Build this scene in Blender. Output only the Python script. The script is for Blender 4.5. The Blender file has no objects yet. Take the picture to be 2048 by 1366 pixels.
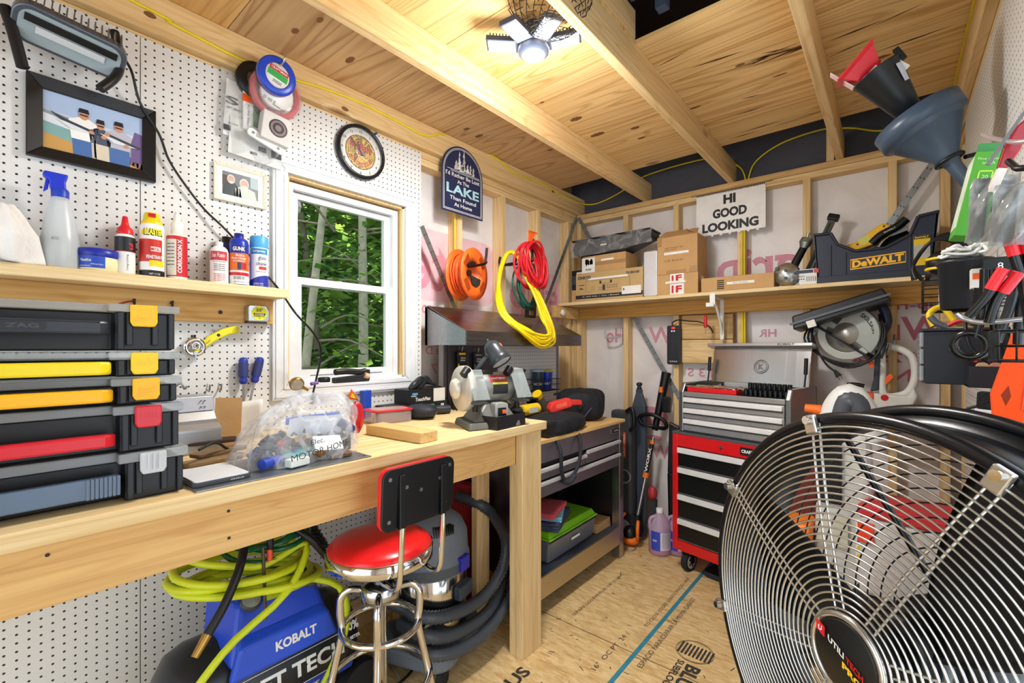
import bpy, math, random
from mathutils import Vector, Matrix, Euler
random.seed(7)
SC = bpy.context.scene
COL = SC.collection
PI = math.pi

# ------------------------------------------------------------------ camera, sky, light, exposure
CAM = Vector((2.0, 0.0, 1.37))
FOC = 910.0                                   # pixels at 2048 wide
YAW = math.atan(761.0 / FOC)
HORIZON = 697.0
cd = bpy.data.cameras.new('camera')
cd.sensor_width = 36.0
cd.lens = FOC / 2048.0 * 36.0
cd.shift_y = (HORIZON - 683.0) / 2048.0
cd.clip_start = 0.02
cam = bpy.data.objects.new('camera', cd)
cam.location = CAM
cam.rotation_euler = (PI / 2, 0, YAW)
COL.objects.link(cam)
SC.camera = cam

SC.view_settings.view_transform = 'Standard'
SC.view_settings.look = 'None'
SC.view_settings.gamma = 1.0
SC.view_settings.use_curve_mapping = False
SC.view_settings.exposure = 0.10

W = bpy.data.worlds.new('sky'); SC.world = W
W.use_nodes = True
_bg = W.node_tree.nodes['Background']
_bg.inputs['Color'].default_value = (0.80, 0.90, 1.0, 1)
_bg.inputs['Strength'].default_value = 2.2

def lamp(name, kind, loc, power, color=(1, 1, 1), rot=(0, 0, 0), **kw):
    l = bpy.data.lights.new(name, kind); l.energy = power; l.color = color
    for k, v in kw.items(): setattr(l, k, v)
    o = bpy.data.objects.new(name, l); o.location = loc; o.rotation_euler = rot
    COL.objects.link(o); return o
sun_dir = Vector((-0.02, -0.62, -0.78))
lamp('sun', 'SUN', (6, 0, 8), 34.0, (1, 0.96, 0.84), sun_dir.to_track_quat('-Z', 'Y').to_euler(), angle=0.02)
lamp('side_door_fill', 'AREA', (2.75, .95, 1.15), 7.0, (0.95, 0.98, 1.0), (0, PI / 2, 0), shape='RECTANGLE', size=2.0, size_y=1.4)  # added fill lamp, as if daylight entered by an assumed side doorway
# added fill lamp, as if daylight came through an unseen double door behind the camera
lamp('door_fill', 'AREA', (1.05, -1.25, 1.2), 7.5, (0.95, 0.98, 1.0), (PI / 2 , 0, 0),
     shape='RECTANGLE', size=1.7, size_y=2.0)

# ------------------------------------------------------------------ pixel -> place helpers (2048 x 1366 frame)
_F = Vector((-math.sin(YAW), math.cos(YAW), 0)); _R = Vector((math.cos(YAW), math.sin(YAW), 0))
def ray(u, v): return _F + _R * ((u - 1024) / FOC) + Vector((0, 0, (HORIZON - v) / FOC))
def ax(u, v, x=0.0): d = ray(u, v); return CAM + d * ((x - CAM.x) / d.x)      # onto a plane of constant x
def ay(u, v, y=3.23): d = ray(u, v); return CAM + d * ((y - CAM.y) / d.y)     # ... constant y
def az(u, v, z=0.0): d = ray(u, v); return CAM + d * ((z - CAM.z) / d.z)      # ... constant z

# ------------------------------------------------------------------ materials
def lin(h):
    h = h.lstrip('#'); out = []
    for i in (0, 2, 4):
        c = int(h[i:i + 2], 16) / 255.0
        out.append(c / 12.92 if c <= 0.04045 else ((c + 0.055) / 1.055) ** 2.4)
    return (*out, 1.0)
_M = {}
def mat(h, rough=0.5, metal=0.0, emit=0.0, alpha=1.0, trans=0.0, bump=0.0, bscale=60.0, coat=0.0, var=0.06, ior=1.45):
    key = (h, rough, metal, emit, alpha, trans, bump, bscale, coat, var)
    if key in _M: return _M[key]
    m = bpy.data.materials.new('m_' + h.strip('#')); m.use_nodes = True
    nt = m.node_tree; b = nt.nodes['Principled BSDF']
    b.inputs['Base Color'].default_value = lin(h)
    b.inputs['Roughness'].default_value = rough
    b.inputs['Metallic'].default_value = metal
    b.inputs['IOR'].default_value = ior
    if emit:
        b.inputs['Emission Color'].default_value = lin(h); b.inputs['Emission Strength'].default_value = emit
    if alpha < 1: b.inputs['Alpha'].default_value = alpha
    if trans: b.inputs['Transmission Weight'].default_value = trans
    if coat: b.inputs['Coat Weight'].default_value = coat
    tc = None
    if var and not emit:
        tc = nt.nodes.new('ShaderNodeTexCoord'); n = nt.nodes.new('ShaderNodeTexNoise')
        n.inputs['Scale'].default_value = 14.0; n.inputs['Detail'].default_value = 4.0
        nt.links.new(tc.outputs['Object'], n.inputs['Vector'])
        hs = nt.nodes.new('ShaderNodeHueSaturation'); hs.inputs['Color'].default_value = lin(h)
        mr = nt.nodes.new('ShaderNodeMapRange')
        mr.inputs['To Min'].default_value = 1 - var * 2; mr.inputs['To Max'].default_value = 1 + var * 2
        nt.links.new(n.outputs['Fac'], mr.inputs['Value']); nt.links.new(mr.outputs['Result'], hs.inputs['Value'])
        nt.links.new(hs.outputs['Color'], b.inputs['Base Color'])
    if bump:
        if tc is None: tc = nt.nodes.new('ShaderNodeTexCoord')
        n2 = nt.nodes.new('ShaderNodeTexNoise'); n2.inputs['Scale'].default_value = bscale; n2.inputs['Detail'].default_value = 3
        nt.links.new(tc.outputs['Object'], n2.inputs['Vector'])
        bp = nt.nodes.new('ShaderNodeBump'); bp.inputs['Strength'].default_value = bump; bp.inputs['Distance'].default_value = 0.01
        nt.links.new(n2.outputs['Fac'], bp.inputs['Height']); nt.links.new(bp.outputs['Normal'], b.inputs['Normal'])
    _M[key] = m
    return m

def _nt(name):
    m = bpy.data.materials.new(name); m.use_nodes = True
    return m, m.node_tree, m.node_tree.nodes['Principled BSDF']
def _ramp(nt, stops):
    r = nt.nodes.new('ShaderNodeValToRGB'); e = r.color_ramp.elements
    while len(e) > 1: e.remove(e[-1])
    e[0].position = stops[0][0]; e[0].color = stops[0][1]
    for p, c in stops[1:]:
        k = e.new(p); k.color = c
    return r
def _math(nt, op, a, b=None, c=None):
    n = nt.nodes.new('ShaderNodeMath'); n.operation = op
    for i, s in enumerate((a, b, c)):
        if s is None: continue
        if isinstance(s, (int, float)): n.inputs[i].default_value = s
        else: nt.links.new(s, n.inputs[i])
    return n.outputs[0]
def _mix(nt, fac, a, b):
    n = nt.nodes.new('ShaderNodeMix'); n.data_type = 'RGBA'
    for sock, s in ((n.inputs['Factor'], fac), (n.inputs['A'], a), (n.inputs['B'], b)):
        if isinstance(s, (int, float)): sock.default_value = s
        elif isinstance(s, tuple): sock.default_value = s
        else: nt.links.new(s, sock)
    return n.outputs['Result']

def wood(axis='x', light='#ECCF9C', dark='#CDA568', knot=0.55, scale=1.0, rough=0.62, figure=1.0, seed=0.0, lines=0.35):
    key = ('wood', axis, light, dark, knot, scale, rough, figure, seed)
    if key in _M: return _M[key]
    m, nt, b = _nt('pine_' + axis)
    tc = nt.nodes.new('ShaderNodeTexCoord'); mp = nt.nodes.new('ShaderNodeMapping')
    lo, hi = 0.5 * scale, 6.0 * scale
    sc = {'x': (lo, hi, hi), 'y': (hi, lo, hi), 'z': (hi, hi, lo)}[axis]
    mp.inputs['Scale'].default_value = sc; mp.inputs['Location'].default_value = (seed, seed * 1.7, seed * .6)
    nt.links.new(tc.outputs['Object'], mp.inputs['Vector'])
    # broad figure: banded contours of a stretched noise
    n1 = nt.nodes.new('ShaderNodeTexNoise'); n1.inputs['Scale'].default_value = 1.1; n1.inputs['Detail'].default_value = 2; n1.inputs['Distortion'].default_value = 0.5
    nt.links.new(mp.outputs['Vector'], n1.inputs['Vector'])
    band = _math(nt, 'FRACT', _math(nt, 'MULTIPLY', n1.outputs['Fac'], 16.0 * figure))
    band = _math(nt, 'ABSOLUTE', _math(nt, 'SUBTRACT', band, 0.5))
    r1 = _ramp(nt, [(0.0, lin(dark)), (0.22, lin(light)), (1.0, lin(light))])
    nt.links.new(band, r1.inputs['Fac'])
    # fine fibre
    mp2 = nt.nodes.new('ShaderNodeMapping'); k = 7.0
    mp2.inputs['Scale'].default_value = tuple(s * (k if s > 1 else 1.6) for s in sc)
    nt.links.new(tc.outputs['Object'], mp2.inputs['Vector'])
    n2 = nt.nodes.new('ShaderNodeTexNoise'); n2.inputs['Scale'].default_value = 2.0; n2.inputs['Detail'].default_value = 5
    nt.links.new(mp2.outputs['Vector'], n2.inputs['Vector'])
    r2 = _ramp(nt, [(0.3, lin(dark)), (0.62, lin(light))]); nt.links.new(n2.outputs['Fac'], r2.inputs['Fac'])
    c = _mix(nt, 1.0 - lines, r1.outputs['Color'], r2.outputs['Color'])
    # broad tone
    n3 = nt.nodes.new('ShaderNodeTexNoise'); n3.inputs['Scale'].default_value = 0.7; nt.links.new(mp.outputs['Vector'], n3.inputs['Vector'])
    hs = nt.nodes.new('ShaderNodeHueSaturation'); nt.links.new(c, hs.inputs['Color'])
    mr = nt.nodes.new('ShaderNodeMapRange'); mr.inputs['To Min'].default_value = 0.8; mr.inputs['To Max'].default_value = 1.18
    nt.links.new(n3.outputs['Fac'], mr.inputs['Value']); nt.links.new(mr.outputs['Result'], hs.inputs['Value'])
    c = hs.outputs['Color']
    if knot:
        mp3 = nt.nodes.new('ShaderNodeMapping'); ks = 0.55
        mp3.inputs['Scale'].default_value = tuple(ks * (4.2 if s > 1 else 1.7) for s in sc); mp3.inputs['Location'].default_value = (3.3 + seed, 1.2, 0.4)
        nt.links.new(tc.outputs['Object'], mp3.inputs['Vector'])
        vo = nt.nodes.new('ShaderNodeTexVoronoi'); vo.inputs['Scale'].default_value = 1.0; nt.links.new(mp3.outputs['Vector'], vo.inputs['Vector'])
        rk = _ramp(nt, [(0.0, lin('#5A3418')), (0.035, lin('#8A5B30')), (0.06, lin('#C8A06A')), (0.085, (1, 1, 1, 1))])
        nt.links.new(vo.outputs['Distance'], rk.inputs['Fac'])
        fk = _ramp(nt, [(0.05, (knot,) * 3 + (1,)), (0.09, (0, 0, 0, 1))]); nt.links.new(vo.outputs['Distance'], fk.inputs['Fac'])
        c = _mix(nt, fk.outputs['Color'], c, rk.outputs['Color'])
    nt.links.new(c, b.inputs['Base Color']); b.inputs['Roughness'].default_value = rough; b.inputs['Specular IOR Level'].default_value = 0.22
    bp = nt.nodes.new('ShaderNodeBump'); bp.inputs['Strength'].default_value = 0.12; bp.inputs['Distance'].default_value = 0.004
    nt.links.new(n2.outputs['Fac'], bp.inputs['Height']); nt.links.new(bp.outputs['Normal'], b.inputs['Normal'])
    _M[key] = m
    return m

def pegboard(a, b_, offs, name, base='#DDDDDB'):
    m, nt, b = _nt(name)
    tc = nt.nodes.new('ShaderNodeTexCoord'); sp = nt.nodes.new('ShaderNodeSeparateXYZ'); nt.links.new(tc.outputs['Object'], sp.inputs[0])
    p = 0.0254; tot = None
    for k, o in zip((a, b_), offs):
        fr = _math(nt, 'FRACT', _math(nt, 'ADD', _math(nt, 'MULTIPLY', sp.outputs[k], 1 / p), 100.5 - o / p))
        d = _math(nt, 'SUBTRACT', fr, 0.5); d2 = _math(nt, 'MULTIPLY', d, d)
        tot = d2 if tot is None else _math(nt, 'ADD', tot, d2)
    r = (0.0033 / p) ** 2
    rp = _ramp(nt, [(0.0, (0.010, 0.010, 0.011, 1)), (r * 0.9, (0.012, 0.012, 0.013, 1)), (r * 1.15, lin(base)), (1.0, lin(base))])
    nt.links.new(tot, rp.inputs['Fac']); nt.links.new(rp.outputs['Color'], b.inputs['Base Color'])
    b.inputs['Roughness'].default_value = 0.42
    return m

def osb():
    m, nt, b = _nt('osb'); tc = nt.nodes.new('ShaderNodeTexCoord')
    cols = None
    acc = None
    for i, (rot, sc) in enumerate(((0.3, (22, 90, 1)), (1.9, (26, 80, 1)), (2.6, (18, 70, 1)))):
        mp = nt.nodes.new('ShaderNodeMapping'); mp.inputs['Rotation'].default_value = (0, 0, rot); mp.inputs['Scale'].default_value = sc
        nt.links.new(tc.outputs['Object'], mp.inputs['Vector'])
        vo = nt.nodes.new('ShaderNodeTexVoronoi'); vo.inputs['Scale'].default_value = 1.0; vo.inputs['Randomness'].default_value = 1.0
        nt.links.new(mp.outputs['Vector'], vo.inputs['Vector'])
        rp = _ramp(nt, [(0.0, lin('#B48B50')), (0.3, lin('#D6B67C')), (0.7, lin('#E6CD9A')), (1.0, lin('#C0965A'))])
        sx = nt.nodes.new('ShaderNodeSeparateColor'); nt.links.new(vo.outputs['Color'], sx.inputs[0])
        nt.links.new(sx.outputs[0], rp.inputs['Fac'])
        acc = rp.outputs['Color'] if acc is None else _mix(nt, 0.5 if i == 1 else 0.36, acc, rp.outputs['Color'])
    n = nt.nodes.new('ShaderNodeTexNoise'); n.inputs['Scale'].default_value = 6.0; n.inputs['Detail'].default_value = 6; nt.links.new(tc.outputs['Object'], n.inputs['Vector'])
    st = _ramp(nt, [(0.60, (0, 0, 0, 1)), (0.72, (0.45, 0.45, 0.45, 1))]); nt.links.new(n.outputs['Fac'], st.inputs['Fac'])
    acc = _mix(nt, st.outputs['Color'], acc, lin('#9A6A34'))
    n4 = nt.nodes.new('ShaderNodeTexNoise'); n4.inputs['Scale'].default_value = 55.0; n4.inputs['Detail'].default_value = 2; nt.links.new(tc.outputs['Object'], n4.inputs['Vector'])
    sp = _ramp(nt, [(0.70, (0, 0, 0, 1)), (0.76, (0.7, 0.7, 0.7, 1))]); nt.links.new(n4.outputs['Fac'], sp.inputs['Fac'])
    acc = _mix(nt, sp.outputs['Color'], acc, lin('#5C452B'))
    nt.links.new(acc, b.inputs['Base Color']); b.inputs['Roughness'].default_value = 0.6
    return m

def wrapmat():
    m, nt, b = _nt('house_wrap'); tc = nt.nodes.new('ShaderNodeTexCoord')
    br = nt.nodes.new('ShaderNodeTexNoise'); br.inputs['Scale'].default_value = 3.0; br.inputs['Detail'].default_value = 6; br.inputs['Distortion'].default_value = 1.2
    nt.links.new(tc.outputs['Object'], br.inputs['Vector'])
    rp = _ramp(nt, [(0.3, lin('#DDD6D4')), (0.6, lin('#ECE8E7'))]); nt.links.new(br.outputs['Fac'], rp.inputs['Fac'])
    nt.links.new(rp.outputs['Color'], b.inputs['Base Color']); b.inputs['Roughness'].default_value = 0.45
    bp = nt.nodes.new('ShaderNodeBump'); bp.inputs['Strength'].default_value = 0.35; bp.inputs['Distance'].default_value = 0.02
    nt.links.new(br.outputs['Fac'], bp.inputs['Height']); nt.links.new(bp.outputs['Normal'], b.inputs['Normal'])
    return m

def leafmat(name, c1, c2):
    m, nt, b = _nt(name)
    oi = nt.nodes.new('ShaderNodeTexCoord'); n = nt.nodes.new('ShaderNodeTexNoise'); n.inputs['Scale'].default_value = 2.3; n.inputs['Detail'].default_value = 4
    nt.links.new(oi.outputs['Object'], n.inputs['Vector'])
    rp = _ramp(nt, [(0.35, lin(c1)), (0.65, lin(c2))]); nt.links.new(n.outputs['Fac'], rp.inputs['Fac'])
    nt.links.new(rp.outputs['Color'], b.inputs['Base Color']); b.inputs['Roughness'].default_value = 0.5
    tr = nt.nodes.new('ShaderNodeBsdfTranslucent'); nt.links.new(rp.outputs['Color'], tr.inputs['Color'])
    mx = nt.nodes.new('ShaderNodeMixShader'); mx.inputs[0].default_value = 0.45
    nt.links.new(b.outputs[0], mx.inputs[1]); nt.links.new(tr.outputs[0], mx.inputs[2])
    nt.links.new(mx.outputs[0], nt.nodes['Material Output'].inputs['Surface'])
    return m

def clearmat(name, tint='#FFFFFF', mixf=0.18, rough=0.15, crumple=0.0, scale=18.0):
    """thin clear plastic: mostly see-through, with a glossy film"""
    key = ('clear', name)
    if key in _M: return _M[key]
    m, nt, b = _nt(name)
    b.inputs['Base Color'].default_value = lin(tint); b.inputs['Roughness'].default_value = rough
    b.inputs['Specular IOR Level'].default_value = 0.7
    tr = nt.nodes.new('ShaderNodeBsdfTransparent'); tr.inputs['Color'].default_value = lin(tint)
    mx = nt.nodes.new('ShaderNodeMixShader'); mx.inputs[0].default_value = mixf
    if crumple:
        tc = nt.nodes.new('ShaderNodeTexCoord'); n = nt.nodes.new('ShaderNodeTexNoise'); n.inputs['Scale'].default_value = scale; n.inputs['Detail'].default_value = 2; n.inputs['Distortion'].default_value = 1.1
        nt.links.new(tc.outputs['Object'], n.inputs['Vector'])
        bp = nt.nodes.new('ShaderNodeBump'); bp.inputs['Strength'].default_value = crumple; bp.inputs['Distance'].default_value = 0.03
        nt.links.new(n.outputs['Fac'], bp.inputs['Height']); nt.links.new(bp.outputs['Normal'], b.inputs['Normal'])
        rr = _ramp(nt, [(0.46, (mixf * .85,) * 3 + (1,)), (0.52, (min(1, mixf * 1.7),) * 3 + (1,)), (0.60, (mixf * .85,) * 3 + (1,))])  # creases made more opaque, painting pale highlights into the film
        nt.links.new(n.outputs['Fac'], rr.inputs['Fac']); nt.links.new(rr.outputs['Color'], mx.inputs[0])
    nt.links.new(tr.outputs[0], mx.inputs[1]); nt.links.new(b.outputs[0], mx.inputs[2])
    nt.links.new(mx.outputs[0], nt.nodes['Material Output'].inputs['Surface'])
    _M[key] = m
    return m

def brushed(h='#9A9A9C', rough=0.3, axis=1):
    key = ('brushed', h, rough, axis)
    if key in _M: return _M[key]
    m, nt, b = _nt('brushed_steel'); tc = nt.nodes.new('ShaderNodeTexCoord'); mp = nt.nodes.new('ShaderNodeMapping')
    sc = [300.0, 300.0, 300.0]; sc[axis] = 2.0
    mp.inputs['Scale'].default_value = sc; nt.links.new(tc.outputs['Object'], mp.inputs['Vector'])
    n = nt.nodes.new('ShaderNodeTexNoise'); n.inputs['Scale'].default_value = 1.0; nt.links.new(mp.outputs['Vector'], n.inputs['Vector'])
    mr = nt.nodes.new('ShaderNodeMapRange'); mr.inputs['To Min'].default_value = rough * .7; mr.inputs['To Max'].default_value = rough * 1.5
    nt.links.new(n.outputs['Fac'], mr.inputs['Value']); nt.links.new(mr.outputs['Result'], b.inputs['Roughness'])
    b.inputs['Base Color'].default_value = lin(h); b.inputs['Metallic'].default_value = 1.0
    _M[key] = m
    return m

BLACK = mat('#0D0E10', 0.42); BLACKM = mat('#121315', 0.6); DARK = mat('#202327', 0.5); GLOSSB = mat('#0E0F11', 0.2)
WHITE = mat('#E8E8E5', 0.45); VINYL = mat('#DEE1E4', 0.35); GREY = mat('#7C8288', 0.5); CHROME = mat('#D8D8DA', 0.08, 1.0, var=0)
STEEL = brushed('#A9A9AB', 0.3); GALV = mat('#9AA3A6', 0.4, 0.85, var=0.15); ALU = mat('#B9BCC0', 0.38, 0.9)
RED = mat('#C8161C', 0.35); YELLOW = mat('#EFC51C', 0.4); ORANGE = mat('#F0611A', 0.4); BLUE = mat('#1B3FB4', 0.4)
PAPER = mat('#ECEAE4', 0.8); CARD = mat('#C29A68', 0.85, bump=0.1, bscale=90)
BRASS = mat('#B08A45', 0.3, 0.9); RUBBER = mat('#1A1B1D', 0.7)
GLASS = clearmat('pane_glass', '#F4FAF6', 0.05, 0.02)
GLASS.node_tree.nodes['Principled BSDF'].inputs['Base Color'].default_value = (0.01, 0.02, 0.02, 1)

# ------------------------------------------------------------------ mesh builder
class MB:
    def __init__(self):
        self.v = []; self.f = []; self.mi = []; self.sm = []; self.M = None; self.cur = 0
    def use(self, i): self.cur = i; return self
    def at(self, M=None): self.M = M; return self
    def add(self, vs, fs, smooth=False):
        o = len(self.v)
        if self.M is not None: vs = [self.M @ Vector(p) for p in vs]
        self.v += [tuple(p) for p in vs]
        for f in fs:
            self.f.append(tuple(i + o for i in f)); self.mi.append(self.cur); self.sm.append(smooth)
        return self
    def box(self, x0, x1, y0, y1, z0, z1):
        vs = [(x, y, z) for z in (z0, z1) for y in (y0, y1) for x in (x0, x1)]
        return self.add(vs, [(0, 2, 3, 1), (4, 5, 7, 6), (0, 1, 5, 4), (2, 6, 7, 3), (0, 4, 6, 2), (1, 3, 7, 5)])
    def hexa(self, a, b):
        """two quads a (bottom) and b (top), joined"""
        return self.add(list(a) + list(b), [(3, 2, 1, 0), (4, 5, 6, 7), (0, 1, 5, 4), (1, 2, 6, 5), (2, 3, 7, 6), (3, 0, 4, 7)])
    def prism(self, poly, d0, d1, plane='xz'):
        mp = {'xz': lambda a, b, d: (a, d, b), 'xy': lambda a, b, d: (a, b, d), 'yz': lambda a, b, d: (d, a, b)}[plane]
        n = len(poly)
        vs = [mp(a, b, d0) for a, b in poly] + [mp(a, b, d1) for a, b in poly]
        fs = [tuple(range(n)), tuple(range(2 * n - 1, n - 1, -1))] + [(i, i + n, (i + 1) % n + n, (i + 1) % n) for i in range(n)]
        return self.add(vs, fs)
    def rings(self, rs, closed=False, caps=True, smooth=True):
        n = len(rs[0]); vs = [p for r in rs for p in r]; fs = []; m = len(rs)
        for j in range(m if closed else m - 1):
            a = j * n; b = ((j + 1) % m) * n
            for i in range(n): fs.append((a + i, a + (i + 1) % n, b + (i + 1) % n, b + i))
        self.add(vs, fs, smooth)
        if caps and not closed:
            self.add(rs[0], [tuple(range(n - 1, -1, -1))]); self.add(rs[-1], [tuple(range(n))])
        return self
    def cyl(self, p0, p1, r0, r1=None, n=16, caps=True):
        p0 = Vector(p0); p1 = Vector(p1); r1 = r0 if r1 is None else r1
        d = (p1 - p0).normalized(); a = d.orthogonal().normalized(); b = d.cross(a)
        def ring(p, r): return [p + (a * math.cos(2 * PI * i / n) + b * math.sin(2 * PI * i / n)) * r for i in range(n)]
        return self.rings([ring(p0, r0), ring(p1, r1)], caps=caps)
    def lathe(self, prof, n=24, o=(0, 0, 0), sx=1, sy=1, caps=True):
        o = Vector(o)
        rs = [[o + Vector((r * sx * math.cos(2 * PI * i / n), r * sy * math.sin(2 * PI * i / n), z)) for i in range(n)] for r, z in prof]
        return self.rings(rs, caps=caps)
    def tube(self, pts, r, n=8, sub=0, closed=False, taper=None):
        pts = [Vector(p) for p in pts]
        if sub: pts = spline(pts, sub, closed)
        m = len(pts); rs = []; up = None
        for i in range(m):
            if closed: t = pts[(i + 1) % m] - pts[i - 1]
            else: t = pts[min(i + 1, m - 1)] - pts[max(i - 1, 0)]
            if t.length < 1e-9: t = Vector((0, 0, 1))
            t.normalize()
            if up is None: up = t.orthogonal().normalized()
            up = up - t * up.dot(t)
            if up.length < 1e-6: up = t.orthogonal()
            up.normalize(); b = t.cross(up)
            rr = r if taper is None else r * taper(i / max(1, m - 1))
            rs.append([pts[i] + (up * math.cos(2 * PI * k / n) + b * math.sin(2 * PI * k / n)) * rr for k in range(n)])
        return self.rings(rs, closed=closed)
    def torus(self, R, r, n=32, k=8, M=None, a0=0.0, a1=2 * PI):
        full = abs(a1 - a0 - 2 * PI) < 1e-6; m = n if full else n + 1
        pts = [Vector((R * math.cos(a0 + (a1 - a0) * i / n), R * math.sin(a0 + (a1 - a0) * i / n), 0)) for i in range(m)]
        if M is not None: pts = [M @ p for p in pts]
        return self.tube(pts, r, k, closed=full)
    def ell(self, c, rad, n=16, m=10, M=None):
        c = Vector(c); vs = []; fs = []
        rs = []
        for j in range(m + 1):
            ph = -PI / 2 + PI * j / m; cr = max(math.cos(ph), 1e-3)
            rs.append([Vector((rad[0] * cr * math.cos(2 * PI * i / n), rad[1] * cr * math.sin(2 * PI * i / n), rad[2] * math.sin(ph))) for i in range(n)])
        if M is not None: rs = [[M @ p for p in r] for r in rs]
        return self.rings([[p + c for p in r] for r in rs])
    def sheet(self, fn, nu, nv, smooth=True):
        vs = [fn(i / nu, j / nv) for j in range(nv + 1) for i in range(nu + 1)]
        fs = [(j * (nu + 1) + i, j * (nu + 1) + i + 1, (j + 1) * (nu + 1) + i + 1, (j + 1) * (nu + 1) + i) for j in range(nv) for i in range(nu)]
        return self.add(vs, fs, smooth)
    def build(self, name, mats, parent=None, bev=0.0, seg=2, world=False, solid=0.0, sub=0):
        me = bpy.data.meshes.new(name)
        me.from_pydata(self.v, [], self.f)
        mats = mats if isinstance(mats, (list, tuple)) else [mats]
        for m in mats: me.materials.append(m)
        me.polygons.foreach_set('material_index', self.mi); me.polygons.foreach_set('use_smooth', self.sm)
        me.update()
        o = bpy.data.objects.new(name, me); COL.objects.link(o)
        if parent is not None:
            o.parent = parent
            if world: o.location = -parent.location
        if solid:
            s = o.modifiers.new('thickness', 'SOLIDIFY'); s.thickness = solid; s.offset = 0
        if bev:
            b = o.modifiers.new('bevel', 'BEVEL'); b.width = bev; b.segments = seg; b.limit_method = 'ANGLE'; b.angle_limit = 0.7
        if sub:
            s = o.modifiers.new('subd', 'SUBSURF'); s.levels = sub; s.render_levels = sub
        return o

def spline(pts, k, closed=False):
    out = []; m = len(pts)
    for i in range(m if closed else m - 1):
        g = (lambda j: pts[j % m]) if closed else (lambda j: pts[min(max(j, 0), m - 1)])
        p0, p1, p2, p3 = g(i - 1), g(i), g(i + 1), g(i + 2)
        for s in range(k):
            t = s / k
            out.append(0.5 * ((2 * p1) + (p2 - p0) * t + (2 * p0 - 5 * p1 + 4 * p2 - p3) * t * t + (3 * p1 - p0 - 3 * p2 + p3) * t ** 3))
    if not closed: out.append(pts[-1])
    return out

def tag(o, label=None, cat=None, group=None, kind=None):
    if label: o['label'] = label
    if cat: o['category'] = cat
    if group: o['group'] = group
    if kind: o['kind'] = kind
    return o
def thing(name, label, cat, loc=(0, 0, 0), rz=0.0, group=None, rot=None):
    o = bpy.data.objects.new(name, None); o.empty_display_size = 0.05; COL.objects.link(o)
    o.location = loc; o.rotation_euler = rot if rot is not None else (0, 0, rz)
    return tag(o, label, cat, group)
def solo(o, label, cat, group=None): return tag(o, label, cat, group)
def dup(o, loc=None, label=None, parent=None, rot=None):
    c = o.copy(); COL.objects.link(c)
    if loc is not None: c.location = loc
    if rot is not None: c.rotation_euler = rot
    if label: c['label'] = label
    if parent is not None: c.parent = parent
    for ch in o.children: dup(ch, parent=c)
    return c
LW = PI / 2       # on the left wall: local x runs along +y, local -y faces the room
RW = -PI / 2      # on the right wall: local x runs along -y

_fc = {}
def text(parent, m, lines, y=0.0, fn=None, bold=0.0, name='lettering', mirror=False, shear=0.0, skew=0.0):
    """lines: (string, centre x, centre z, height, width or None). Flat lettering facing local -y, one mesh."""
    mb = MB()
    for s, cx, cz, h, w in lines:
        cu = bpy.data.curves.new('t', 'FONT'); cu.body = s; cu.resolution_u = 3; cu.offset = bold; cu.shear = shear
        ob = bpy.data.objects.new('t', cu); me = ob.to_mesh()
        vs = [v.co.copy() for v in me.vertices]; fs = [tuple(p.vertices) for p in me.polygons]
        ob.to_mesh_clear(); bpy.data.objects.remove(ob); bpy.data.curves.remove(cu)
        if not vs: continue
        x0 = min(v.x for v in vs); x1 = max(v.x for v in vs); z0 = min(v.y for v in vs); z1 = max(v.y for v in vs)
        k = h / max(z1 - z0, 1e-6); kx = k if w is None else w / max(x1 - x0, 1e-6)
        if mirror: kx = -kx
        out = []
        for v in vs:
            px = cx + (v.x - (x0 + x1) / 2) * kx; pz = cz + (v.y - (z0 + z1) / 2) * k + skew * (px - cx)
            out.append(fn(px, pz) if fn else (px, y, pz))
        mb.add(out, fs)
    return mb.build(name, m, parent)
def bend(r, eps=0.0006, cx=0.0, cy=0.0, a0=0.0):
    """wrap lettering around an upright cylinder of radius r, centred on its -y side"""
    return lambda x, z: (cx + (r + eps) * math.sin(x / r + a0), cy - (r + eps) * math.cos(x / r + a0), z)
def band(mb, r, a0, a1, z0, z1, n=10, eps=0.0003, nz=1, zf=None):
    """a label patch on an upright cylinder, angles measured from -y"""
    rr = r + eps
    def p(u, v):
        a = a0 + (a1 - a0) * u; zz = z0 + (z1 - z0) * v
        if zf: zz = zf(u, v)
        return (rr * math.sin(a), -rr * math.cos(a), zz)
    return mb.sheet(p, n, nz)
def rr(w, h, r, k=4, cx=0.0, cz=0.0):
    """rounded rectangle outline"""
    out = []
    for sx, sz, a in ((1, 1, 0), (-1, 1, PI / 2), (-1, -1, PI), (1, -1, 1.5 * PI)):
        for i in range(k + 1):
            t = a + PI / 2 * i / k
            out.append((cx + sx * (w / 2 - r) + r * math.cos(t), cz + sz * (h / 2 - r) + r * math.sin(t)))
    return out
def rotm(rx=0, ry=0, rz=0, loc=(0, 0, 0)): return Matrix.Translation(loc) @ Euler((rx, ry, rz)).to_matrix().to_4x4()
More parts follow.
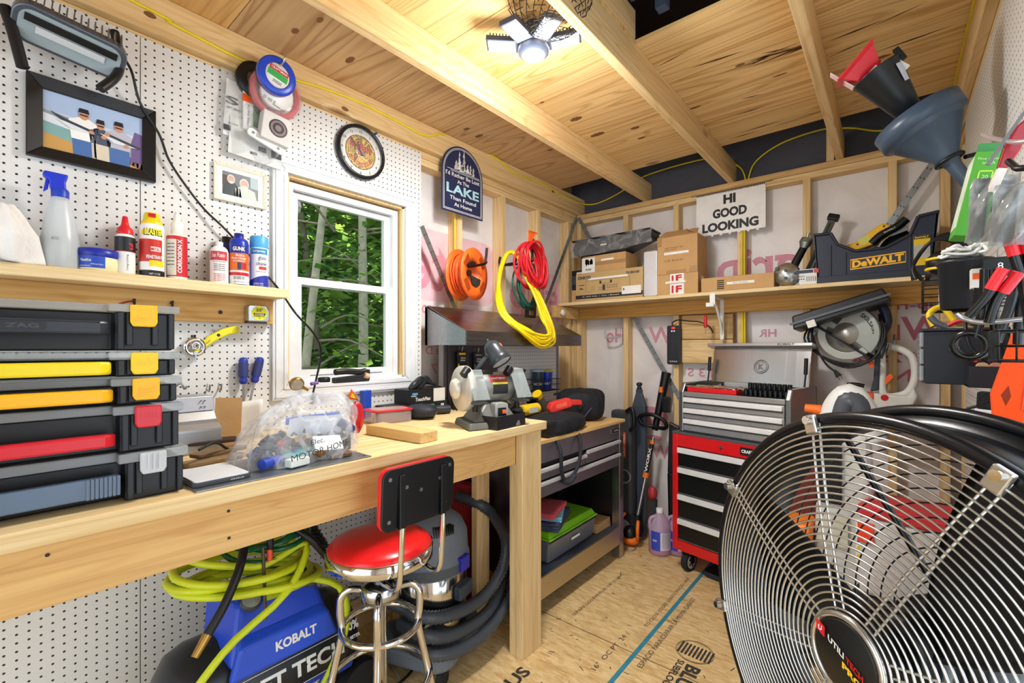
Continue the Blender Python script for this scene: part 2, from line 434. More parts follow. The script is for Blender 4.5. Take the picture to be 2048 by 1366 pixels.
# ================================================================== THE SHED
PX, PY, PZ = wood('x'), wood('y', seed=2.0), wood('z', seed=4.0)
PXD = wood('x', '#D9B57E', '#B98C52', seed=6.0)
PLYA = wood('x', '#EBC98E', '#BE8F50', knot=0.95, scale=0.55, figure=1.3, seed=1.0, lines=0.6)
PLYB = wood('x', '#D2AE7E', '#A57B4E', knot=0.95, scale=0.5, figure=1.6, seed=8.0, lines=0.65)
PLYC = wood('x', '#E3B877', '#C08C4E', knot=0.9, scale=0.55, figure=1.2, seed=5.0, lines=0.5)
FELT = mat('#4A4A52', 0.75, bump=0.4, bscale=9, var=0.1)
WRAP = wrapmat(); PINK = mat('#D896A8', 0.7, var=0.1); PINKD = mat('#C8748A', 0.7, var=0.1)
PEGL = pegboard(1, 2, (0.3977, 0.543), 'pegboard_side'); PEGR = pegboard(1, 2, (0.01, 0.012), 'pegboard_right', '#E4E4E0')
Y0, Y1, XR, ZP = -0.75, 3.234, 2.26, 2.467     # front wall, back stud face, right wall, top of plates
def struct(name, mb, m, parent=None, **kw):
    o = mb.build(name, m, parent, **kw); o['kind'] = 'structure'; return o
def wallroot(name):
    o = bpy.data.objects.new(name, None); COL.objects.link(o); o['kind'] = 'structure'; return o

# floor
fl = struct('floor', MB().box(-0.12, 2.4, Y0 - 0.9, 1.918, -0.03, 0).box(-0.12, 2.4, 1.921, 3.4, -0.03, 0), osb())
INKF = mat('#3B3630', 0.9)
mb = MB().box(1.103, 1.123, -0.5, 3.2, 0, 0.0006); struct('floor_chalk_line', mb, mat('#2F7F96', 0.8, var=0.2), fl)
mb = MB().box(0.5, 1.8, 1.9175, 1.9215, -0.001, 0.0008); struct('floor_seam', mb, mat('#6B5A3C', 0.9), fl)
def fprint(lines, rot, loc, bold=0.0):
    M = Matrix.Translation(loc) @ Matrix.Rotation(rot, 4, 'Z')
    o = text(fl, INKF, lines, fn=lambda x, z: M @ Vector((x, z, 0.0009)), bold=bold, name='floor_print'); o['kind'] = 'structure'
fprint([('SEPARE LOS PANELES 1/8" (3.2mm)', 0, 0, 0.026, 0.56)], PI / 2, (0.745, 2.27, 0))
fprint([('TO CLOSE  EDGES  JOINTS  SPACED 1/8 IN', 0, 0, 0.024, 0.62)], PI / 2, (1.07, 2.45, 0))
fprint([('ESPACIO PARA CERRAR LA MISMA GASKET', 0, 0, 0.024, 0.7)], PI / 2, (1.165, 2.2, 0))
fprint([('BLUE PLUS', 0, 0, 0.062, 0.44)], -PI / 2, (1.345, 1.785, 0), .04)
fprint([('SUBFLOORING', 0, 0, 0.030, 0.30)], -PI / 2, (1.29, 1.86, 0), .03)
fprint([('PLUS', 0, 0, 0.062, 0.22)], PI / 2, (0.80, 1.42, 0), .03)
fprint([('16"  OC PT  24', 0, 0, 0.024, 0.3)], PI / 2, (1.02, 1.86, 0))
mb = MB()
mb.torus(0.080, 0.0012, 40, 4, Matrix.Translation((1.315, 2.105, 0.0008)))
mb.torus(0.074, 0.0008, 40, 4, Matrix.Translation((1.315, 2.105, 0.0008)))
for i in range(9): mb.box(1.315 - .066 + i * .0165, 1.315 - .057 + i * .0165, 2.105 - .045, 2.105 + .045, 0.0004, 0.0009)
for i in range(16): y = 1.3 + i * .12; mb.box(1.125, 1.15, y, y + .003, .0002, .0009)
struct('floor_stamp', mb, INKF, fl)
mb = MB()
for i in range(46):
    x = random.uniform(.68, 1.5); y = random.uniform(1.5, 3.0); a = random.uniform(0, PI); l = random.uniform(.006, .03); w = random.uniform(.0015, .004)
    mb.at(rotm(rz=a, loc=(x, y, 0))).box(-l / 2, l / 2, -w / 2, w / 2, 0, .001)
struct('floor_debris_marks', mb.at(), mat('#3A2A1C', 0.9), fl)

# left wall: sheathing, wrap, pegboard, studs
WY0, WY1, WZ0, WZ1 = 0.885, 1.492, 1.220, 2.124          # window opening
def holed(mb, x0, x1, ya, yb, za, zb):
    mb.box(x0, x1, ya, WY0, za, zb); mb.box(x0, x1, WY1, yb, za, zb)
    mb.box(x0, x1, WY0, WY1, za, WZ0); mb.box(x0, x1, WY0, WY1, WZ1, zb); return mb
wl = wallroot('wall_left')
struct('wall_sheathing', holed(MB(), -0.12, -0.098, Y0 - .02, 3.40, 0, 3.3), mat('#B99B6B', .8), wl)
struct('house_wrap', MB().box(-0.096, -0.088, 1.60, 3.35, 0, ZP), WRAP, wl)
mb = MB().box(-0.006, 0, Y0, 0.3822, 0.158, 2.452)
mb.box(-0.006, 0, .3848, WY0, .158, 2.452).box(-0.006, 0, WY1, 1.608, .158, 2.452)
mb.box(-0.006, 0, WY0, WY1, .158, WZ0).box(-0.006, 0, WY0, WY1, WZ1, 2.452)
struct('pegboard', mb, PEGL, wl)
struct('wall_backing', holed(MB(), -0.020, -0.0085, Y0, 1.56, 0.152, 2.389), BLACKM, wl)
for y in (1.568, 1.885, 2.290, 2.688, 3.10):
    struct('stud', MB().box(-0.087, -0.0005 if y > 1.6 else -.007, y, y + .038, .04, 2.391), PZ, wl, bev=.002)
struct('stud', MB().box(-0.087, -0.0005, 3.18, 3.234 + .088, .04, 2.391), PZ, wl, bev=.002)
struct('top_plate', MB().box(-0.088, -.0065, Y0, 3.32, 2.391, 2.428), PY, wl, bev=.002)
struct('top_plate', MB().box(-0.088, -.0065, Y0, 3.32, 2.430, ZP), PY, wl, bev=.002)
struct('bottom_plate', MB().box(-0.05, 0.0, Y0, 3.23, 0.0, 0.15), PY, wl, bev=.003)
def brace(p, q, x, w=.032, parent=wl, plane='x'):
    p = Vector(p); q = Vector(q); d = (q - p).normalized()
    n = Vector((1, 0, 0)) if plane == 'x' else Vector((0, -1, 0)); s = d.cross(n) * w / 2; t = n * .0025
    mb = MB().hexa([p - s, p + s, q + s, q - s], [p - s + t, p + s + t, q + s + t, q - s + t])
    L = (q - p).length
    mb.use(1)
    k = int(L / .05)
    for i in range(1, k):
        for e in (-.25, .25):
            c = p + d * (L * i / k) + s * 2 * e + t * 1.05
            mb.cyl(c, c + n * .0004, .0035, n=6)
    struct('wall_brace', mb, [GALV, BLACKM], parent)
brace(ax(843, 452), ax(909, 616), 0); brace(ax(1153, 436), ax(1090, 610), 0)
def wprint(lines, side, parent, m=None, bold=0.02):
    if side == 'L': fn = lambda x, z: (-.0872, x, z)
    else: fn = lambda x, z: (x, 3.3195, z)
    o = text(parent, m or PINK, lines, fn=fn, bold=bold, mirror=True, name='wrap_print'); o['kind'] = 'structure'
wprint([('-rite', 1.90, 1.86, .30, .62), ('o-LV', 1.90, 1.47, .12, .30), ('.com', 1.70, 1.60, .05, .16), ('Grade D', 1.85, 1.36, .05, .28),
        ('57', 1.80, 1.25, .06, .10), ('grip', 2.78, 1.74, .30, .62)], 'L', wl)
mb = MB()
for (y, z, w, h) in ((1.95, 1.86, .74, .42), (2.80, 1.74, .62, .44)):
    mb.prism(rr(w, h, .12, 5, y, z), -.0879, -.0876, 'yz')
o = mb.build('wrap_logo', mat('#E9C3CB', .7, var=.12), wl); o['kind'] = 'structure'

# back wall
wb = wallroot('wall_back')
struct('wall_sheathing', MB().box(-0.12, 2.45, 3.335, 3.36, 0, 2.47), mat('#B99B6B', .8), wb)
struct('house_wrap', MB().box(-0.09, 2.40, 3.322, 3.333, 0, ZP), WRAP, wb)
for u in (1251, 1352, 1481, 1613, 1785, 1891):
    x = ay(u, 500, Y1).x - .019
    struct('stud', MB().box(x, x + .038, Y1, 3.32, .04, 2.391), PZ, wb, bev=.002)
struct('stud', MB().box(0.002, .040, Y1 - .01, 3.32, .04, 2.391), PZ, wb, bev=.002)
struct('top_plate', MB().box(.001, 2.262, Y1, 3.32, 2.391, 2.428), PX, wb, bev=.002)
struct('top_plate', MB().box(.001, 2.262, Y1, 3.32, 2.430, ZP), PXD, wb, bev=.002)
struct('bottom_plate', MB().box(.001, 2.262, Y1, 3.32, 0.0, .04), PX, wb, bev=.002)
struct('blocking', MB().box(ay(1362, 600).x, ay(1465, 600).x, Y1 + .005, 3.30, 1.27, 1.43), PX, wb, bev=.002)
struct('blocking', MB().box(ay(1362, 600).x, ay(1465, 600).x, Y1 + .007, 3.30, 1.435, 1.60), PXD, wb, bev=.002)
brace(ay(1157, 436), ay(1366, 808), 0, parent=wb, plane='y'); brace(ay(1886, 298), ay(1596, 706), 0, parent=wb, plane='y')
wprint([('grip-rite.com', 2.0, 1.60, .062, .50), ('Wrap', 2.02, 1.46, .17, .42), ('-8729 za', 2.0, 1.32, .06, .36), ('MIN', 2.10, 1.22, .07, .2)], 'B', wb, PINKD)
wprint([('Ho', .30, 1.475, .12, .16), ('W.', .66, 1.47, .12, .22), ('STIM 3 S', 1.05, 1.20, .06, .36), ('0', .77, 1.38, .05, .04), ('HR', 1.38, 1.47, .05, .1),
        ('R', .52, .83, .06, .05), ('W.', .66, .60, .10, .16), ('g', .62, .78, .30, .26), ('grip', 1.32, 1.88, .30, .5)], 'B', wb)
# gable above the plate, felt-backed
struct('gable_felt', MB().box(-.12, 2.45, 3.30, 3.33, ZP - .01, 3.4), FELT, wb)
struct('gable_stud', MB().box(1.70, 1.738, 3.25, 3.30, ZP, 3.3), PZ, wb, bev=.002)

# right wall
wr = wallroot('wall_right')
struct('wall_sheathing', MB().box(2.36, 2.38, Y0 - .02, .25, 0, 3.3).box(2.36, 2.38, 1.66, 3.40, 0, 3.3).box(2.36, 2.38, .25, 1.66, 2.1, 3.3), mat('#B99B6B', .8), wr)
struct('pegboard', MB().box(XR, XR + .006, 1.66, 2.975, 1.17, 2.44).box(XR, XR + .006, .25, 1.66, 2.1, 2.44), PEGR, wr)
struct('pegboard', MB().box(XR, XR + .006, 1.66, 2.975, .03, 1.165), PEGR, wr)
struct('house_wrap', MB().box(2.345, 2.355, Y0, .25, 0, ZP).box(2.345, 2.355, 1.66, 3.35, 0, ZP), WRAP, wr)
for y in (.21, 1.622, 2.94, 3.196): struct('stud', MB().box(XR + .007, 2.345, y, y + .038, .04, 2.391), PZ, wr, bev=.002)
struct('top_plate', MB().box(XR + .004, 2.345, Y0, 3.32, 2.391, 2.428), PY, wr, bev=.002)
struct('top_plate', MB().box(XR, 2.345, Y0, 3.32, 2.445, ZP), PY, wr, bev=.002)

# unseen front wall; its double doorway is assumed, opened to admit fill light
wf = wallroot('wall_front')
mb = MB().box(-.12, .15, Y0 - .1, Y0, 0, ZP).box(1.98, 2.38, Y0 - .1, Y0, 0, ZP).box(.15, 1.98, Y0 - .1, Y0, 2.15, ZP).box(-.12, 2.38, Y0 - .1, Y0, ZP, 3.3)
struct('wall_panel', mb, WRAP, wf)

# ceiling: joists carrying a plywood loft floor
ce = wallroot('ceiling'); ZJ = 2.607
def joist(x, w=.038, y1=3.318, d=.14): struct('joist', MB().box(x - w / 2, x + w / 2, Y0, y1, ZP + .001, ZP + d), PY, ce, bev=.003)
struct('joist', MB().box(-.04, .03, Y0, 3.318, ZP + .001, ZJ), wood('y', '#E6C691', '#CDA468', seed=3.0, knot=.8), ce, bev=.004)
joist(.59); joist(1.18); joist(1.765)
struct('joist', MB().box(2.225, 2.262, Y0, 3.318, ZP + .001, ZJ), PY, ce, bev=.004)
for (x0, x1, ya, yb, m) in ((-.05, .59, Y0, .643, PLYC), (-.05, .59, .646, 1.249, PLYB), (-.05, .59, 1.252, 1.745, PLYB), (-.05, .59, 1.748, 2.35, PLYB), (-.05, .59, 2.352, 2.955, PLYB),
                            (.59, 1.215, Y0, .643, PLYA), (.59, 1.2, .646, 1.249, PLYA), (.59, 1.2, 1.252, 1.735, PLYA), (.59, 1.765, 1.738, 2.08, PLYA), (.59, 1.765, 2.082, 2.42, PLYA), (.59, 1.765, 2.422, 2.96, PLYA),
                            (1.765, 2.30, 1.738, 2.35, PLYA), (1.765, 2.30, 2.352, 3.0, PLYA)):
    struct('loft_plywood', MB().box(x0, x1, ya, yb, ZJ + .0005, ZJ + .016), m, ce)
struct('blocking', MB().box(1.165, 1.203, .6, 1.733, ZJ + .017, ZJ + .13), PY, ce, bev=.003)
KN = mat('#7E5530', .7, var=.2)
mb = MB()
for u, v, a, b in ((933, 258, .022, .012), (958, 272, .030, .014), (1152, 238, .036, .018), (1195, 269, .045, .018), (1270, 256, .026, .014), (1283, 276, .024, .012), (1100, 300, .02, .01), (590, 62, .02, .012), (700, 120, .03, .014), (640, 40, .02, .01), (1480, 130, .02, .009), (1752, 118, .05, .012), (1790, 120, .03, .012), (1390, 215, .03, .010), (1084, 205, .014, .008), (1560, 150, .03, .006)):
    p = az(u, v, ZJ - .0002); n = 18; mb.add([(p.x + a * math.cos(2 * PI * k / n), p.y + b * math.sin(2 * PI * k / n) * (1 + .15 * math.sin(3 * k)), p.z) for k in range(n)], [tuple(range(n))])
struct('plywood_knot', mb, KN, ce)
mb = MB(); rs_ = random.Random(17)
for k in range(26):
    cx, cy = (az(1545, 112, ZJ).x, az(1545, 112, ZJ).y) if k < 12 else (rs_.uniform(1.25, 2.2), rs_.uniform(1.85, 2.9))
    x = cx + rs_.gauss(0, .05 if k < 12 else .1); y = cy + rs_.gauss(0, .015); L = rs_.uniform(.03, .13); w = rs_.uniform(.002, .007); dy = rs_.uniform(-.02, .02)
    mb.add([(x - L, y - dy, ZJ - .0003), (x, y + w, ZJ - .0003), (x + L, y + dy, ZJ - .0003), (x, y - w, ZJ - .0003)], [(0, 1, 2, 3)])
struct('plywood_streak', mb, mat('#5E3C22', .8, var=.2), ce)
mb = MB()
for u, v, x in ((690, 218, .0303), (1106, 383, .0303), (905, 250, .0303), (300, 30, .0303)):
    p = ax(u, v, x); mb.add([(x + .0005, p.y + .018 * math.cos(2 * PI * k / 14), p.z + .010 * math.sin(2 * PI * k / 14)) for k in range(14)], [tuple(range(14))])
struct('joist_knot', mb, KN, ce)
struct('roof', MB().box(-.14, 2.5, Y0 - .12, 3.42, 3.28, 3.34), mat('#5A4A44', .8), ce)
mb = MB()
for z in (2.72, 2.95): mb.box(1.22, 1.9, 1.60, 1.66, z, z + .05)
mb.box(1.33, 1.37, 1.62, 1.66, 2.62, 3.2).box(1.8, 1.84, 1.62, 1.66, 2.62, 3.2)
o = mb.build('stored_frame', mat('#39475E', .6)); solo(o, 'blue-grey steel frame stored in the dark loft opening', 'frame')

# window with its trim
t1 = WHITE
wn = wallroot('window_1')
mb = MB()
ya, yb, za, zb = .815, 1.572, 1.150, 2.178
def trimbar(pts): mb.prism(pts, 0.0, 0.018, 'yz')
trimbar([(ya, za), (yb, za), (WY1 + .004, WZ0), (WY0 - .004, WZ0)]); trimbar([(ya, zb), (WY0 - .004, WZ1), (WY1 + .004, WZ1), (yb, zb)])
trimbar([(ya, za), (WY0 - .004, WZ0), (WY0 - .004, WZ1), (ya, zb)]); trimbar([(yb, za), (yb, zb), (WY1 + .004, WZ1), (WY1 + .004, WZ0)])
struct('window_trim', mb, VINYL, wn, bev=.005)
mb = MB().box(-.11, .0, WY0, WY0 + .006, WZ0, WZ1).box(-.11, .0, WY1 - .010, WY1, WZ0, WZ1).box(-.11, 0, WY0, WY1, WZ1 - .012, WZ1)
struct('window_jamb', mb, PZ, wn)
struct('window_sill', MB().box(-.11, 0.0, WY0, WY1, WZ0 - .002, WZ0 + .010), VINYL, wn, bev=.002)
FY0, FY1 = WY0 + .006, WY1 - .018
def frame_yz(x0, x1, ya, yb, za, zb, l, r, b, t_, name, m):
    A, B, C_, D = (ya, za), (yb, za), (yb, zb), (ya, zb); a, b_, c, d = (ya + l, za + b), (yb - r, za + b), (yb - r, zb - t_), (ya + l, zb - t_)
    mb = MB()
    for q in ((A, B, b_, a), (B, C_, c, b_), (C_, D, d, c), (D, A, a, d)): mb.prism(q, x0, x1, 'yz')
    struct(name, mb, m, wn)
frame_yz(-.115, -.030, FY0, FY1, WZ0 + .010, WZ1 - .022, .030, .030, .014, .026, 'window_frame', VINYL)
def sash(x0, x1, z0, z1, b):
    y0, y1 = FY0 + .030, FY1 - .030
    frame_yz(x0, x1, y0, y1, z0, z1, b, b, b, b * .8, 'window_sash', VINYL)
    struct('window_pane', MB().box((x0 + x1) / 2 - .002, (x0 + x1) / 2 + .002, y0 + b * .9, y1 - b * .9, z0 + b * .9, z1 - b * .7), GLASS, wn)
for k, x in ((.012, .0225), (.046, .0215)): frame_yz(.0175, x, ya + k, yb - k, za + k, zb - k, .009, .009, .009, .009, 'trim_moulding', VINYL)
sash(-.085, -.06, 1.655, 2.072, .034); sash(-.058, -.035, 1.2345, 1.690, .040)
mb = MB().box(-.046, -.034, 1.0, 1.38, 1.245, 1.250); struct('window_pull', mb, GREY, wn)

# ---- ceiling lamp (five bright panels on a screw-in hub)
LP = az(1067, 100, 2.50)
lt = thing('garage_light', 'bright white multi-panel LED light hanging between ceiling joists', 'ceiling light', (LP.x, LP.y, 2.50))
EMIT = mat('#FFFFFF', emit=6.5)
mb = MB().lathe([(.02, .105), (.028, .10), (.028, .06), (.05, .055), (.058, .02), (.058, -.012), (.045, -.022)], 20)
mb.build('hub', [mat('#4A5163', .4)], lt)
mb = MB().lathe([(.001, -.0225), (.030, -.0225), (.030, -.020)], 20); mb.build('lamp_lens', EMIT, lt)
for a, tl in ((-83, .06), (-30, .06), (-143, -.10), (28, -.10), (157, -.55), (97, -.55)):
    pr = thing('lamp_panel', None, None); pr.parent = lt; pr.rotation_euler = (0, tl, math.radians(a))
    mb = MB().box(.058, .18, -.034, .034, .006, .024)
    for i in range(9): mb.box(.068 + i * .012, .072 + i * .012, -.032, .032, .024, .034)
    mb.build('panel_body', mat('#3C4254', .45), pr, bev=.004)
    MB().box(.070, .172, -.026, .026, .002, .0055).build('panel_diffuser', EMIT, pr)
lamp('garage_light_glow', 'AREA', (LP.x, LP.y, 2.455), 25.0, (1, .985, .96), shape='DISK', size=.24)
lamp('garage_light_spill', 'POINT', (LP.x, LP.y, 2.33), 15.0, (1, .985, .96), shadow_soft_size=.08)
# ================================================================== ON THE LEFT WALL
def hook(name, label, loc, rz, reach=.07, up=.03, r=.004, m=None, group=None):
    t = MB().tube([(0, .004, .02), (0, 0, .0), (0, -reach * .5, -.008), (0, -reach + .006, -.004), (0, -reach, up)], r, 8, 4)
    o = t.build(name, m or BLACK); o.location = loc; o.rotation_euler = (0, 0, rz); return solo(o, label, 'hook', group)

# work light with two tube handles, clipped under the plate
t = thing('work_light', 'black and grey flood work light with tube handles high on the pegboard', 'work light', (.0, .20, 2.29), LW)
fm = Matrix.Translation((0, -.11, 0)) @ Matrix.Rotation(.12, 4, 'Y') @ Matrix.Rotation(.92, 4, 'X')
GUN = mat('#59626F', .3, .5)
mb = MB().at(fm).prism(rr(.25, .115, .04, 6), -.012, .022).prism(rr(.20, .075, .03, 6), .022, .05); mb.build('housing', GUN, t, bev=.004)
mb = MB().at(fm)
for i in range(14): mb.box(-.10 + i * .0155, -.097 + i * .0155, .0, .055, .056, .068)
mb.build('cooling_fin', GUN, t)
mb = MB().at(fm).prism(rr(.222, .092, .03, 6), -.016, -.0125); mb.build('lamp_glass', clearmat('lamp_glass', '#BFD0D6', .6, .08), t)
MB().at(fm).box(-.075, .075, -.020, -.0165, -.012, .008).build('halogen_tube', mat('#C8CCCF', .2), t)
MB().at(fm).box(-.10, .10, -.022, -.017, .014, .034).build('louvre', BLACK, t)
mb = MB().tube([(-.135, -.10, .035), (-.118, -.10, -.03), (-.10, -.10, -.12)], .014, 12, 4); mb.build('handle', BLACK, t)
mb = MB().tube([(.105, -.06, .11), (.118, -.075, .02), (.10, -.12, -.06), (.06, -.14, -.125)], .013, 12, 4); mb.build('handle', BLACK, t)
MB().box(-.10, .09, -.006, .0, .045, .07).box(-.01, .01, -.09, 0, .05, .062).build('mounting_bracket', BLACK, t)
cpts = [ax(235, 100, .13), ax(262, 140, .07), ax(280, 205, .03), ax(318, 268, .02), ax(338, 320, .02), ax(372, 372, .02), ax(410, 420, .02), ax(450, 458, .03), ax(500, 512, .02), ax(555, 575, .03), ax(590, 625, .17),
        ax(628, 668, .16), ax(642, 705, .12), ax(632, 760, .10), ax(625, 790, .08)]
o = MB().tube(cpts, .0042, 8, 6).build('power_lead', BLACK); solo(o, 'thin black cord trailing from the flood light down past the window', 'cord')
o = MB().cyl(ax(625, 792, .08), ax(623, 808, .08), .012, .010, 10).build('plug', BLACK); solo(o, 'black plug end of the cord below the window sill', 'plug')

# framed photographs
def framed(name, label, y, z, w, h, fw, depth, m, mount=None, tilt=0.0):
    t = thing(name, label, 'picture frame', (0.0, y, z), rot=(0, tilt, LW))
    mb = MB()
    W2, H2 = w / 2, h / 2
    def bar(a, b, c, d): mb.hexa([(a[0], -depth, a[1]), (b[0], -depth, b[1]), (c[0], -depth * .55, c[1]), (d[0], -depth * .55, d[1])], [(a[0], -.0005, a[1]), (b[0], -.0005, b[1]), (c[0], -.0005, c[1]), (d[0], -.0005, d[1])])
    A, B, C_, D = (-W2, -H2), (W2, -H2), (W2, H2), (-W2, H2); i = fw
    a, b, c, d = (-W2 + i, -H2 + i), (W2 - i, -H2 + i), (W2 - i, H2 - i), (-W2 + i, H2 - i)
    bar(A, B, b, a); bar(B, C_, c, b); bar(C_, D, d, c); bar(D, A, a, d)
    mb.build('frame_moulding', m, t, bev=.002)
    if mount: MB().box(-W2 + i, W2 - i, -.006, -.003, -H2 + i, H2 - i).build('mount', mount, t)
    return t
t = framed('picture_frame', 'large black frame with a photo of three men holding a long fish', .267, 2.076, .312, .25, .036, .022, mat('#101114', .4))
cols = ['#A9BEDD', '#C9D3E4', '#C79A55', '#F0EEEA', '#4A6EA8', '#B9B8C4', '#4B5468', '#D8CDB8', '#C98F6C', '#1A2030', '#8E9AA0', '#38424C', '#7FA9A8', '#6D5A8A', '#DADFE6']
mb = MB()
def q(ci, pts, lay): mb.use(ci).add([(x, -.0045 - lay * .00035, z) for x, z in pts], [tuple(range(len(pts)))])
X0, X1, Zb, Zt = -.122, .122, -.091, .091
q(0, [(X0, 0), (X1, -.02), (X1, Zt), (X0, Zt)], 0); q(1, [(X0, -.02), (X1, -.02), (X1, .02), (X0, .03)], 1)
q(12, [(X0, -.05), (-.04, -.06), (-.04, -.01), (X0, .0)], 2); q(14, [(X0, -.005), (-.03, -.02), (-.035, .005), (X0, .02)], 3); q(10, [(X0, .012), (-.06, .008), (-.06, .022), (X0, .03)], 2)
q(2, [(X0, Zb), (X1, Zb), (X1, -.07), (-.02, -.06), (X0, -.04)], 3); q(13, [(.06, -.07), (X1, -.09), (X1, .03), (.10, .035), (.09, -.01)], 3); q(10, [(.075, -.05), (.09, -.055), (.092, -.01), (.078, -.005)], 4)
def man(cx, top, ws, shirt, legs, s=1.0):
    q(legs, [(cx - .023 * s, Zb), (cx + .03 * s, Zb), (cx + .027 * s, -.035), (cx - .026 * s, -.035)], 5)
    q(shirt, [(cx - .028 * s, -.038), (cx + .029 * s, -.038), (cx + .034 * s, top - .035), (cx + .012 * s, top - .022), (cx - .012 * s, top - .022), (cx - .034 * s, top - .035)], 6)
    mb.use(8).add([(cx + .0115 * s * math.cos(k * PI / 8), -.0045 - 7 * .00035, top - .012 + .015 * s * math.sin(k * PI / 8)) for k in range(16)], [tuple(range(16))])
    q(9, [(cx - .0125 * s, top - .006), (cx + .0125 * s, top - .006), (cx + .010 * s, top + .008), (cx - .010 * s, top + .008)], 8)
    q(9, [(cx - .009 * s, top - .015), (cx + .009 * s, top - .015), (cx + .009 * s, top - .011), (cx - .009 * s, top - .011)], 9)
man(.012, .035, 1, 6, 7, .85); man(-.028, .055, 1, 3, 4, 1.05); man(.058, .045, 1, 5, 4, 1.0)
for a, b_, zz in ((-.105, .012, .0), (.0, .118, -.012)):
    L = b_ - a
    q(11, [(a, .030 + zz if a < -.05 else .004 + zz), (a + L * .3, .016 + zz), (b_, -.004 + zz), (b_ - L * .1, -.012 + zz), (a + L * .3, -.001 + zz)], 10)
    q(14, [(a + L * .08, .012 + zz), (a + L * .35, .006 + zz), (b_ - L * .1, -.010 + zz), (a + L * .4, -.010 + zz)], 11)
for hx, hz in ((-.01, -.006), (.02, -.012), (.078, -.022), (.028, .0)): mb.use(8).add([(hx + .007 * math.cos(k * PI / 6), -.0045 - 12 * .00035, hz + .006 * math.sin(k * PI / 6)) for k in range(12)], [tuple(range(12))])
mb.build('photograph', [mat(c, .4, var=.05) for c in cols], t)
t = framed('picture_frame', 'small white frame with a photo of two grey-haired men', .698, 2.017, .19, .145, .012, .016, mat('#E9E1CC', .4), mat('#F1F0EE', .6))
mb = MB(); cols = ['#6E7378', '#2E3A3C', '#BFC9BF', '#C9A08C', '#D6D4D0', '#4A4038', '#9FB0B8']
q2 = lambda ci, pts, lay: mb.use(ci).add([(x, -.0065 - lay * .0003, z) for x, z in pts], [tuple(range(len(pts)))])
q2(0, [(-.065, -.045), (.065, -.045), (.065, .045), (-.065, .045)], 0); q2(5, [(-.065, -.01), (-.03, -.01), (-.03, .03), (-.065, .03)], 1); q2(6, [(.035, .0), (.065, .0), (.065, .045), (.035, .045)], 1)
for cx, cz, sh, sc in ((-.035, .018, 1, .9), (.012, .010, 2, 1.1)):
    q2(sh, [(cx - .034 * sc, -.045), (cx + .042 * sc, -.045), (cx + .036 * sc, -.012), (cx + .012, cz - .012), (cx - .012, cz - .012), (cx - .03 * sc, -.012)], 3)
    for ci, rx, rz, dz, l in ((4, .0155, .020, 0, 4), (3, .0125, .0165, -.001, 5), (4, .009, .006, -.012, 6)):
        mb.use(ci).add([(cx + rx * sc * math.cos(k * PI / 8), -.0065 - l * .0003, cz + dz + rz * sc * math.sin(k * PI / 8)) for k in range(16)], [tuple(range(16))])
mb.build('photograph', [mat(c, .4, var=.05) for c in cols], t)

# bag of trimmer parts and the line spools on one long hook
hook('peg_hook', 'long chrome hook through the trimmer line spools near the plate', (0.005, .795, 2.50), LW, .17, .03, .0035, CHROME)
t = thing('parts_bag', 'clear plastic bag of printed sheets hanging from the long hook beside the window', 'bag', (0.012, .755, 2.29), LW)
def bagf(u, v):
    x = -.135 + .25 * u + .01 * math.sin(v * 9); z = .165 - .335 * v - .05 * u * v
    return (x, -.012 - .028 * math.sin(PI * u) * math.sin(PI * min(1, v * 1.05)) + .004 * math.sin(17 * u + 9 * v), z)
MB().sheet(bagf, 24, 30).build('film', clearmat('bag_film', '#F3F5F6', .16, .12, .5, 9), t)
mb = MB().at(rotm(ry=.06)).box(-.12, -.06, -.012, -.009, -.10, .12).box(-.10, .10, -.016, -.013, -.165, -.02); mb.build('instruction_sheet', mat('#D9D9D6', .7), t)
text(t, BLACK, [('S', -.095, .045, .03, .045), ('LIFT HERE', -.09, .015, .008, .05), ('FITS', -.09, -.045, .006, .03)], y=-.0165, bold=.02)
mb = MB().box(-.125, -.10, -.0175, -.0165, -.075, -.055).box(.0, .03, -.0175, -.0165, -.12, -.10).box(.05, .09, -.0175, -.0165, -.13, -.09).box(-.03, -.005, -.0175, -.0165, -.14, -.13); mb.build('diagram', mat('#3C4044', .7), t)
t2 = thing('package', 'orange, white and green trimmer head packet in the clear bag', 'package', (0.03, .735, 2.33), LW)
MB().box(-.04, .035, -.012, .0, -.09, .075).build('card', mat('#E9E9E6', .6), t2, bev=.002)
MB().box(-.0405, .0355, -.0125, -.0002, .015, .045).build('stripe', ORANGE, t2); MB().box(-.005, .0355, -.0126, -.0004, -.075, .012).build('photo_panel', mat('#2F6B34', .5, var=.3), t2)
text(t2, BLACK, [('STIHL PolyCut', -.0, 0, .011, .085)], fn=lambda x, z: (-.021 - z * .9, -.013, -.035 + x), bold=.01)
t2 = thing('trimmer_head_box', 'grey printed box with a dark round trimmer head picture below the red spool', 'box', (.05, .80, 2.26), rot=(0, .12, LW))
MB().box(-.055, .055, -.045, .0, -.06, .055).build('carton', mat('#CFCDCB', .6), t2, bev=.003)
mb = MB()
for k, r in enumerate((.036, .030, .022, .012)): mb.use(k % 2).cyl((.005, -.0452 - k * .0004, .0), (.005, -.046 - k * .0004, .0), r, n=24)
mb.build('picture', [mat('#2A2426', .4), mat('#7A6E70', .4)], t2)
t2 = thing('guard_strip', 'white plastic guard strip with two holes inside the clear bag', 'strip', (.065, .77, 2.20), rot=(0, .32, LW))
MB().prism(rr(.15, .032, .015, 5), -.012, 0).build('strip', WHITE, t2, bev=.003)
mb = MB().cyl((-.055, -.013, 0), (-.055, -.0122, 0), .006).cyl((.045, -.013, 0), (.045, -.0122, 0), .006); mb.build('bolt_hole', GREY, t2)
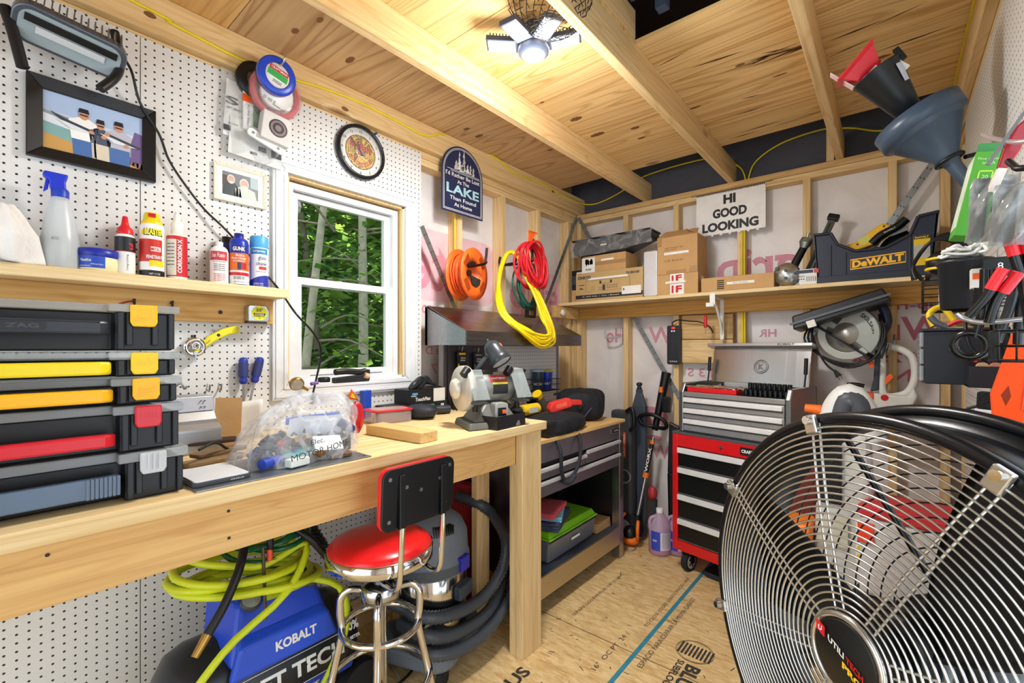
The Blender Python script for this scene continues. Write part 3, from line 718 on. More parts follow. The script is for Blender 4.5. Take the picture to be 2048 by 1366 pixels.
# spools
def spool(name, label, loc, R, rw, mline, mlab, ry=0.25):
    t = thing(name, label, 'line spool', loc, rot=(0.15, ry, LW))
    mb = MB(); rg = random.Random(3)
    for i in range(13):
        mb.torus(R * (.72 + .24 * rg.random()), .0028, 36, 6, Matrix.Translation((0, -rg.uniform(.006, rw - .006), 0)) @ Euler((PI / 2 + rg.uniform(-.06, .06), rg.uniform(-.06, .06), 0)).to_matrix().to_4x4())
    mb.build('coiled_line', mline, t)
    M = Matrix.Rotation(PI / 2, 4, 'X')
    mb = MB().at(M).lathe([(R * .35, -.002), (R * .95, -.002), (R * 1.02, .006), (R * 1.02, rw - .004), (R * .97, rw), (R * .35, rw)], 36, caps=False)
    mb.build('clear_case', clearmat('spool_case', '#F7E9EA', .16, .08), t)
    mb = MB().at(M).lathe([(.001, 0), (R * .62, 0), (R * .62, rw + .002), (.001, rw + .002)], 32); mb.build('centre_label', mlab, t)
    return t
t = spool('trimmer_line_spool', 'large clear spool of red trimmer line hanging by the plate', (.06, .803, 2.405), .098, .034, mat('#D93A45', .3, trans=.15), WHITE)
text(t, BLACK, [('||| |||| ||', -.02, -.04, .014, .045), ('TRIMMER LINE', .02, -.05, .005, .05)], y=-.037)
t = spool('trimmer_line_spool', 'small blue trimmer line spool hanging in front of the red one', (.105, .788, 2.455), .072, .026, mat('#1E46C8', .3), WHITE)
mb = MB().at(Matrix.Rotation(PI / 2, 4, 'X')).lathe([(.047, 0), (.0725, 0), (.0725, .024), (.066, .029), (.047, .029)], 36, caps=False); mb.build('blue_rim', mat('#2346C0', .3), t)
MB().box(-.036, .036, -.0297, -.0285, .012, .028).build('band', RED, t); MB().box(-.038, .038, -.0297, -.0285, -.012, .010).build('band', mat('#2EA84A', .5), t)
text(t, WHITE, [('CRAFTSMAN', 0, .020, .009, .062)], y=-.0302, bold=.02); text(t, BLACK, [('|||||||', .005, -.026, .013, .032)], y=-.030)
solo(MB().at(rotm(rx=PI / 2)).lathe([(.04, 0), (.075, 0), (.075, .03), (.04, .03)], 28, caps=False).build('tape_roll', BLACK), 'black round roll behind the red trimmer line spool', 'roll'); bpy.data.objects['tape_roll'].location = (.02, .745, 2.44); bpy.data.objects['tape_roll'].rotation_euler = (0, 0, LW)

# clock
t = thing('wall_clock', 'round black-rimmed clock with a yellow and red motorcycle dial', 'clock', (0, 1.228, 2.325), LW)
MX = Matrix.Rotation(PI / 2, 4, 'X')
mb = MB().at(MX).lathe([(.118, 0.0), (.128, .004), (.131, .016), (.127, .028), (.118, .031), (.113, .026), (.113, .014)], 56, caps=False); mb.build('rim', mat('#14181F', .25), t)
mb = MB().at(MX).lathe([(.001, 0.0), (.122, 0.0), (.122, .012), (.001, .012)], 48); mb.build('dial', mat('#F6F4EE', .5), t)
mb = MB().at(MX).lathe([(.079, .0122), (.082, .0126), (.001, .0126)], 48); mb.use(1).lathe([(.0785, .0129), (.001, .0129)], 48); mb.build('centre_dial', [mat('#B0281E', .5), mat('#F2C65A', .5)], t)
nums = [(str(h), .099 * math.sin(h * PI / 6), .099 * math.cos(h * PI / 6), .013, None) for h in range(1, 13)]
text(t, BLACK, nums, y=-.0135, bold=.01, name='hour_numerals')
mb = MB()
for k in range(60):
    a = k * PI / 30
    if k % 5: 
        if k % 5 in (2, 3): mb.at(Matrix.Translation((.099 * math.sin(a), -.0135, .099 * math.cos(a)))).box(-.0011, .0011, 0, .001, -.0011, .0011)
mb.at().build('minute_dot', BLACK, t)
DR = mat('#A3271C', .5)
arc = lambda R, sgn: (lambda x, z: ((R + sgn * z) * math.sin(x / R), -.0138, sgn * (R + sgn * z) * math.cos(x / R)))
text(t, DR, [('Indian', -.002, .030, .040, .115)], y=-.0138, bold=.035, name='dial_lettering', shear=.15, skew=-.12)
text(t, DR, [('MOTORCYCLES', 0, .0, .020, .135)], fn=arc(.058, -1), bold=.03, name='dial_lettering')
mb = MB().at(MX).lathe([(.024, .0131), (.001, .0131)], 24); mb.at()
mb.use(1)
for k in range(7): a = -.5 + k * .22; mb.add([(.004, -.0142, -.005), (.023 * math.cos(a), -.0142, -.004 + .023 * math.sin(a)), (.022 * math.cos(a + .1), -.0142, -.004 + .022 * math.sin(a + .1))], [(0, 1, 2)])
mb.use(2).add([(-.016, -.0144, -.014), (.004, -.0144, -.018), (.008, -.0144, .004), (-.006, -.0144, .014), (-.017, -.0144, .002)], [(0, 1, 2, 3, 4)])
mb.build('dial_emblem', [WHITE, DARK, mat('#B3402C', .5)], t)
mb = MB()
for a, L, w in ((-.35, .055, .004), (-.72, .085, .003)): mb.at(Matrix.Translation((0, 0, -.003)) @ Matrix.Rotation(a, 4, 'Y')).box(-w / 2, w / 2, -.0165, -.0155, -.015, L)
mb.at().build('hands', BLACK, t)
MB().at(MX).lathe([(.113, .024), (.06, .026), (.001, .0265)], 40).build('clock_glass', clearmat('clock_glass', '#FFFFFF', .04, .02), t)
o = MB().cyl((.0, 1.318, 2.452), (.012, 1.318, 2.452), .006, n=8).build('mounting_tack', mat('#3A5A80', .4)); solo(o, 'small dark tack in the plate above the clock', 'tack')

# lake sign
t = thing('novelty_sign', 'dark blue arched sign reading that someone would rather be lost at the lake', 'sign', (.040, 1.885, 2.36), rot=(0, .0, LW))
NAVY = mat('#232B4D', .45, var=.1)
def arch(w, h, i): 
    W2 = w / 2 - i; zb = -h / 2 + i; zc = h / 2 - w / 2
    return [(-W2, zb), (W2, zb)] + [(W2 * math.cos(k * PI / 24), zc + W2 * 1.0 * math.sin(k * PI / 24)) for k in range(25)]
mb = MB().prism(arch(.335, .40, 0), -.006, 0); mb.build('panel', NAVY, t, bev=.001)
mb = MB()
for i in (.010, .017):
    a = arch(.335, .40, i); b = arch(.335, .40, i + .0025); n = len(a)
    mb.add([(x, -.0066, z) for x, z in a] + [(x, -.0066, z) for x, z in b], [(k, (k + 1) % n, (k + 1) % n + n, k + n) for k in range(n)])
mb.box(-.125, .135, -.0068, -.0062, .048, .0505).box(-.10, .14, -.0068, -.0062, .040, .0425)
mb.build('border_line', WHITE, t)
mb = MB(); rg = random.Random(5)
def pine(x, z, h, w):
    for k in range(7):
        f = k / 7; ww = w * (1 - f * .9) * .6; zz = z + h * f
        mb.add([(x - ww + rg.uniform(-.004, .004), -.0068, zz), (x + ww + rg.uniform(-.004, .004), -.0068, zz + .003), (x + rg.uniform(-.002, .002), -.0068, zz + h * .28)], [(0, 1, 2)])
for a in ((-.03, .06, .095, .03), (.005, .06, .115, .032), (-.055, .055, .05, .03), (.06, .055, .06, .02), (.085, .052, .05, .02), (.035, .055, .05, .03), (-.01, .052, .04, .05)): pine(*a)
mb.build('tree_print', WHITE, t)
text(t, WHITE, [("I'd Rather Be Lost", 0, .022, .024, .275), ('At The', .0, -.013, .022, .095), ('Than Found', .0, -.115, .022, .215), ('At Home', .0, -.15, .022, .145)], y=-.0068, bold=.012, name='sign_lettering')
text(t, mat('#A9D3DE', .5, var=.2), [('LAKE', 0, -.062, .055, .265)], y=-.0068, bold=.03, name='sign_lettering')

# ---------------------------------------------------------------- shelf on the left wall with cans and bottles
ZS = 1.608
t = thing('wall_shelf', 'pale pine shelf board with a cleat across the pegboard', 'shelf', (0, -.5, 1.47))
MB().box(.0005, .140, -.6, .826, 1.572, ZS).build('shelf_board', wood('y', '#E8D3A6', '#D2B27C', knot=.3, seed=11), t, world=True, bev=.003)
MB().box(.0005, .038, -.6, .808, 1.471, 1.5715).build('cleat', wood('y', '#D5AC6C', '#B98847', knot=.4, seed=12), t, world=True, bev=.002)
o = MB().cyl((.039, .616, 1.508), (.036, .616, 1.508), .008, .006, 10).build('screw', DARK); solo(o, 'dark screw head in the cleat left of the tape measure', 'screw')
for k, (u, v) in enumerate(((267, 602), (343, 606))):
    p = ax(u, v, .045); mb = MB().cyl((.037, p.y, p.z), (.06, p.y, p.z + .004), .004, n=8).cyl((.055, p.y, p.z), (.058, p.y, p.z - .03), .004, n=8)
    solo(mb.build('wall_nail', BLACKM), ('bent dark nail under the shelf with red wire on it' if k == 0 else 'bent dark nail under the shelf without any wire'), 'nail')
    if k == 0:
        r_ = MB().tube([p + Vector((.01, 0, .0)), p + Vector((.015, -.02, -.006)), p + Vector((.015, -.04, -.014))], .003, 6, 3)
        solo(r_.build('wire_scrap', mat('#8C1F1F', .5)), 'short red wire scrap hanging on the bent nail', 'wire')

def can(name, label, cat, x, y, r, prof, parts, labels=(), rz=None, mats=None):
    """prof: body profile; parts: (name, profile, material). Faces the camera."""
    a = math.atan2(CAM.x - x, -(CAM.y - y))
    t = thing(name, label, cat, (x, y, ZS), rz if rz is not None else a)
    for nm, pf, m in parts: MB().lathe(pf, 28).build(nm, m, t)
    return t
def bottle_prof(r, h, sh, nr): return [(r * .92, 0), (r, .004), (r, h - sh), (r * .92, h - sh * .6), (nr * 1.3, h - sh * .12), (nr, h)]
# rag over a bottle
t = can('soap_bottle', 'white pump bottle half covered by a white rag at the shelf left end', 'bottle', .085, .045, .04, None, [('bottle', bottle_prof(.042, .17, .05, .014), WHITE)])
text(t, GREY, [('gentle and', .0, .035, .006, .04), ('tough cleaning', 0, .026, .006, .045), ('8 fl oz (240 ml)', 0, .010, .006, .045)], fn=bend(.042))
def ragf(u, v):
    a = -.4 + 2.6 * u; zz = .185 - .165 * v ** 1.2 - .02 * u
    r = .022 + .050 * min(1, v * 1.7) + .009 * math.sin(9 * u + 5 * v) * v + .006 * math.sin(21 * u)
    return (.085 + r * math.cos(a - .9), .05 + r * 1.15 * math.sin(a - .9), ZS + zz + .006 * math.sin(7 * u))
o = MB().sheet(ragf, 40, 26).build('rag', mat('#ECEBE8', .9, bump=.25, bscale=130), solid=.003); solo(o, 'crumpled white rag draped over the bottle at the shelf end', 'rag')
PPC = mat('#E8EEF0', .35, trans=.55, alpha=1, var=0)
t = can('spray_bottle', 'tall translucent spray bottle with a bright blue trigger head', 'spray bottle', .08, .178, .045, None,
        [('bottle', [(.040, 0), (.043, .004), (.043, .085), (.041, .10), (.034, .15), (.023, .205), (.017, .222)], clearmat('spray_plastic', '#E9EEF0', .55, .3)), ('liquid', [(.039, .002), (.0415, .004), (.0415, .095), (.001, .096)], clearmat('spray_liquid', '#E4ECEC', .5, .1))])
MB().lathe([(.020, .212), (.0205, .235), (.018, .240)], 24).build('collar', BLUE, t)
MB().prism([(-.022, .237), (.014, .237), (.012, .262), (.018, .285), (-.034, .287), (-.038, .272), (-.024, .262)], -.013, .013).build('trigger_head', mat('#2036C4', .35), t, bev=.004)
MB().prism([(-.030, .268), (-.022, .265), (-.026, .235), (-.036, .225)], -.006, .006).build('trigger', mat('#2036C4', .35), t, bev=.002)
text(t, GREY, [('8OZ.', -.01, .085, .008, .018)], fn=bend(.043))
t = can('jelly_jar', 'squat pale yellow jar with a wide royal blue lid and blue label', 'jar', .075, .262, .05, None,
        [('jar', [(.046, 0), (.052, .006), (.053, .03), (.050, .05)], mat('#E6E2B4', .3)), ('lid', [(.052, .046), (.054, .05), (.054, .068), (.048, .072), (.001, .072)], mat('#1E2F9E', .35))])
mb = MB(); band(mb, .053, -.9, .35, .010, .045, 12); mb.build('label', mat('#2348B8', .4), t)
text(t, WHITE, [('Vaseline', -.028, .033, .009, .028)], fn=bend(.0536), bold=.02); text(t, WHITE, [('PETROLEUM JELLY', .0, .020, .005, .03), ('ORIGINAL', -.03, .015, .004, .03)], fn=bend(.0536))
t = can('oil_bottle', 'slim white and black lubricant bottle with a red pointed cap', 'bottle', .085, .328, .026, None,
        [('bottle', bottle_prof(.0265, .135, .016, .014), mat('#ECECEA', .4)), ('cap', [(.021, .132), (.021, .150), (.013, .158), (.010, .166), (.007, .19), (.004, .192)], mat('#D21F2A', .35))])
mb = MB(); band(mb, .0265, -PI, PI, .075, .122, 28); mb.build('label_band', mat('#1C1E22', .4), t); mb = MB(); band(mb, .0266, -PI, PI, .0735, .0755, 28); mb.build('label_stripe', RED, t)
text(t, BLACK, [('Long-Lasting', 0, 0, .007, .05)], fn=lambda x, z: bend(.0265)(.006 - z, .04 + x)); text(t, RED, [('3', .016, .092, .02, .012)], fn=bend(.0267), bold=.03)
t = can('aerosol_can', 'red, white and black penetrant spray can with a yellow top', 'spray can', .085, .398, .033, None,
        [('can', [(.033, 0), (.0335, .003), (.0335, .165), (.030, .177), (.026, .18)], mat('#F0EFEB', .3)), ('cap', [(.029, .176), (.0295, .186), (.024, .190), (.022, .212), (.020, .216), (.001, .216)], mat('#EFD01C', .4))])
mb = MB(); band(mb, .0335, -PI, .9, .05, .125, 28); mb.build('label', mat('#C92A1E', .4), t); mb = MB(); band(mb, .0336, -PI, PI, .0, .022, 28); mb.build('label_base', BLACK, t)
mb = MB(); band(mb, .0337, -.2, 1.1, .035, .055, 8); band(mb, .0337, -.95, -.5, .14, .155, 6); mb.build('label_patch', mat('#E8D21E', .4), t); mb = MB(); band(mb, .0338, -.1, .75, .085, .10, 8); mb.build('label_patch', WHITE, t)
text(t, mat('#F3E32A', .4), [('BLASTER', .006, .150, .022, .052)], fn=bend(.0337, .0012), bold=.05); text(t, BLACK, [('BLASTER', .0045, .1485, .024, .055)], fn=bend(.0337, .0006), bold=.09)
text(t, RED, [('METAL', .010, .092, .010, .025)], fn=bend(.034), bold=.02); text(t, WHITE, [('PENETRANT', .008, .066, .012, .046)], fn=bend(.034), bold=.03); text(t, WHITE, [('NET 11 OZ', .008, .010, .006, .03)], fn=bend(.034))
MB().box(-.010, .010, -.026, -.018, .200, .212).build('nozzle', RED, t)
t = can('lubricant_bottle', 'red and white bottle with side-written corrosion label and white spout', 'bottle', .085, .468, .03, None,
        [('bottle', [(.029, 0), (.030, .004), (.030, .150), (.027, .156), (.018, .160), (.017, .182)], mat('#E9E6DC', .4)), ('spout', [(.018, .178), (.019, .192), (.016, .20), (.012, .205), (.010, .222), (.006, .236), (.005, .236)], mat('#EFEDE4', .4))])
mb = MB(); band(mb, .030, -PI, PI, .010, .150, 28); mb.build('label', mat('#C5202A', .4), t); mb = MB(); band(mb, .0302, -1.4, -.05, .014, .138, 10); mb.build('label_panel', mat('#D9D4C4', .5), t)
text(t, WHITE, [('CORROSION X', 0, 0, .013, .115)], fn=lambda x, z: bend(.0305)(.008 - z, .08 + x), bold=.03)
text(t, DARK, [('-------- -----', -.02, .05 + k * .012, .003, .024) for k in range(7)], fn=bend(.0305))
t = can('fuel_treatment_can', 'white and red fuel treatment can with a small white cap', 'can', .085, .598, .029, None,
        [('can', [(.029, 0), (.0295, .003), (.0295, .118), (.026, .130), (.018, .138), (.013, .140)], mat('#F2F0EE', .3)), ('cap', [(.012, .138), (.0125, .155), (.010, .157), (.001, .157)], WHITE)])
mb = MB(); band(mb, .0295, -1.2, .95, .085, .118, 14); mb.build('label', mat('#C93B44', .4), t)
text(t, WHITE, [('Sea Foam', -.004, .104, .016, .045)], fn=bend(.030), bold=.01, shear=.3); text(t, BLACK, [('MOTOR TREATMENT', 0, .080, .004, .042)] + [('------- ----- -----', 0, .070 - k * .007, .0025, .036) for k in range(4)], fn=bend(.030))
text(t, mat('#C93B44', .4), [('---- ------- ---', 0, .035 - k * .006, .0025, .036) for k in range(5)], fn=bend(.030))
t = can('aerosol_can', 'dark blue can with a black cap hidden behind the brake cleaner', 'spray can', .035, .640, .026, None, [('can', [(.028, 0), (.028, .155), (.02, .165)], mat('#2B2F6A', .4)), ('cap', [(.017, .163), (.017, .19), (.001, .19)], BLACK)])
t = can('aerosol_can', 'blue and orange brake parts cleaner spray can with a blue cap', 'spray can', .092, .662, .033, None,
        [('can', [(.032, 0), (.0325, .003), (.0325, .158), (.029, .172), (.022, .178)], mat('#2038A8', .3)), ('cap', [(.0165, .176), (.016, .198), (.001, .199)], mat('#23208C', .4))])
mb = MB(); band(mb, .0325, -1.25, 1.3, .055, .120, 14); mb.build('label', mat('#E56A1E', .4), t); mb = MB(); band(mb, .0327, -1.25, 1.3, .036, .048, 14); mb.build('label_band', RED, t); mb = MB(); band(mb, .0326, -1.25, 1.3, .004, .055, 14); mb.build('label_base', mat('#E4E2E2', .4), t)
mb = MB(); band(mb, .0328, .1, .8, .060, .085, 8); mb.build('disc_picture', mat('#B3262A', .4), t); mb = MB(); band(mb, .0329, -.15, .2, .058, .085, 6); mb.build('disc_picture', mat('#3A4560', .4), t)
mb = MB(); band(mb, .0327, -.85, .85, .124, .148, 10); mb.build('badge', mat('#16246E', .4), t)
text(t, WHITE, [('GUNK', 0, .136, .015, .042)], fn=bend(.033), bold=.04); text(t, WHITE, [('Brake', .004, .112, .009, .028), ('Parts Cleaner', 0, .101, .008, .05), ('CHLORINATED', 0, .090, .006, .04)], fn=bend(.0329), bold=.02); text(t, BLACK, [('NET WT 19 OZ', 0, .012, .005, .034), ('---- ------ ----', 0, .024, .003, .036), ('---- ------ ----', 0, .030, .003, .036)], fn=bend(.0329))
t = can('aerosol_can', 'white glass cleaner spray can with a sky blue cap by the window trim', 'spray can', .088, .735, .033, None,
        [('can', [(.032, 0), (.0325, .003), (.0325, .150), (.031, .156)], mat('#EDF2F6', .3)), ('cap', [(.032, .154), (.0325, .157), (.0325, .196), (.030, .200), (.001, .2005)], mat('#4FA6DC', .4))])
mb = MB(); band(mb, .0326, -.9, 1.0, .128, .150, 12); mb.build('label', mat('#2C86C4', .4), t); mb = MB(); band(mb, .0326, -PI, PI, .003, .04, 28, zf=lambda u, v: .003 + v * (.030 + .014 * math.cos(u * 6.28 + 2.2))); mb.build('label_base', mat('#2A32A0', .4), t); mb = MB(); band(mb, .0328, .0, .85, .068, .080, 8); mb.build('label_patch', mat('#D0392E', .4), t)
text(t, WHITE, [('Sprayway', .0, .139, .012, .050)], fn=bend(.0331), bold=.02, shear=.2); text(t, mat('#3B3350', .5), [('glass', .012, .112, .020, .030), ('cleaner', .010, .092, .015, .040)], fn=bend(.0328)); text(t, BLACK, [('AMMONIA FREE', .008, .060, .004, .036)], fn=bend(.0328)); text(t, WHITE, [('STREAK FREE', -.003, .014, .004, .035), ('NET WT 19 OZ', -.003, .007, .004, .035)], fn=bend(.0331))

# tape measure, lock, knife, nut drivers
t = thing('tape_measure', 'chrome tape measure with a yellow round face at the cleat end', 'tape measure', (.039, .74, 1.476), LW)
MB().prism([(-.041, 0), (.036, 0), (.041, .012), (.041, .045), (.028, .066), (-.036, .066), (-.041, .058)], -.036, -.002).build('case', mat('#BFC2C4', .2, 1.0, var=0), t, bev=.004)
MB().cyl((.001, -.0365, .034), (.001, -.0378, .034), .028, n=32).build('face_sticker', mat('#E6E21E', .4), t); MB().box(-.021, .023, -.0384, -.0379, .026, .034).build('name_band', BLACK, t); MB().box(-.041, .030, -.034, -.004, -.006, .002).build('tape_mouth', DARK, t)
text(t, BLACK, [("25'", 0, .046, .012, .024), ('POWERLOCK', .001, .021, .007, .042), ('II', .001, .013, .004, .006)], y=-.0382, bold=.03); text(t, WHITE, [('STANLEY', .001, .030, .005, .036)], y=-.0388, bold=.02)
hook('peg_hook', 'short black peg hook carrying the round padlock', (0.002, .535, 1.40), LW, .03, .02, .004)
t = thing('padlock', 'shiny round disc padlock with its key hanging on a peg hook', 'padlock', (.02, .535, 1.375), LW)
mb = MB().at(MX).lathe([(.024, 0), (.035, .002), (.036, .012), (.034, .020), (.022, .021), (.020, .012)], 32, caps=False).at(); mb.torus(.012, .0045, 20, 8, Matrix.Translation((.004, -.012, .004)) @ MX); mb.build('lock_body', CHROME, t)
MB().box(-.002, .002, -.024, -.020, -.055, -.018).cyl((.0, -.025, -.022), (0, -.0195, -.022), .007, n=12).build('key', STEEL, t)
hook('peg_hook', 'small wire peg hook above the yellow utility knife', (0.002, .60, 1.425), LW, .025, .015, .003, STEEL)
t = thing('utility_knife', 'yellow curved utility knife hung slanting on the pegboard', 'utility knife', (.02, .60, 1.405), rot=(0, 0, LW))
mb = MB().prism([(-.072, -.045), (-.060, -.058), (.0, -.008), (.045, .018), (.083, .026), (.083, .052), (.072, .056), (.030, .042), (-.02, .012)], -.012, .0); mb.build('handle', mat('#E8DE22', .4), t, bev=.005)
MB().prism([(.058, .028), (.083, .026), (.083, .050), (.066, .046)], -.0135, -.0122).build('nose', mat('#C9BE1C', .4), t); mb = MB().cyl((.012, -.0128, .016), (.012, -.0118, .016), .006, n=10); mb.build('release_screw', DARK, t)
text(t, DARK, [('STANLEY', 0, 0, .006, .04)], fn=lambda x, z: (-.03 + x * .8 - z * .6, -.0125, -.016 + x * .6 + z * .8))
def driver(label, loc, tilt):
    t = thing('nut_driver', label, 'nut driver', loc, rot=(0, tilt, LW))
    MB().lathe([(.010, -.105), (.014, -.098), (.015, -.088), (.0125, -.082), (.0165, -.075), (.0165, -.02), (.0165, -.012), (.012, -.002), (.001, 0)], 20).build('grip', mat('#2A3A9E', .35), t)
    MB().cyl((0, 0, -.104), (0, 0, -.265), .0045, n=10).build('shaft', STEEL, t)
    MB().lathe([(.0168, -.075), (.0172, -.07), (.0172, -.03), (.0168, -.02)], 20, caps=False).build('grip_sleeve', mat('#333C74', .6), t)
driver('upright nut driver with a long dark blue grip beside the window trim', (.03, .699, 1.335), 0.0)
driver('slanted blue-gripped nut driver nearest the window trim', (.03, .762, 1.335), .22)
for k, (u, v, l) in enumerate(((415, 778, 'lone straight peg hook below the padlock'), (438, 776, 'peg hook behind the cardboard piece'))):
    p = ax(u, v, .004); hook('peg_hook', l, (0.002, p.y, p.z), LW, .03, .018, .003, STEEL)
p = ax(352, 772, .03); o = MB().tube([p, p + Vector((.02, .01, .01)), p + Vector((.02, .02, -.01)), p + Vector((.01, .03, -.004))], .004, 6, 4).build('key_ring', STEEL); solo(o, 'small metal key cluster at the right of the toolbox stack', 'keys')

# things on the window sill
t = thing('pressure_gauge', 'brass pressure gauge lying on the window sill', 'gauge', az(592, 765, 1.232), rot=(.5, .35, LW))
MB().at(MX).lathe([(.001, 0), (.026, 0), (.028, .006), (.028, .016), (.022, .018)], 24).build('case', BRASS, t); MB().at(MX).lathe([(.001, .0185), (.023, .0185)], 24).build('face', WHITE, t); MB().cyl((.026, -.008, -.006), (.058, -.008, -.014), .007, .005, 10).build('stem', BRASS, t)
p = az(622, 768, 1.232); o = MB().cyl(p, p + Vector((-.002, .028, .004)), .007, n=10).build('wire_connector', mat('#6A4A9C', .5)); solo(o, 'small purple wire connector on the sill', 'connector')
p = az(648, 764, 1.231); o = MB().lathe([(.024, 0), (.025, .016), (.020, .020), (.001, .020)], 20).build('round_cap', BLACK); o.location = p; solo(o, 'round black cap on the sill beside the heat gun', 'cap')
t = thing('staple_gun', 'black handled staple gun lying along the window sill', 'staple gun', az(680, 766, 1.231), rot=(0, 0, LW + .05))
MB().prism([(-.03, 0), (.13, 0), (.135, .012), (.135, .05), (.115, .052), (.10, .03), (-.03, .022)], -.012, .012).build('body', mat('#2A2C30', .35, .3), t, bev=.003)
MB().tube([(-.022, 0, .044), (.03, 0, .046), (.09, 0, .040), (.12, 0, .044)], .0125, 10, 4).build('lever_handle', BLACK, t); MB().cyl((.105, -.0125, .028), (.125, -.0125, .022), .012, n=8).build('wear_patch', mat('#C9A58C', .6), t)
# ================================================================== WOOD WORKBENCH AND WHAT LIES ON IT
ZB = 1.033
BW = wood('y', '#E5C894', '#CFA668', knot=.5, seed=21)
t = thing('workbench', 'long pine workbench with a deep front apron under the window', 'workbench', (.38, .6, 0))
mb = MB()
for i, (xa, xb) in enumerate(((.001, .235), (.237, .475), (.477, .765))): mb.box(xa, xb, -.62, 1.73, .995, ZB)
mb.build('bench_top', wood('y', '#E9D1A0', '#D0A768', knot=.6, seed=22), t, bev=.003, world=True)
MB().box(.680, .719, -.62, 1.558, .857, .9945).build('apron', wood('y', '#DDB678', '#C2935A', knot=.75, seed=23), t, bev=.003, world=True)
mb = MB().box(.719, .757, 1.558, 1.697, .0, .9945).box(.680, .7185, 1.560, 1.597, 0, .856); mb.build('leg', wood('z', '#E6CB9A', '#CFAA70', knot=.9, seed=24), t, bev=.003, world=True)
MB().box(.03, .07, 1.56, 1.697, .0, .9945).build('leg', PZ, t, bev=.003, world=True)
MB().box(.072, .679, 1.60, 1.64, .857, .9945).build('end_rail', PX, t, bev=.003, world=True)
MB().box(.40, .4385, 1.60, 1.69, 0, .856).build('leg', PZ, t, bev=.003, world=True)
mb = MB()
for u, v in ((457, 1022), (458, 1076), (95, 1110), (330, 1022)): 
    p = ax(u, v, .7193); mb.cyl(p, p + Vector((.0006, 0, 0)), .004, n=8)
mb.build('screw_head', DARK, t, world=True)

# stack of five toolboxes at the left
CLRLID = clearmat('organiser_lid', '#DDE2E4', .32, .15)
TBK = mat('#0C0F14', .42)
def toolbox(zb, h, lid, ur, latch, handle, label, dot='bump', hz=.5):
    yr = ax(ur, 850, .72).y; Wd = .47; t = thing('toolbox', label, 'toolbox', (.715, yr - Wd / 2, zb), LW, 'stack of toolboxes')
    W2, D, B, rc = Wd / 2, .36, .115, .035
    def outline(e, r): return [(-W2 - e, D + e), (-W2 - e, -e), (-W2 + B + e, -e), (-W2 + B + e, r - e), (W2 - B - e, r - e), (W2 - B - e, -e), (W2 + e, -e), (W2 + e, D + e)]
    MB().prism(outline(-.006, rc), .001, h - lid, 'xy').build('body', TBK, t, bev=.004)
    MB().prism(outline(.006, rc), h - lid, h - .0008, 'xy').build('lid', CLRLID, t, bev=.003)
    mb = MB()
    for s in (-1, 1):
        for o in (.010, .040, .085, .100):
            x = s * (W2 - o); mb.box(x - .006, x + .006, -.003, .003, (h - lid) * .15 if o in (.04, .085) else .004, h - lid)
    mb.build('rib', mat('#14181E', .4), t, bev=.002)
    for s in (-1, 1):
        lx = s * (W2 - .062); mb = MB().prism([(lx - .024, h - .002), (lx + .024, h - .002), (lx + .024, h - .040), (lx + .019, h - .050), (lx - .019, h - .050), (lx - .024, h - .040)], -.016, -.007)
        la = mb.build('latch', latch, t, bev=.003)
        mb = MB()
        if dot == 'bump':
            for i in range(5):
                for j in range(3): mb.cyl((lx - .014 + i * .007, -.016, h - .018 - j * .005), (lx - .014 + i * .007, -.0172, h - .018 - j * .005), .0013, n=6)
        elif dot == 'rib':
            for j in range(3): mb.box(lx - .014, lx + .014, -.0175, -.016, h - .024 - j * .006, h - .0215 - j * .006)
        elif dot == 'clear':
            for j in range(3): mb.box(lx - .012 + j * .010, lx - .008 + j * .010, -.019, -.016, h - .040, h - .004)
        else: mb.box(lx - .012, lx + .012, -.018, -.016, h - .030, h - .024)
        mb.build('latch_grip', latch, la)
    if handle is not None:
        zc = (h - lid) * hz; hh = .014
        pts = [(-W2 + B - .004, -.0, zc), (-W2 + B + .025, -.012, zc), (0, -.014, zc), (W2 - B - .025, -.012, zc), (W2 - B + .004, -.0, zc)]
        if dot == 'clear':
            MB().box(-W2 + B + .002, W2 - B - .002, -.004, .016, zc - .022, zc + .020).build('grip', handle, t, bev=.003)
            mb = MB()
            for s in (-1, 1):
                for i in range(8): x = s * (W2 - B - .006 - i * .007); mb.box(x - .0025, x + .0025, -.0065, -.003, zc - .022, zc + .020)
            mb.build('grip_rib', handle, t)
        else:
            mb = MB().prism([(-W2 + B + .001, -.002), (-W2 + B + .02, -.013), (W2 - B - .02, -.013), (W2 - B - .001, -.002), (W2 - B - .001, .012), (-W2 + B + .001, .012)], zc - hh, zc + hh, 'xy')
            hd = mb.build('handle', handle, t, bev=.005)
    return t
z0 = ZB + .001
tb = []
tb.append(toolbox(z0, .107, .022, 371, clearmat('clear_latch', '#E4E6E8', .6, .15), mat('#5C6E84', .4), 'black toolbox at the stack bottom with clear latch and blue-grey grip', 'clear'))
tb.append(toolbox(z0 + .108, .103, .020, 362, mat('#CE2434', .35), mat('#CE1F2E', .35), 'black toolbox with red latch and red handle, second from the stack bottom', 'bump', .38))
tb.append(toolbox(z0 + .212, .060, .018, 358, mat('#F2B512', .4), mat('#F2B216', .4), 'black toolbox with amber ribbed latch in the middle of the stack', 'rib', .55))
tb.append(toolbox(z0 + .273, .056, .018, 355, mat('#EFC916', .4), mat('#EBD21C', .4), 'black toolbox with lemon yellow latch and handle, second from the stack top', 'bump', .55))
tb.append(toolbox(z0 + .330, .104, .018, 354, mat('#F4BE14', .4), mat('#2B3038', .4), 'tall black toolbox on the stack top with yellow latch and dark handle', 'bar', .58))
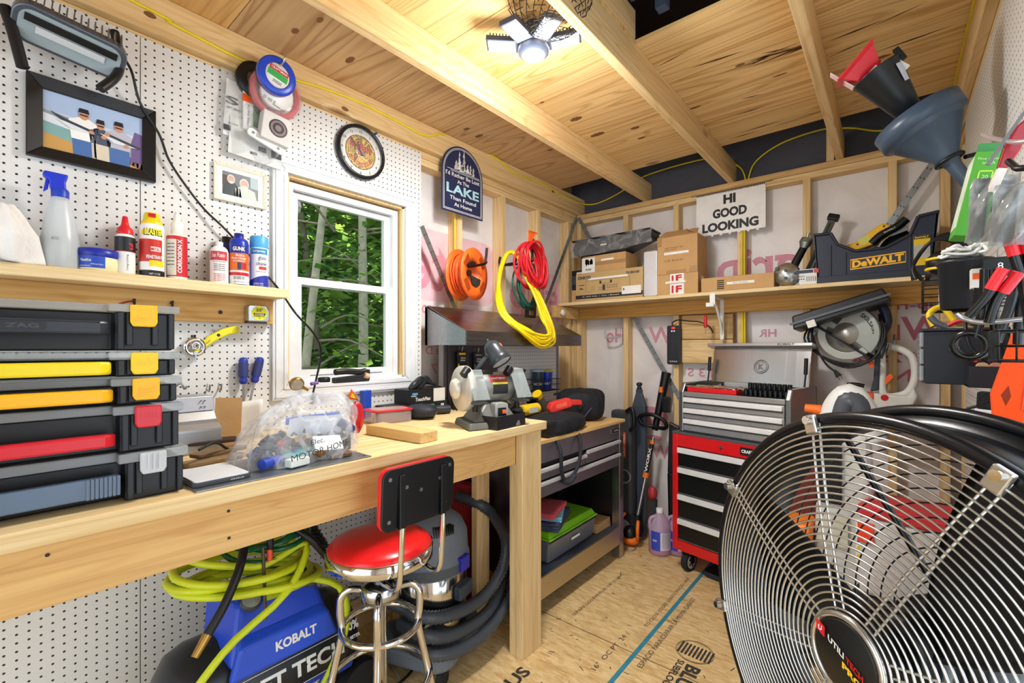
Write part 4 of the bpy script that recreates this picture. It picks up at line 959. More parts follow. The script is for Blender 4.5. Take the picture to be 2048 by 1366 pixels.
pl = MB().box(-.045, .02, -.0145, -.0125, .043, .058).build('name_plate', mat('#20242B', .5), tb[-1]); text(tb[-1], mat('#39404A', .4), [('ZAG', -.012, .0505, .009, .045)], y=-.0148, bold=.04)

# aluminium outlet housing, cardboard, pouch, leather
p = az(446, 900, ZB)
t = thing('outlet_box', 'brushed aluminium box with two power outlets behind the toolbox stack', 'outlet box', (.30, .54, ZB + .001), LW)
MB().prism([(0.0, 0), (0.0, .075), (.025, .092), (.05, .10), (.075, .128), (.085, .175), (.20, .175), (.20, 0)], -.24, 0.0, 'yz').build('housing', ALU, t, bev=.003)
mb = MB().prism([(.070, .1285), (.0785, .1735), (.0795, .1735), (.074, .1285)], -.235, -.004, 'yz'); mb.build('outlet_panel', mat('#B9BCC6', .5), t)
mb = MB()
for x in (-.035, -.105, -.17):
    for z in (.140, .160): mb.box(x - .008, x - .003, .068, .074, z, z + .002).box(x + .003, x + .008, .068, .074, z, z + .002)
mb.build('outlet_slot', BLACK, t); MB().box(-.24, 0, -.0005, .004, .070, .077).build('edge_trim', mat('#D9DCE0', .3, .8), t)
o = MB().box(-.05, .03, -.002, .002, 0, .165).build('cardboard_piece', CARD); o.location = (.235, .585, ZB + .0005); o.rotation_euler = (-.06, .04, LW - .3); solo(o, 'upright torn cardboard piece beside the aluminium outlet box', 'cardboard')
o = MB().sheet(lambda u, v: (-.04 + .09 * u, -.02 - .03 * u * u, .14 * v + .01 * u), 8, 6).build('paper_sheet', PAPER, solid=.001); o.location = (.20, .635, ZB + .004); o.rotation_euler = (0, 0, LW); solo(o, 'curled white paper sheet behind the brown mug', 'paper')
t = thing('mug', 'brown speckled mug painted with yellow flowers on the bench', 'mug', az(478, 878, ZB + .001) + Vector((-.03, .0, 0)))
MB().lathe([(.040, 0), (.046, .01), (.044, .045), (.048, .078), (.044, .080), (.040, .045), (.036, .012), (.001, .010)], 26, sx=.85, sy=1.25).build('cup', mat('#4A2F1E', .4, var=.25), t)
mb = MB()
for a, z in ((-.9, .05), (-.3, .035), (.25, .052), (-.6, .025), (.0, .06)):
    aa = a - .4; c = Vector((.046 * .85 * math.cos(aa), .046 * 1.25 * math.sin(aa), z)); n = Vector((math.cos(aa), math.sin(aa), 0)); mb.cyl(c - n * .002, c + n * .002, .009, n=7)
mb.build('flower', mat('#E3B32C', .4), t)
for k, (u, v, l, ro) in enumerate(((405, 925, 'lowest tan leather sheath in the pile by the toolboxes', .1), (420, 915, 'creased tan leather sheath in the middle of the pile', .3), (400, 903, 'top dark brown leather sheath of the pile', -.15))):
    p = az(u, v, ZB); mb = MB().prism(rr(.16, .055, .015, 4), -.006, .006, 'xy'); o = mb.build('leather_sheath', mat(('#8A6F4A', '#7A6142', '#3A2A22')[k], .7, bump=.3, var=.2), bev=.003)
    o.location = (p.x + .02, p.y + .02, ZB + .007 + k * .0125); o.rotation_euler = (0, 0, LW + ro); solo(o, l, 'sheath')
o = MB().tube([az(398, 900, ZB + .05), az(430, 885, ZB + .06), az(452, 896, ZB + .03), az(470, 905, ZB + .008)], .004, 8, 5).build('strap', BLACKM); solo(o, 'black strap looping over the leather pile', 'strap')

# steel plate, grey pad, bag of fittings
o = MB().box(.505, .758, .34, .805, ZB + .0005, ZB + .004).build('steel_plate', mat('#8E9396', .35, .8), bev=.001); solo(o, 'thin grey steel plate lying along the bench edge', 'plate')
mb = MB().cyl((.74, .79, ZB + .004), (.74, .79, ZB + .0046), .005, n=10); mb.build('plate_hole', BLACK, o)
t = thing('portable_scale', 'flat pale grey scale with a dark rim beside the toolboxes', 'scale', (.645, .405, ZB + .0045), LW + .03)
MB().prism(rr(.13, .17, .012, 4), 0, .010, 'xy').build('base', mat('#3A3E44', .5), t, bev=.002); MB().prism(rr(.122, .160, .01, 4), .0102, .0135, 'xy').build('platform', mat('#D9DBDE', .45), t, bev=.001)
text(t, WHITE, [('OHAUS', .03, .005, .004, .03)], y=-.0853)
bagc = Vector((.60, .655, ZB + .0045))
FILM = clearmat('bag_film_heavy', '#FAFBFD', .22, .06, .9, 10)
t = thing('plastic_bag', 'big crumpled clear bag of motor home fittings at the bench edge', 'bag', bagc, LW)
rb = random.Random(2)
def bag3(u, v):
    a = 2 * PI * u; ph = v * PI / 2 * 1.0
    r = math.cos(ph) ** .7; h = math.sin(ph)
    w = 1 + .07 * math.sin(5 * a + 3 * v) + .05 * math.sin(9 * a - 5 * v) + .05 * math.sin(14 * a + 9 * v)
    x = .185 * r * math.cos(a) * w + .05 * h * h; y = .115 * r * math.sin(a) * w
    z = .175 * h * (1 + .06 * math.sin(6 * a) + .05 * math.sin(11 * a + 2)) + .03 * h * max(0, math.cos(a)) * r
    return (x, y, max(.001, z))
MB().sheet(bag3, 72, 26).build('film', FILM, t)
text(t, BLACK, [('MOTOR HOME', .0, .0, .017, .17)], fn=lambda x, z: (x - .0, -.140 + .9 * x * x + .2 * z, .040 + z + .13 * x), bold=.0)
text(t, BLACK, [('Elec.', -.01, .0, .014, .04)], fn=lambda x, z: (x, -.134 + .2 * z, .068 + z + .1 * x), bold=.0)
def inbag(name, label, cat, mbd, m, loc, rot=(0, 0, 0), bev=.003):
    o = mbd.build(name, m, bev=bev); o.location = bagc + Vector(loc); o.rotation_euler = rot; return solo(o, label, cat)
bx = lambda a, b, c: MB().box(-a / 2, a / 2, -b / 2, b / 2, 0, c)
inbag('fuse_holder', 'teal plastic fuse block inside the clear bag', 'fuse block', bx(.045, .075, .03), mat('#2FA6A8', .4), (.065, -.035, .008), (.2, .1, .3))
inbag('plug_housing', 'royal blue plug at the left corner of the clear bag', 'plug', MB().cyl((0, -.03, .016), (0, .03, .016), .015, n=12), mat('#2745A8', .4), (.085, -.12, .003), (0, 0, .4))
inbag('lamp_bulb', 'amber and brass round lamp fitting inside the clear bag', 'lamp', MB().lathe([(.012, 0), (.025, .012), (.028, .022), (.018, .034), (.001, .038)], 16), mat('#8A6238', .3, .5), (.08, .02, .003))
inbag('document_pouch', 'white zip pouch of papers upright inside the clear bag', 'pouch', MB().sheet(lambda u, v: (-.09 + .18 * u, .01 * math.sin(6 * u), .015 + .105 * v), 10, 6), mat('#DCE4EE', .35, var=.12), (.02, .03, .01), (.25, 0, LW + .1))
inbag('blue_strip', 'blue zip seal strip across the top of the pouch in the bag', 'strip', bx(.18, .006, .022), mat('#3F6FD0', .3), (.03, .03, .108), (.1, .0, LW + .1))
inbag('cover_plate', 'white wall plate lying inside the clear bag', 'plate', bx(.09, .05, .006), mat('#E8E8E4', .4), (.085, .045, .045), (.9, .1, LW))
inbag('relay', 'black square relay inside the clear bag on its right side', 'relay', bx(.06, .055, .05), DARK, (.02, .115, .004), (0, .0, .3))
inbag('wire_bundle', 'navy bundle of wires at the right inside the clear bag', 'wire bundle', MB().tube([(-.03, -.04, .03), (0, .0, .05), (.03, .03, .03), (.0, .05, .02), (-.03, .0, .045)], .014, 8, 5), mat('#2A3560', .5), (.03, .10, .05), bev=0)
inbag('switch', 'red and grey rocker switch inside the clear bag', 'switch', bx(.022, .035, .02), mat('#C02C4A', .4), (.05, -.065, .05), (.4, .2, .2))
inbag('connector', 'yellow crimp connector inside the clear bag', 'connector', MB().cyl((0, -.02, .01), (0, .02, .01), .008, n=10), YELLOW, (.05, -.045, .055), (.3, 0, .5))
inbag('terminal_block', 'white labelled terminal block near the bag bottom', 'terminal block', bx(.03, .06, .022), mat('#DDE4DC', .4), (.115, -.06, .003), (0, 0, .2))
inbag('brown_wallet', 'brown leather scrap near the front of the clear bag', 'scrap', bx(.04, .07, .012), mat('#6E5138', .6, var=.2), (.095, .075, .003), (0, .1, -.1))
rb = random.Random(8); mb = MB(); cl = ['#2A2C30', '#55585C', '#D9DADA', '#3B4A7A', '#7A5A3E', '#A9ADB2', '#1B1C1E', '#8A6A4A', '#B8BCC4', '#34406A']
for k in range(130):
    a = rb.uniform(0, 2 * PI); r = math.sqrt(rb.random()) * .86; h = rb.uniform(.01, .10) * (1 - .6 * r); s_ = rb.uniform(.007, .017); mb.use(k % len(cl))
    mb.at(rotm(rb.uniform(-1, 1), rb.uniform(-1, 1), rb.uniform(-2, 2), (.155 * r * math.cos(a), .093 * r * math.sin(a), h + .006)))
    if k % 3: mb.box(-s_, s_, -s_ * .7, s_ * .7, -s_ * .5, s_ * .5)
    else: mb.tube([(-2 * s_, 0, 0), (0, s_, .3 * s_), (2 * s_, 0, 0)], s_ * .35, 6, 3)
o = mb.at().build('loose_fittings', [mat(c, .4) for c in cl]); o.location = bagc; o.rotation_euler = (0, 0, LW); o['kind'] = 'stuff'; solo(o, 'jumble of small fittings filling the big clear bag', 'fittings')
# beyond the bag
def on_bench(name, label, cat, mbd, m, u, v, rz=LW, bev=.003, z=0.0, dx=0.0):
    p = az(u, v, ZB); o = mbd.build(name, m, bev=bev); o.location = (p.x + dx, p.y, ZB + .001 + z); o.rotation_euler = (0, 0, rz); return solo(o, label, cat)
t = thing('snack_pouch', 'clear bag with a flame emblem leaning behind the fittings bag', 'bag', az(715, 838, ZB + .001) + Vector((-.05, -.02, 0)), LW)
MB().sheet(lambda u, v: (-.08 + .13 * u + .03 * v, -.03 * math.sin(PI * u) * (1 - v * .7) - .01 * v, .16 * v * (.75 + .25 * u) + .002), 14, 14).build('film', clearmat('bag_film2', '#F4F4F4', .3, .1, .6, 9), t)
MB().add([(-.02, -.034, .10), (.035, -.034, .085), (.0, -.030, .145)], [(0, 1, 2)]).build('emblem', mat('#E85A1A', .4, var=.4), t); MB().add([(-.008, -.036, .104), (.022, -.036, .096), (.002, -.033, .125)], [(0, 1, 2)]).build('emblem_centre', YELLOW, t)
def crump(w, d, h, s): 
    def f(u, v):
        a = 2 * PI * u; k = math.sin(PI * min(.999, max(.02, v))) ** .35 * (1 + .1 * math.sin(5 * a + s + 6 * v) + .05 * math.sin(11 * a + 9 * v)); return (w * k * math.cos(a), d * k * math.sin(a), h * v)
    return MB().sheet(f, 30, 16)
on_bench('red_pouch', 'crumpled shiny red foil pouch behind the wood block', 'pouch', crump(.028, .02, .125, 1), mat('#C9232C', .25, .2, var=.2), 722, 868, bev=0, dx=-.03)
on_bench('soda_can', 'blue and red printed carton behind the red foil pouch', 'carton', bx(.05, .03, .135), mat('#2B4DB8', .35, var=.1), 736, 838, LW + .3, dx=-.02)
t = thing('wood_offcut', 'thick pine offcut block lying on the bench', 'offcut', (.57, 1.052, ZB + .0005), .07); MB().box(-.155, .155, -.042, .042, 0, .038).build('block', wood('x', '#DDBB80', '#BE9052', knot=.4, seed=31), t, bev=.003)
p = az(780, 842, ZB)
t = thing('food_container', 'clear food box with a red lid behind the wood offcut', 'container', (.215, 1.245, ZB + .001), LW - .2)
MB().prism(rr(.19, .13, .03, 5), .001, .052, 'xy').build('tub', clearmat('tub', '#F2E4E2', .3, .15), t, bev=.004)
mb = MB().prism(rr(.20, .14, .032, 5), .0525, .060, 'xy'); mb.build('lid', mat('#D2262C', .3), t, bev=.003); MB().prism(rr(.165, .105, .028, 5), .0602, .0612, 'xy').build('lid_window', clearmat('lidwin', '#E9C8C4', .6, .2), t)
for k, (x, y) in enumerate(((-.05, .0), (.02, .02), (.05, -.03))):
    o = MB().tube([(-.02, 0, .008), (.0, .012, .012), (.02, 0, .008)], .006, 6, 3).build('small_fitting', (DARK, RED, STEEL)[k]); o.location = (.215 - y, 1.245 + x, ZB + .005); solo(o, ('dark fitting in the red-lidded box at its left', 'red fitting in the middle of the red-lidded box', 'steel fitting in the red-lidded box at its right')[k], 'fitting')
# boxes of gloves
t = thing('glove_box', 'low black, white and green glove box under the open one', 'glove box', (.135, 1.50, ZB + .001), LW)
MB().box(-.23, .13, -.055, .065, 0, .060).build('carton', mat('#1E2225', .5), t, bev=.002); MB().box(-.2305, -.16, -.0555, .0, .004, .056).build('end_print', mat('#D9DEDC', .5), t); MB().box(-.05, .04, -.0558, -.0552, .01, .052).build('side_print', mat('#37D048', .5), t); MB().box(-.13, -.09, -.0557, -.055, .018, .044).build('blue_label', mat('#2A6EA8', .4), t); MB().box(.085, .105, -.0557, -.055, .03, .05).build('size_mark', WHITE, t)
text(t, BLACK, [('L', .095, .04, .012, None)], y=-.056, bold=.02)
t = thing('glove_box', 'black and white open glove box with a black glove pulled out on top', 'glove box', (.135, 1.49, ZB + .062), LW + .04)
MB().box(-.115, .125, -.055, .06, 0, .072).build('carton', mat('#17191B', .5), t, bev=.002); MB().box(.045, .1255, -.0555, .0605, .003, .070).build('end_print', mat('#DCDCD8', .5, var=.1), t); MB().box(-.095, -.06, -.0557, -.055, .045, .055).build('blue_label', mat('#5AA0D8', .4), t)
text(t, WHITE, [('TouchFlex', -.025, .022, .018, .10), ('TouchFlex', -.085, .040, .007, .035)], y=-.0560, bold=.03, shear=.15)
mb = MB()
for k in range(4): mb.tube([(-.09 + k * .02, -.03, .074), (-.05 + k * .03, -.03 + k * .012, .10 + .012 * (k % 2)), (.02 + k * .02, .0 + k * .01, .108), (.09 + k * .012, -.02 + .02 * k, .085)], .014, 8, 4, taper=lambda q: .5 + .9 * math.sin(PI * min(1, q + .1)))
mb.build('glove', mat('#20242A', .35, bump=.5, bscale=40), t)
on_bench('headlamp_pouch', 'dark navy pouch with a round end beside the red-lidded box', 'pouch', MB().ell((0, 0, .036), (.085, .05, .036), 18, 10), mat('#20242E', .6, var=.15), 840, 838, .4, 0)
on_bench('socket', 'dark round lens barrel standing in front of the glove boxes', 'lens barrel', MB().at(rotm(rx=PI / 2, loc=(0, 0, .032))).lathe([(.028, 0), (.032, .01), (.032, .055), (.025, .06)], 20), mat('#262A30', .3), 866, 834, .2)
on_bench('small_canister', 'small dark canister lying left of the grinder disc', 'canister', MB().cyl((-.04, 0, .022), (.04, 0, .022), .022, n=18), mat('#33383D', .35), 884, 828, 1.2, .002)
t = thing('battery_charger', 'upright black charger block at the wall left of the grinder', 'charger', (.06, 1.64, ZB + .001), LW); MB().box(-.042, .042, -.03, .03, 0, .13).build('body', BLACK, t, bev=.006); MB().box(-.03, .03, -.032, -.030, .10, .118).build('vent', DARK, t); MB().box(-.042, .06, -.05, -.03, .055, .065).build('dock', BLACK, t, bev=.002)
mb = MB()
for k in range(4): a = .5 * k; mb.tube([(.11 + .03 * k, 1.70 - .004 * k, ZB + .003), (.11 + .03 * k, 1.71, ZB + .05 + .01 * (k % 2)), (.125 + .03 * k, 1.712, ZB + .003)], .003, 6, 4)
solo(mb.build('wire_clip', BLACKM), 'black wire loops standing behind the grinder disc', 'wire')

# bench grinder with its lamp
t = thing('bench_grinder', 'grey bench grinder with clear eye shields and a lamp on top', 'bench grinder', (.625, 1.49, ZB + .0005), 1.26)
GR = mat('#8E8F8A', .4, .3, var=.15); GRD = mat('#4A4B46', .5, .2, var=.2); PLASC = clearmat('eye_shield', '#DDE3E2', .22, .12)
mb = MB().hexa([(-.165, -.12, 0), (.09, -.12, 0), (.105, .10, 0), (-.13, .10, 0)], [(-.155, -.11, .030), (.09, -.11, .030), (.10, .095, .030), (-.12, .095, .030)])
mb.hexa([(-.13, -.10, .029), (.085, -.10, .029), (.09, .08, .029), (-.10, .08, .029)], [(-.048, -.045, .105), (.048, -.045, .105), (.048, .045, .105), (-.048, .045, .105)]); mb.build('base', mat('#6B6C66', .45, .3, var=.2), t, bev=.01, seg=3)
mb = MB().at(Matrix.Translation((0, 0, .165)) @ Matrix.Rotation(PI / 2, 4, 'Y')).lathe([(.035, -.105), (.055, -.098), (.064, -.08), (.066, -.03), (.066, .03), (.064, .08), (.055, .098), (.035, .105)], 32); mb.build('motor_housing', GR, t)
mb = MB(); band(mb, .0665, -.75, .75, -.045, .045, 12)
lab = MB().at(Matrix.Translation((0, 0, .165)) @ Matrix.Rotation(PI / 2, 4, 'Y') @ Matrix.Rotation(PI, 4, 'Z'))
def motor_patch(name, m, a0, a1, x0, x1, r=.0666):
    mbp = MB().sheet(lambda u, v: (x0 + (x1 - x0) * u, -r * math.cos(a0 + (a1 - a0) * v), .165 + r * math.sin(a0 + (a1 - a0) * v)), 4, 8); mbp.build(name, m, t)
motor_patch('rating_label', mat('#2A2A2C', .5), -.4, .25, -.02, .055); motor_patch('rating_label', mat('#D9D23A', .5), .25, .38, -.02, .055); motor_patch('rating_label', mat('#A83A34', .5), .4, .95, -.03, .055)
text(t, WHITE, [('CRAFTSMAN', .012, .0, .010, .07)], fn=lambda x, z: (x, -.067 * math.cos(.68 + z / .067), .165 + .067 * math.sin(.68 + z / .067)), bold=.02)
def wheel(s, R, m):
    M = Matrix.Translation((s * .13, 0, .165)) @ Matrix.Rotation(s * PI / 2, 4, 'Y')
    mb = MB().at(M).lathe([(R * .9, -.018), (R, -.014), (R, .012), (R * .97, .016), (R * .42, .018), (R * .38, .022), (R * .20, .034), (.001, .036)], 40); return mb.build('wheel_guard', m, t)
wheel(-1, .098, mat('#C9C6BC', .4, .3)); wheel(1, .085, mat('#8C8C88', .45, .3))
mb = MB().at(Matrix.Translation((-.166, 0, .165)) @ Matrix.Rotation(-PI / 2, 4, 'Y')).lathe([(.045, 0), (.040, .012), (.02, .02), (.001, .022)], 28); mb.build('guard_hub', mat('#DAD6CC', .3, .3), t)
for s in (-1, 1):
    x = s * .105; mb = MB().hexa([(x - .038, -.125, .125), (x + .038, -.125, .125), (x + .038, -.122, .128), (x - .038, -.122, .128)], [(x - .034, -.055, .245), (x + .034, -.055, .245), (x + .034, -.052, .247), (x - .034, -.052, .247)]); mb.build('eye_shield', PLASC, t)
    mb = MB().cyl((x - .05, -.05, .236), (x + .05, -.05, .236), .008, n=10).cyl((x - .055, -.06, .225), (x - .03, -.05, .25), .018, n=8); mb.build('shield_clamp', BLACK, t)
    MB().box(x - .03, x + .03, -.12, -.05, .105, .115).build('tool_rest', GRD, t, bev=.002); MB().cyl((x, -.06, .105), (x, -.06, .07), .012, n=10).build('knob', BLACK, t)
mb = MB().prism(rr(.064, .07, .012, 4, 0, .07), -.105, -.06); mb.build('switch_housing', mat('#B8B8B4', .4, .5), t, bev=.003); MB().box(-.02, .02, -.109, -.104, .05, .085).build('switch_plate', BLACK, t, bev=.002); MB().box(-.002, .016, -.116, -.108, .06, .076).build('switch_toggle', mat('#E8623A', .4), t, bev=.002)
mb = MB().tube([(-.05, .02, .215), (-.06, .0, .245), (-.035, -.01, .285), (.0, -.02, .315)], .011, 10, 5); mb.build('lamp_arm', mat('#3A3E42', .4), t)
hd = thing('lamp_head', None, None, (.012, -.03, .318), rot=(-.55, -.35, 0)); hd.parent = t
MB().lathe([(.046, -.055), (.049, -.050), (.049, -.028), (.045, -.024), (.042, .02), (.032, .045), (.012, .058), (.006, .06), (.005, .072)], 28, caps=False).build('lamp_shade', mat('#353B42', .3, .2), hd)
MB().lathe([(.001, -.046), (.045, -.050)], 24).build('lamp_glass', mat('#C9CCC8', .15, var=.1), hd); mb = MB(); band(mb, .0425, .5, 1.2, .0, .022, 6); mb.build('warning_label', mat('#E2703A', .5), hd)
MB().box(-.075, .0, -.03, .04, .222, .238).build('carry_handle', BLACK, t, bev=.004)
t = thing('water_tray', 'black square quench tray standing at the bench end before the grinder', 'tray', (.722, 1.484, ZB + .0005), LW + .05)
MB().box(-.098, .098, -.035, -.031, 0, .055).box(-.098, .098, .061, .065, 0, .055).box(-.098, -.094, -.031, .061, 0, .055).box(.094, .098, -.031, .061, 0, .055).box(-.094, .094, -.031, .061, 0, .004).build('tray', mat('#15181E', .35), t)
# ================================================================== STEEL TOOL BENCH, HOOD AND THE LEFT BAY
SB = wood('y', '#DDBB7E', '#BD8F52', knot=.2, seed=41)
STL = brushed('#B4B3B6', .28); STD = brushed('#77747A', .32); STP = mat('#7D7882', .32, .6, var=.05)
t = thing('tool_bench', 'stainless steel tool bench with drawers, wooden top and open shelf', 'tool bench', (.36, 2.2, 0))
YA, YB, XF, XK = 1.765, 2.778, .637, .10
MB().box(XK, XF + .008, YA, YB + .01, .885, .905).build('bench_top', SB, t, world=True, bev=.003)
mb = MB().box(XF - .055, XF, YB - .055, YB, 0, .884); mb.build('leg', STL, t, world=True, bev=.002)
MB().box(XF - .055, XF, YA, YA + .055, 0, .884).build('leg', STL, t, world=True, bev=.002)
MB().box(XK, XK + .05, YB - .05, YB, 0, .884).build('leg', STD, t, world=True, bev=.002); MB().box(XK, XK + .05, YA, YA + .05, 0, .884).build('leg', STD, t, world=True, bev=.002)
MB().box(XK + .05, XF - .004, YA + .055, YB - .055, .185, .20).build('lower_shelf', mat('#3F4650', .45, .4, var=.2), t, world=True)
MB().box(XF - .012, XF - .001, YA + .055, YB - .055, .095, .205).build('front_rail', brushed('#C9BFA9', .35), t, world=True)
MB().box(XK, XK + .01, YA + .05, YB - .05, .20, .61).build('back_panel', BLACKM, t, world=True); MB().box(XK + .05, XF - .055, YB - .012, YB - .002, .2, .884).build('side_panel', STD, t, world=True); MB().box(XK + .05, XF - .055, YA + .002, YA + .012, .2, .884).build('side_panel', STD, t, world=True)
MB().box(XK + .012, XF - .02, YA + .056, YB - .056, .605, .884).build('drawer_case', BLACKM, t, world=True)
ys = 2.30
def drawer(ya, yb, za, zb, grip=True):
    d = MB().box(XF - .019, XF - .003, ya, yb, za, zb).build('drawer', STP, t, world=True, bev=.002)
    if grip:
        mb = MB().box(XF - .003, XF + .012, ya + .004, yb - .004, zb - .004, zb + .014)
        for k in range(3): mb.box(XF + .012, XF + .0145, ya + .004, yb - .004, zb - .002 + k * .005, zb + .001 + k * .005)
        h = mb.build('drawer_pull', mat('#DADADC', .35, .35), d); h.location = (0, 0, 0)
drawer(YA + .058, YB - .058, .785, .882, False); drawer(ys + .004, YB - .058, .700, .763); drawer(YA + .058, ys - .004, .700, .745); drawer(YA + .058, YB - .058, .610, .678)
lg = MB().prism(rr(.10, .034, .015, 5, 2.66, .845), XF - .0028, XF + .001, 'yz').build('badge', mat('#D9D9DB', .2, .9), t, world=True); MB().prism(rr(.092, .026, .012, 5, 2.66, .845), XF + .0012, XF + .0018, 'yz').build('badge_face', BLACK, t, world=True)
o = text(t, WHITE, [('GLADIATOR', 2.668, .845, .010, .06)], fn=lambda x, z: (XF + .0021 - .36, x - 2.2, z), bold=.01)
mb = MB()
for y in (ys, YB - .07, YB - .02, YA + .07): 
    for z in (.80, .72, .64): mb.cyl((XF - .001, y, z), (XF + .0018, y, z), .004, n=8)
mb.build('rivet', STEEL, t, world=True)
# its splashback and light hood
MB().box(.03, .04, YA - .02, 2.90, .905, 1.42).build('splashback', STD, t, world=True)
bp = MB().box(.041, .044, 2.20, 2.86, .98, 1.385).build('pegboard_panel', pegboard(1, 2, (.0, .0), 'pegboard_bench', '#D5D5D2'), t, world=True)
MB().box(.041, .045, YA, 2.18, .92, 1.40).build('splash_panel', mat('#57545A', .35, .7), t, world=True)
HY0, HY1 = 1.611, 2.716
mb = MB().prism([(.03, 1.60), (.03, 1.388), (.35, 1.388), (.35, 1.458)], HY0, HY0 + .002, 'xz').prism([(.03, 1.60), (.03, 1.388), (.35, 1.388), (.35, 1.458)], HY1 - .002, HY1, 'xz')
mb.hexa([(.05, HY0, 1.60), (.35, HY0, 1.458), (.35, HY1, 1.458), (.05, HY1, 1.60)], [(.05, HY0, 1.603), (.352, HY0, 1.460), (.352, HY1, 1.460), (.05, HY1, 1.603)])
mb.box(.348, .352, HY0, HY1, 1.388, 1.460).box(.03, .05, HY0, HY1, 1.388, 1.603); hd = thing('range_hood', 'stainless sloped hood mounted over the steel tool bench', 'hood', (.03, 2.16, 1.388))
mb.build('canopy', brushed('#8F8C8E', .25), hd, world=True); MB().box(.05, .346, HY0 + .003, HY1 - .003, 1.395, 1.40).build('underside', STD, hd, world=True)
mb = MB()
for z in (1.405, 1.43, 1.45): mb.cyl((.352, HY0 + .006, z), (.3535, HY0 + .006, z), .003, n=6)
mb.build('screw', STEEL, hd, world=True)
o = MB().box(.0, .03, 1.735, 1.75, .905, 1.62).build('side_channel', mat('#C9CACC', .35, .5)); solo(o, 'pale metal channel standing at the left end of the splashback', 'channel')
# tool packs hanging on the splashback
for k, (u, v, l) in enumerate(((922, 720, 'carded tool pack on the splashback, nearer the window'), (954, 722, 'carded tool pack on the splashback behind the grinder lamp'))):
    p = ax(u, v, .06); t = thing('tool_pack', l, 'tool pack', (.06, p.y, p.z), LW)
    MB().box(-.035, .035, -.012, 0, -.07, .05).build('card', mat('#15171A', .4), t, bev=.002); MB().box(-.026, .026, -.0125, -.012, .03, .042).build('stripe', YELLOW if k == 0 else GREY, t); MB().box(-.034, -.026, -.0125, -.012, -.06, -.02).build('side_stripe', YELLOW if k == 0 else GREY, t); text(t, WHITE, [('TOUGH', .004, .012, .010, .04), ('SERIES', .004, -.002, .008, .04)], y=-.0128, bold=.02)
    hook('wall_hook', ('wire hook holding the tool pack nearer the window', 'wire hook holding the tool pack behind the grinder lamp')[k], (.046, p.y, p.z + .06), LW, .03, .02, .003, STEEL)
# wire basket with cups
p = ax(1085, 765, .10); t = thing('wire_basket', 'black wire basket hooked on the bench pegboard holding two tubs', 'basket', (.046, 2.60, 1.075), LW)
mb = MB()
for z in (0, .04, .08): mb.tube([(-.14, 0, z), (-.14, -.12, z), (.14, -.12, z), (.14, 0, z)], .002, 5, closed=True)
for i in range(12): x = -.13 + i * .0236; mb.tube([(x, -.12, .08), (x, -.12, 0), (x, 0, 0)], .0015, 5)
mb.build('wire_frame', BLACK, t)
def tub(y, x, r, h, c, lidc, label, txt):
    a = math.atan2(CAM.x - x, -(CAM.y - y)); t = thing('tub', label, 'tub', (x, y, 1.078), a)
    MB().lathe([(r * .85, 0), (r, h)], 24).build('cup', mat(c, .35), t); MB().lathe([(r * 1.05, h), (r * 1.05, h + .012), (r * .9, h + .016), (.001, h + .016)], 24).build('lid', lidc, t)
    text(t, WHITE, [(txt, 0, h * .35, .016, r * 1.5)], fn=bend(r * .93, .002), bold=.02)
tub(2.66, .10, .042, .125, '#1F3FC0', mat('#C9B24A', .4), 'royal blue tub with a gold rim in the wire basket', 'LABATT'); tub(2.555, .10, .040, .13, '#2C3A46', mat('#9FC4D8', .4), 'dark tub with a pale blue rim in the wire basket', 'ICE')
# duffel bag and drills on the tool bench
DUF = mat('#13151C', .75, bump=.5, bscale=26, var=.12)
t = thing('duffel_bag', 'big black open tool bag sprawled across the steel bench top', 'bag', (.38, 2.3, .9055))
def duf(c, r, ph=0.0, amp=.06):
    def f(u, v):
        a = 2 * PI * u; th = -PI / 2 + PI * v; k = 1 + amp * math.sin(4 * a + 5 * v + ph) + amp * .6 * math.sin(9 * a - 7 * v + ph); cz = math.sin(th)
        cr = abs(math.cos(th)) ** .55
        return (c[0] + r[0] * cr * k * math.cos(a), c[1] + r[1] * cr * k * math.sin(a), max(.9062, c[2] + r[2] * (abs(cz) ** .6) * (1 if cz > 0 else -1) * (1 + .3 * (k - 1))))
    return MB().sheet(f, 40, 24)
duf((.42, 2.60, 1.005), (.155, .165, .10), .5).build('closed_end', DUF, t, world=True)
duf((.545, 2.12, .95), (.115, .24, .055), 2).build('side_pocket', DUF, t, world=True)
MB().sheet(lambda u, v: (.12 + .17 * u + .03 * math.sin(PI * v), 2.02 + .40 * v + .02 * math.sin(5 * u), .93 + .17 * math.sin(PI * (.15 + .75 * v)) * (1 - .15 * u) + .01 * math.sin(9 * v)), 14, 20).build('open_flap', DUF, t, world=True, solid=.012)
mb = MB().tube([(.58, 2.02, .94), (.665, 1.99, .84), (.668, 2.0, .72), (.665, 2.06, .66), (.668, 2.16, .72), (.66, 2.20, .84), (.60, 2.22, .95)], .010, 8, 6); mb.build('carry_strap', mat('#23262D', .8), t, world=True)
mb = MB().tube([(.66, 2.02, .672), (.668, 2.07, .652), (.668, 2.12, .676)], .016, 8, 4); mb.build('strap_grip', mat('#2E323A', .8), t, world=True)
mb = MB().tube([(.50, 2.44, .99), (.525, 2.52, 1.045), (.50, 2.66, 1.06), (.48, 2.74, 1.0)], .009, 8, 5).tube([(.30, 2.46, 1.07), (.36, 2.55, 1.085), (.42, 2.70, 1.075)], .008, 8, 5); mb.build('webbing', mat('#12141A', .8), t, world=True)
mb = MB().tube([(.545, 2.42, .94), (.55, 2.55, 1.01), (.53, 2.72, .99)], .0022, 6, 5); mb.build('piping', mat('#4C5C8C', .5), t, world=True)
t = thing('cordless_tool', 'red cordless tool resting upside down on the black bag', 'power tool', (.50, 2.265, 1.012), rot=(0, -.25, LW - .55))
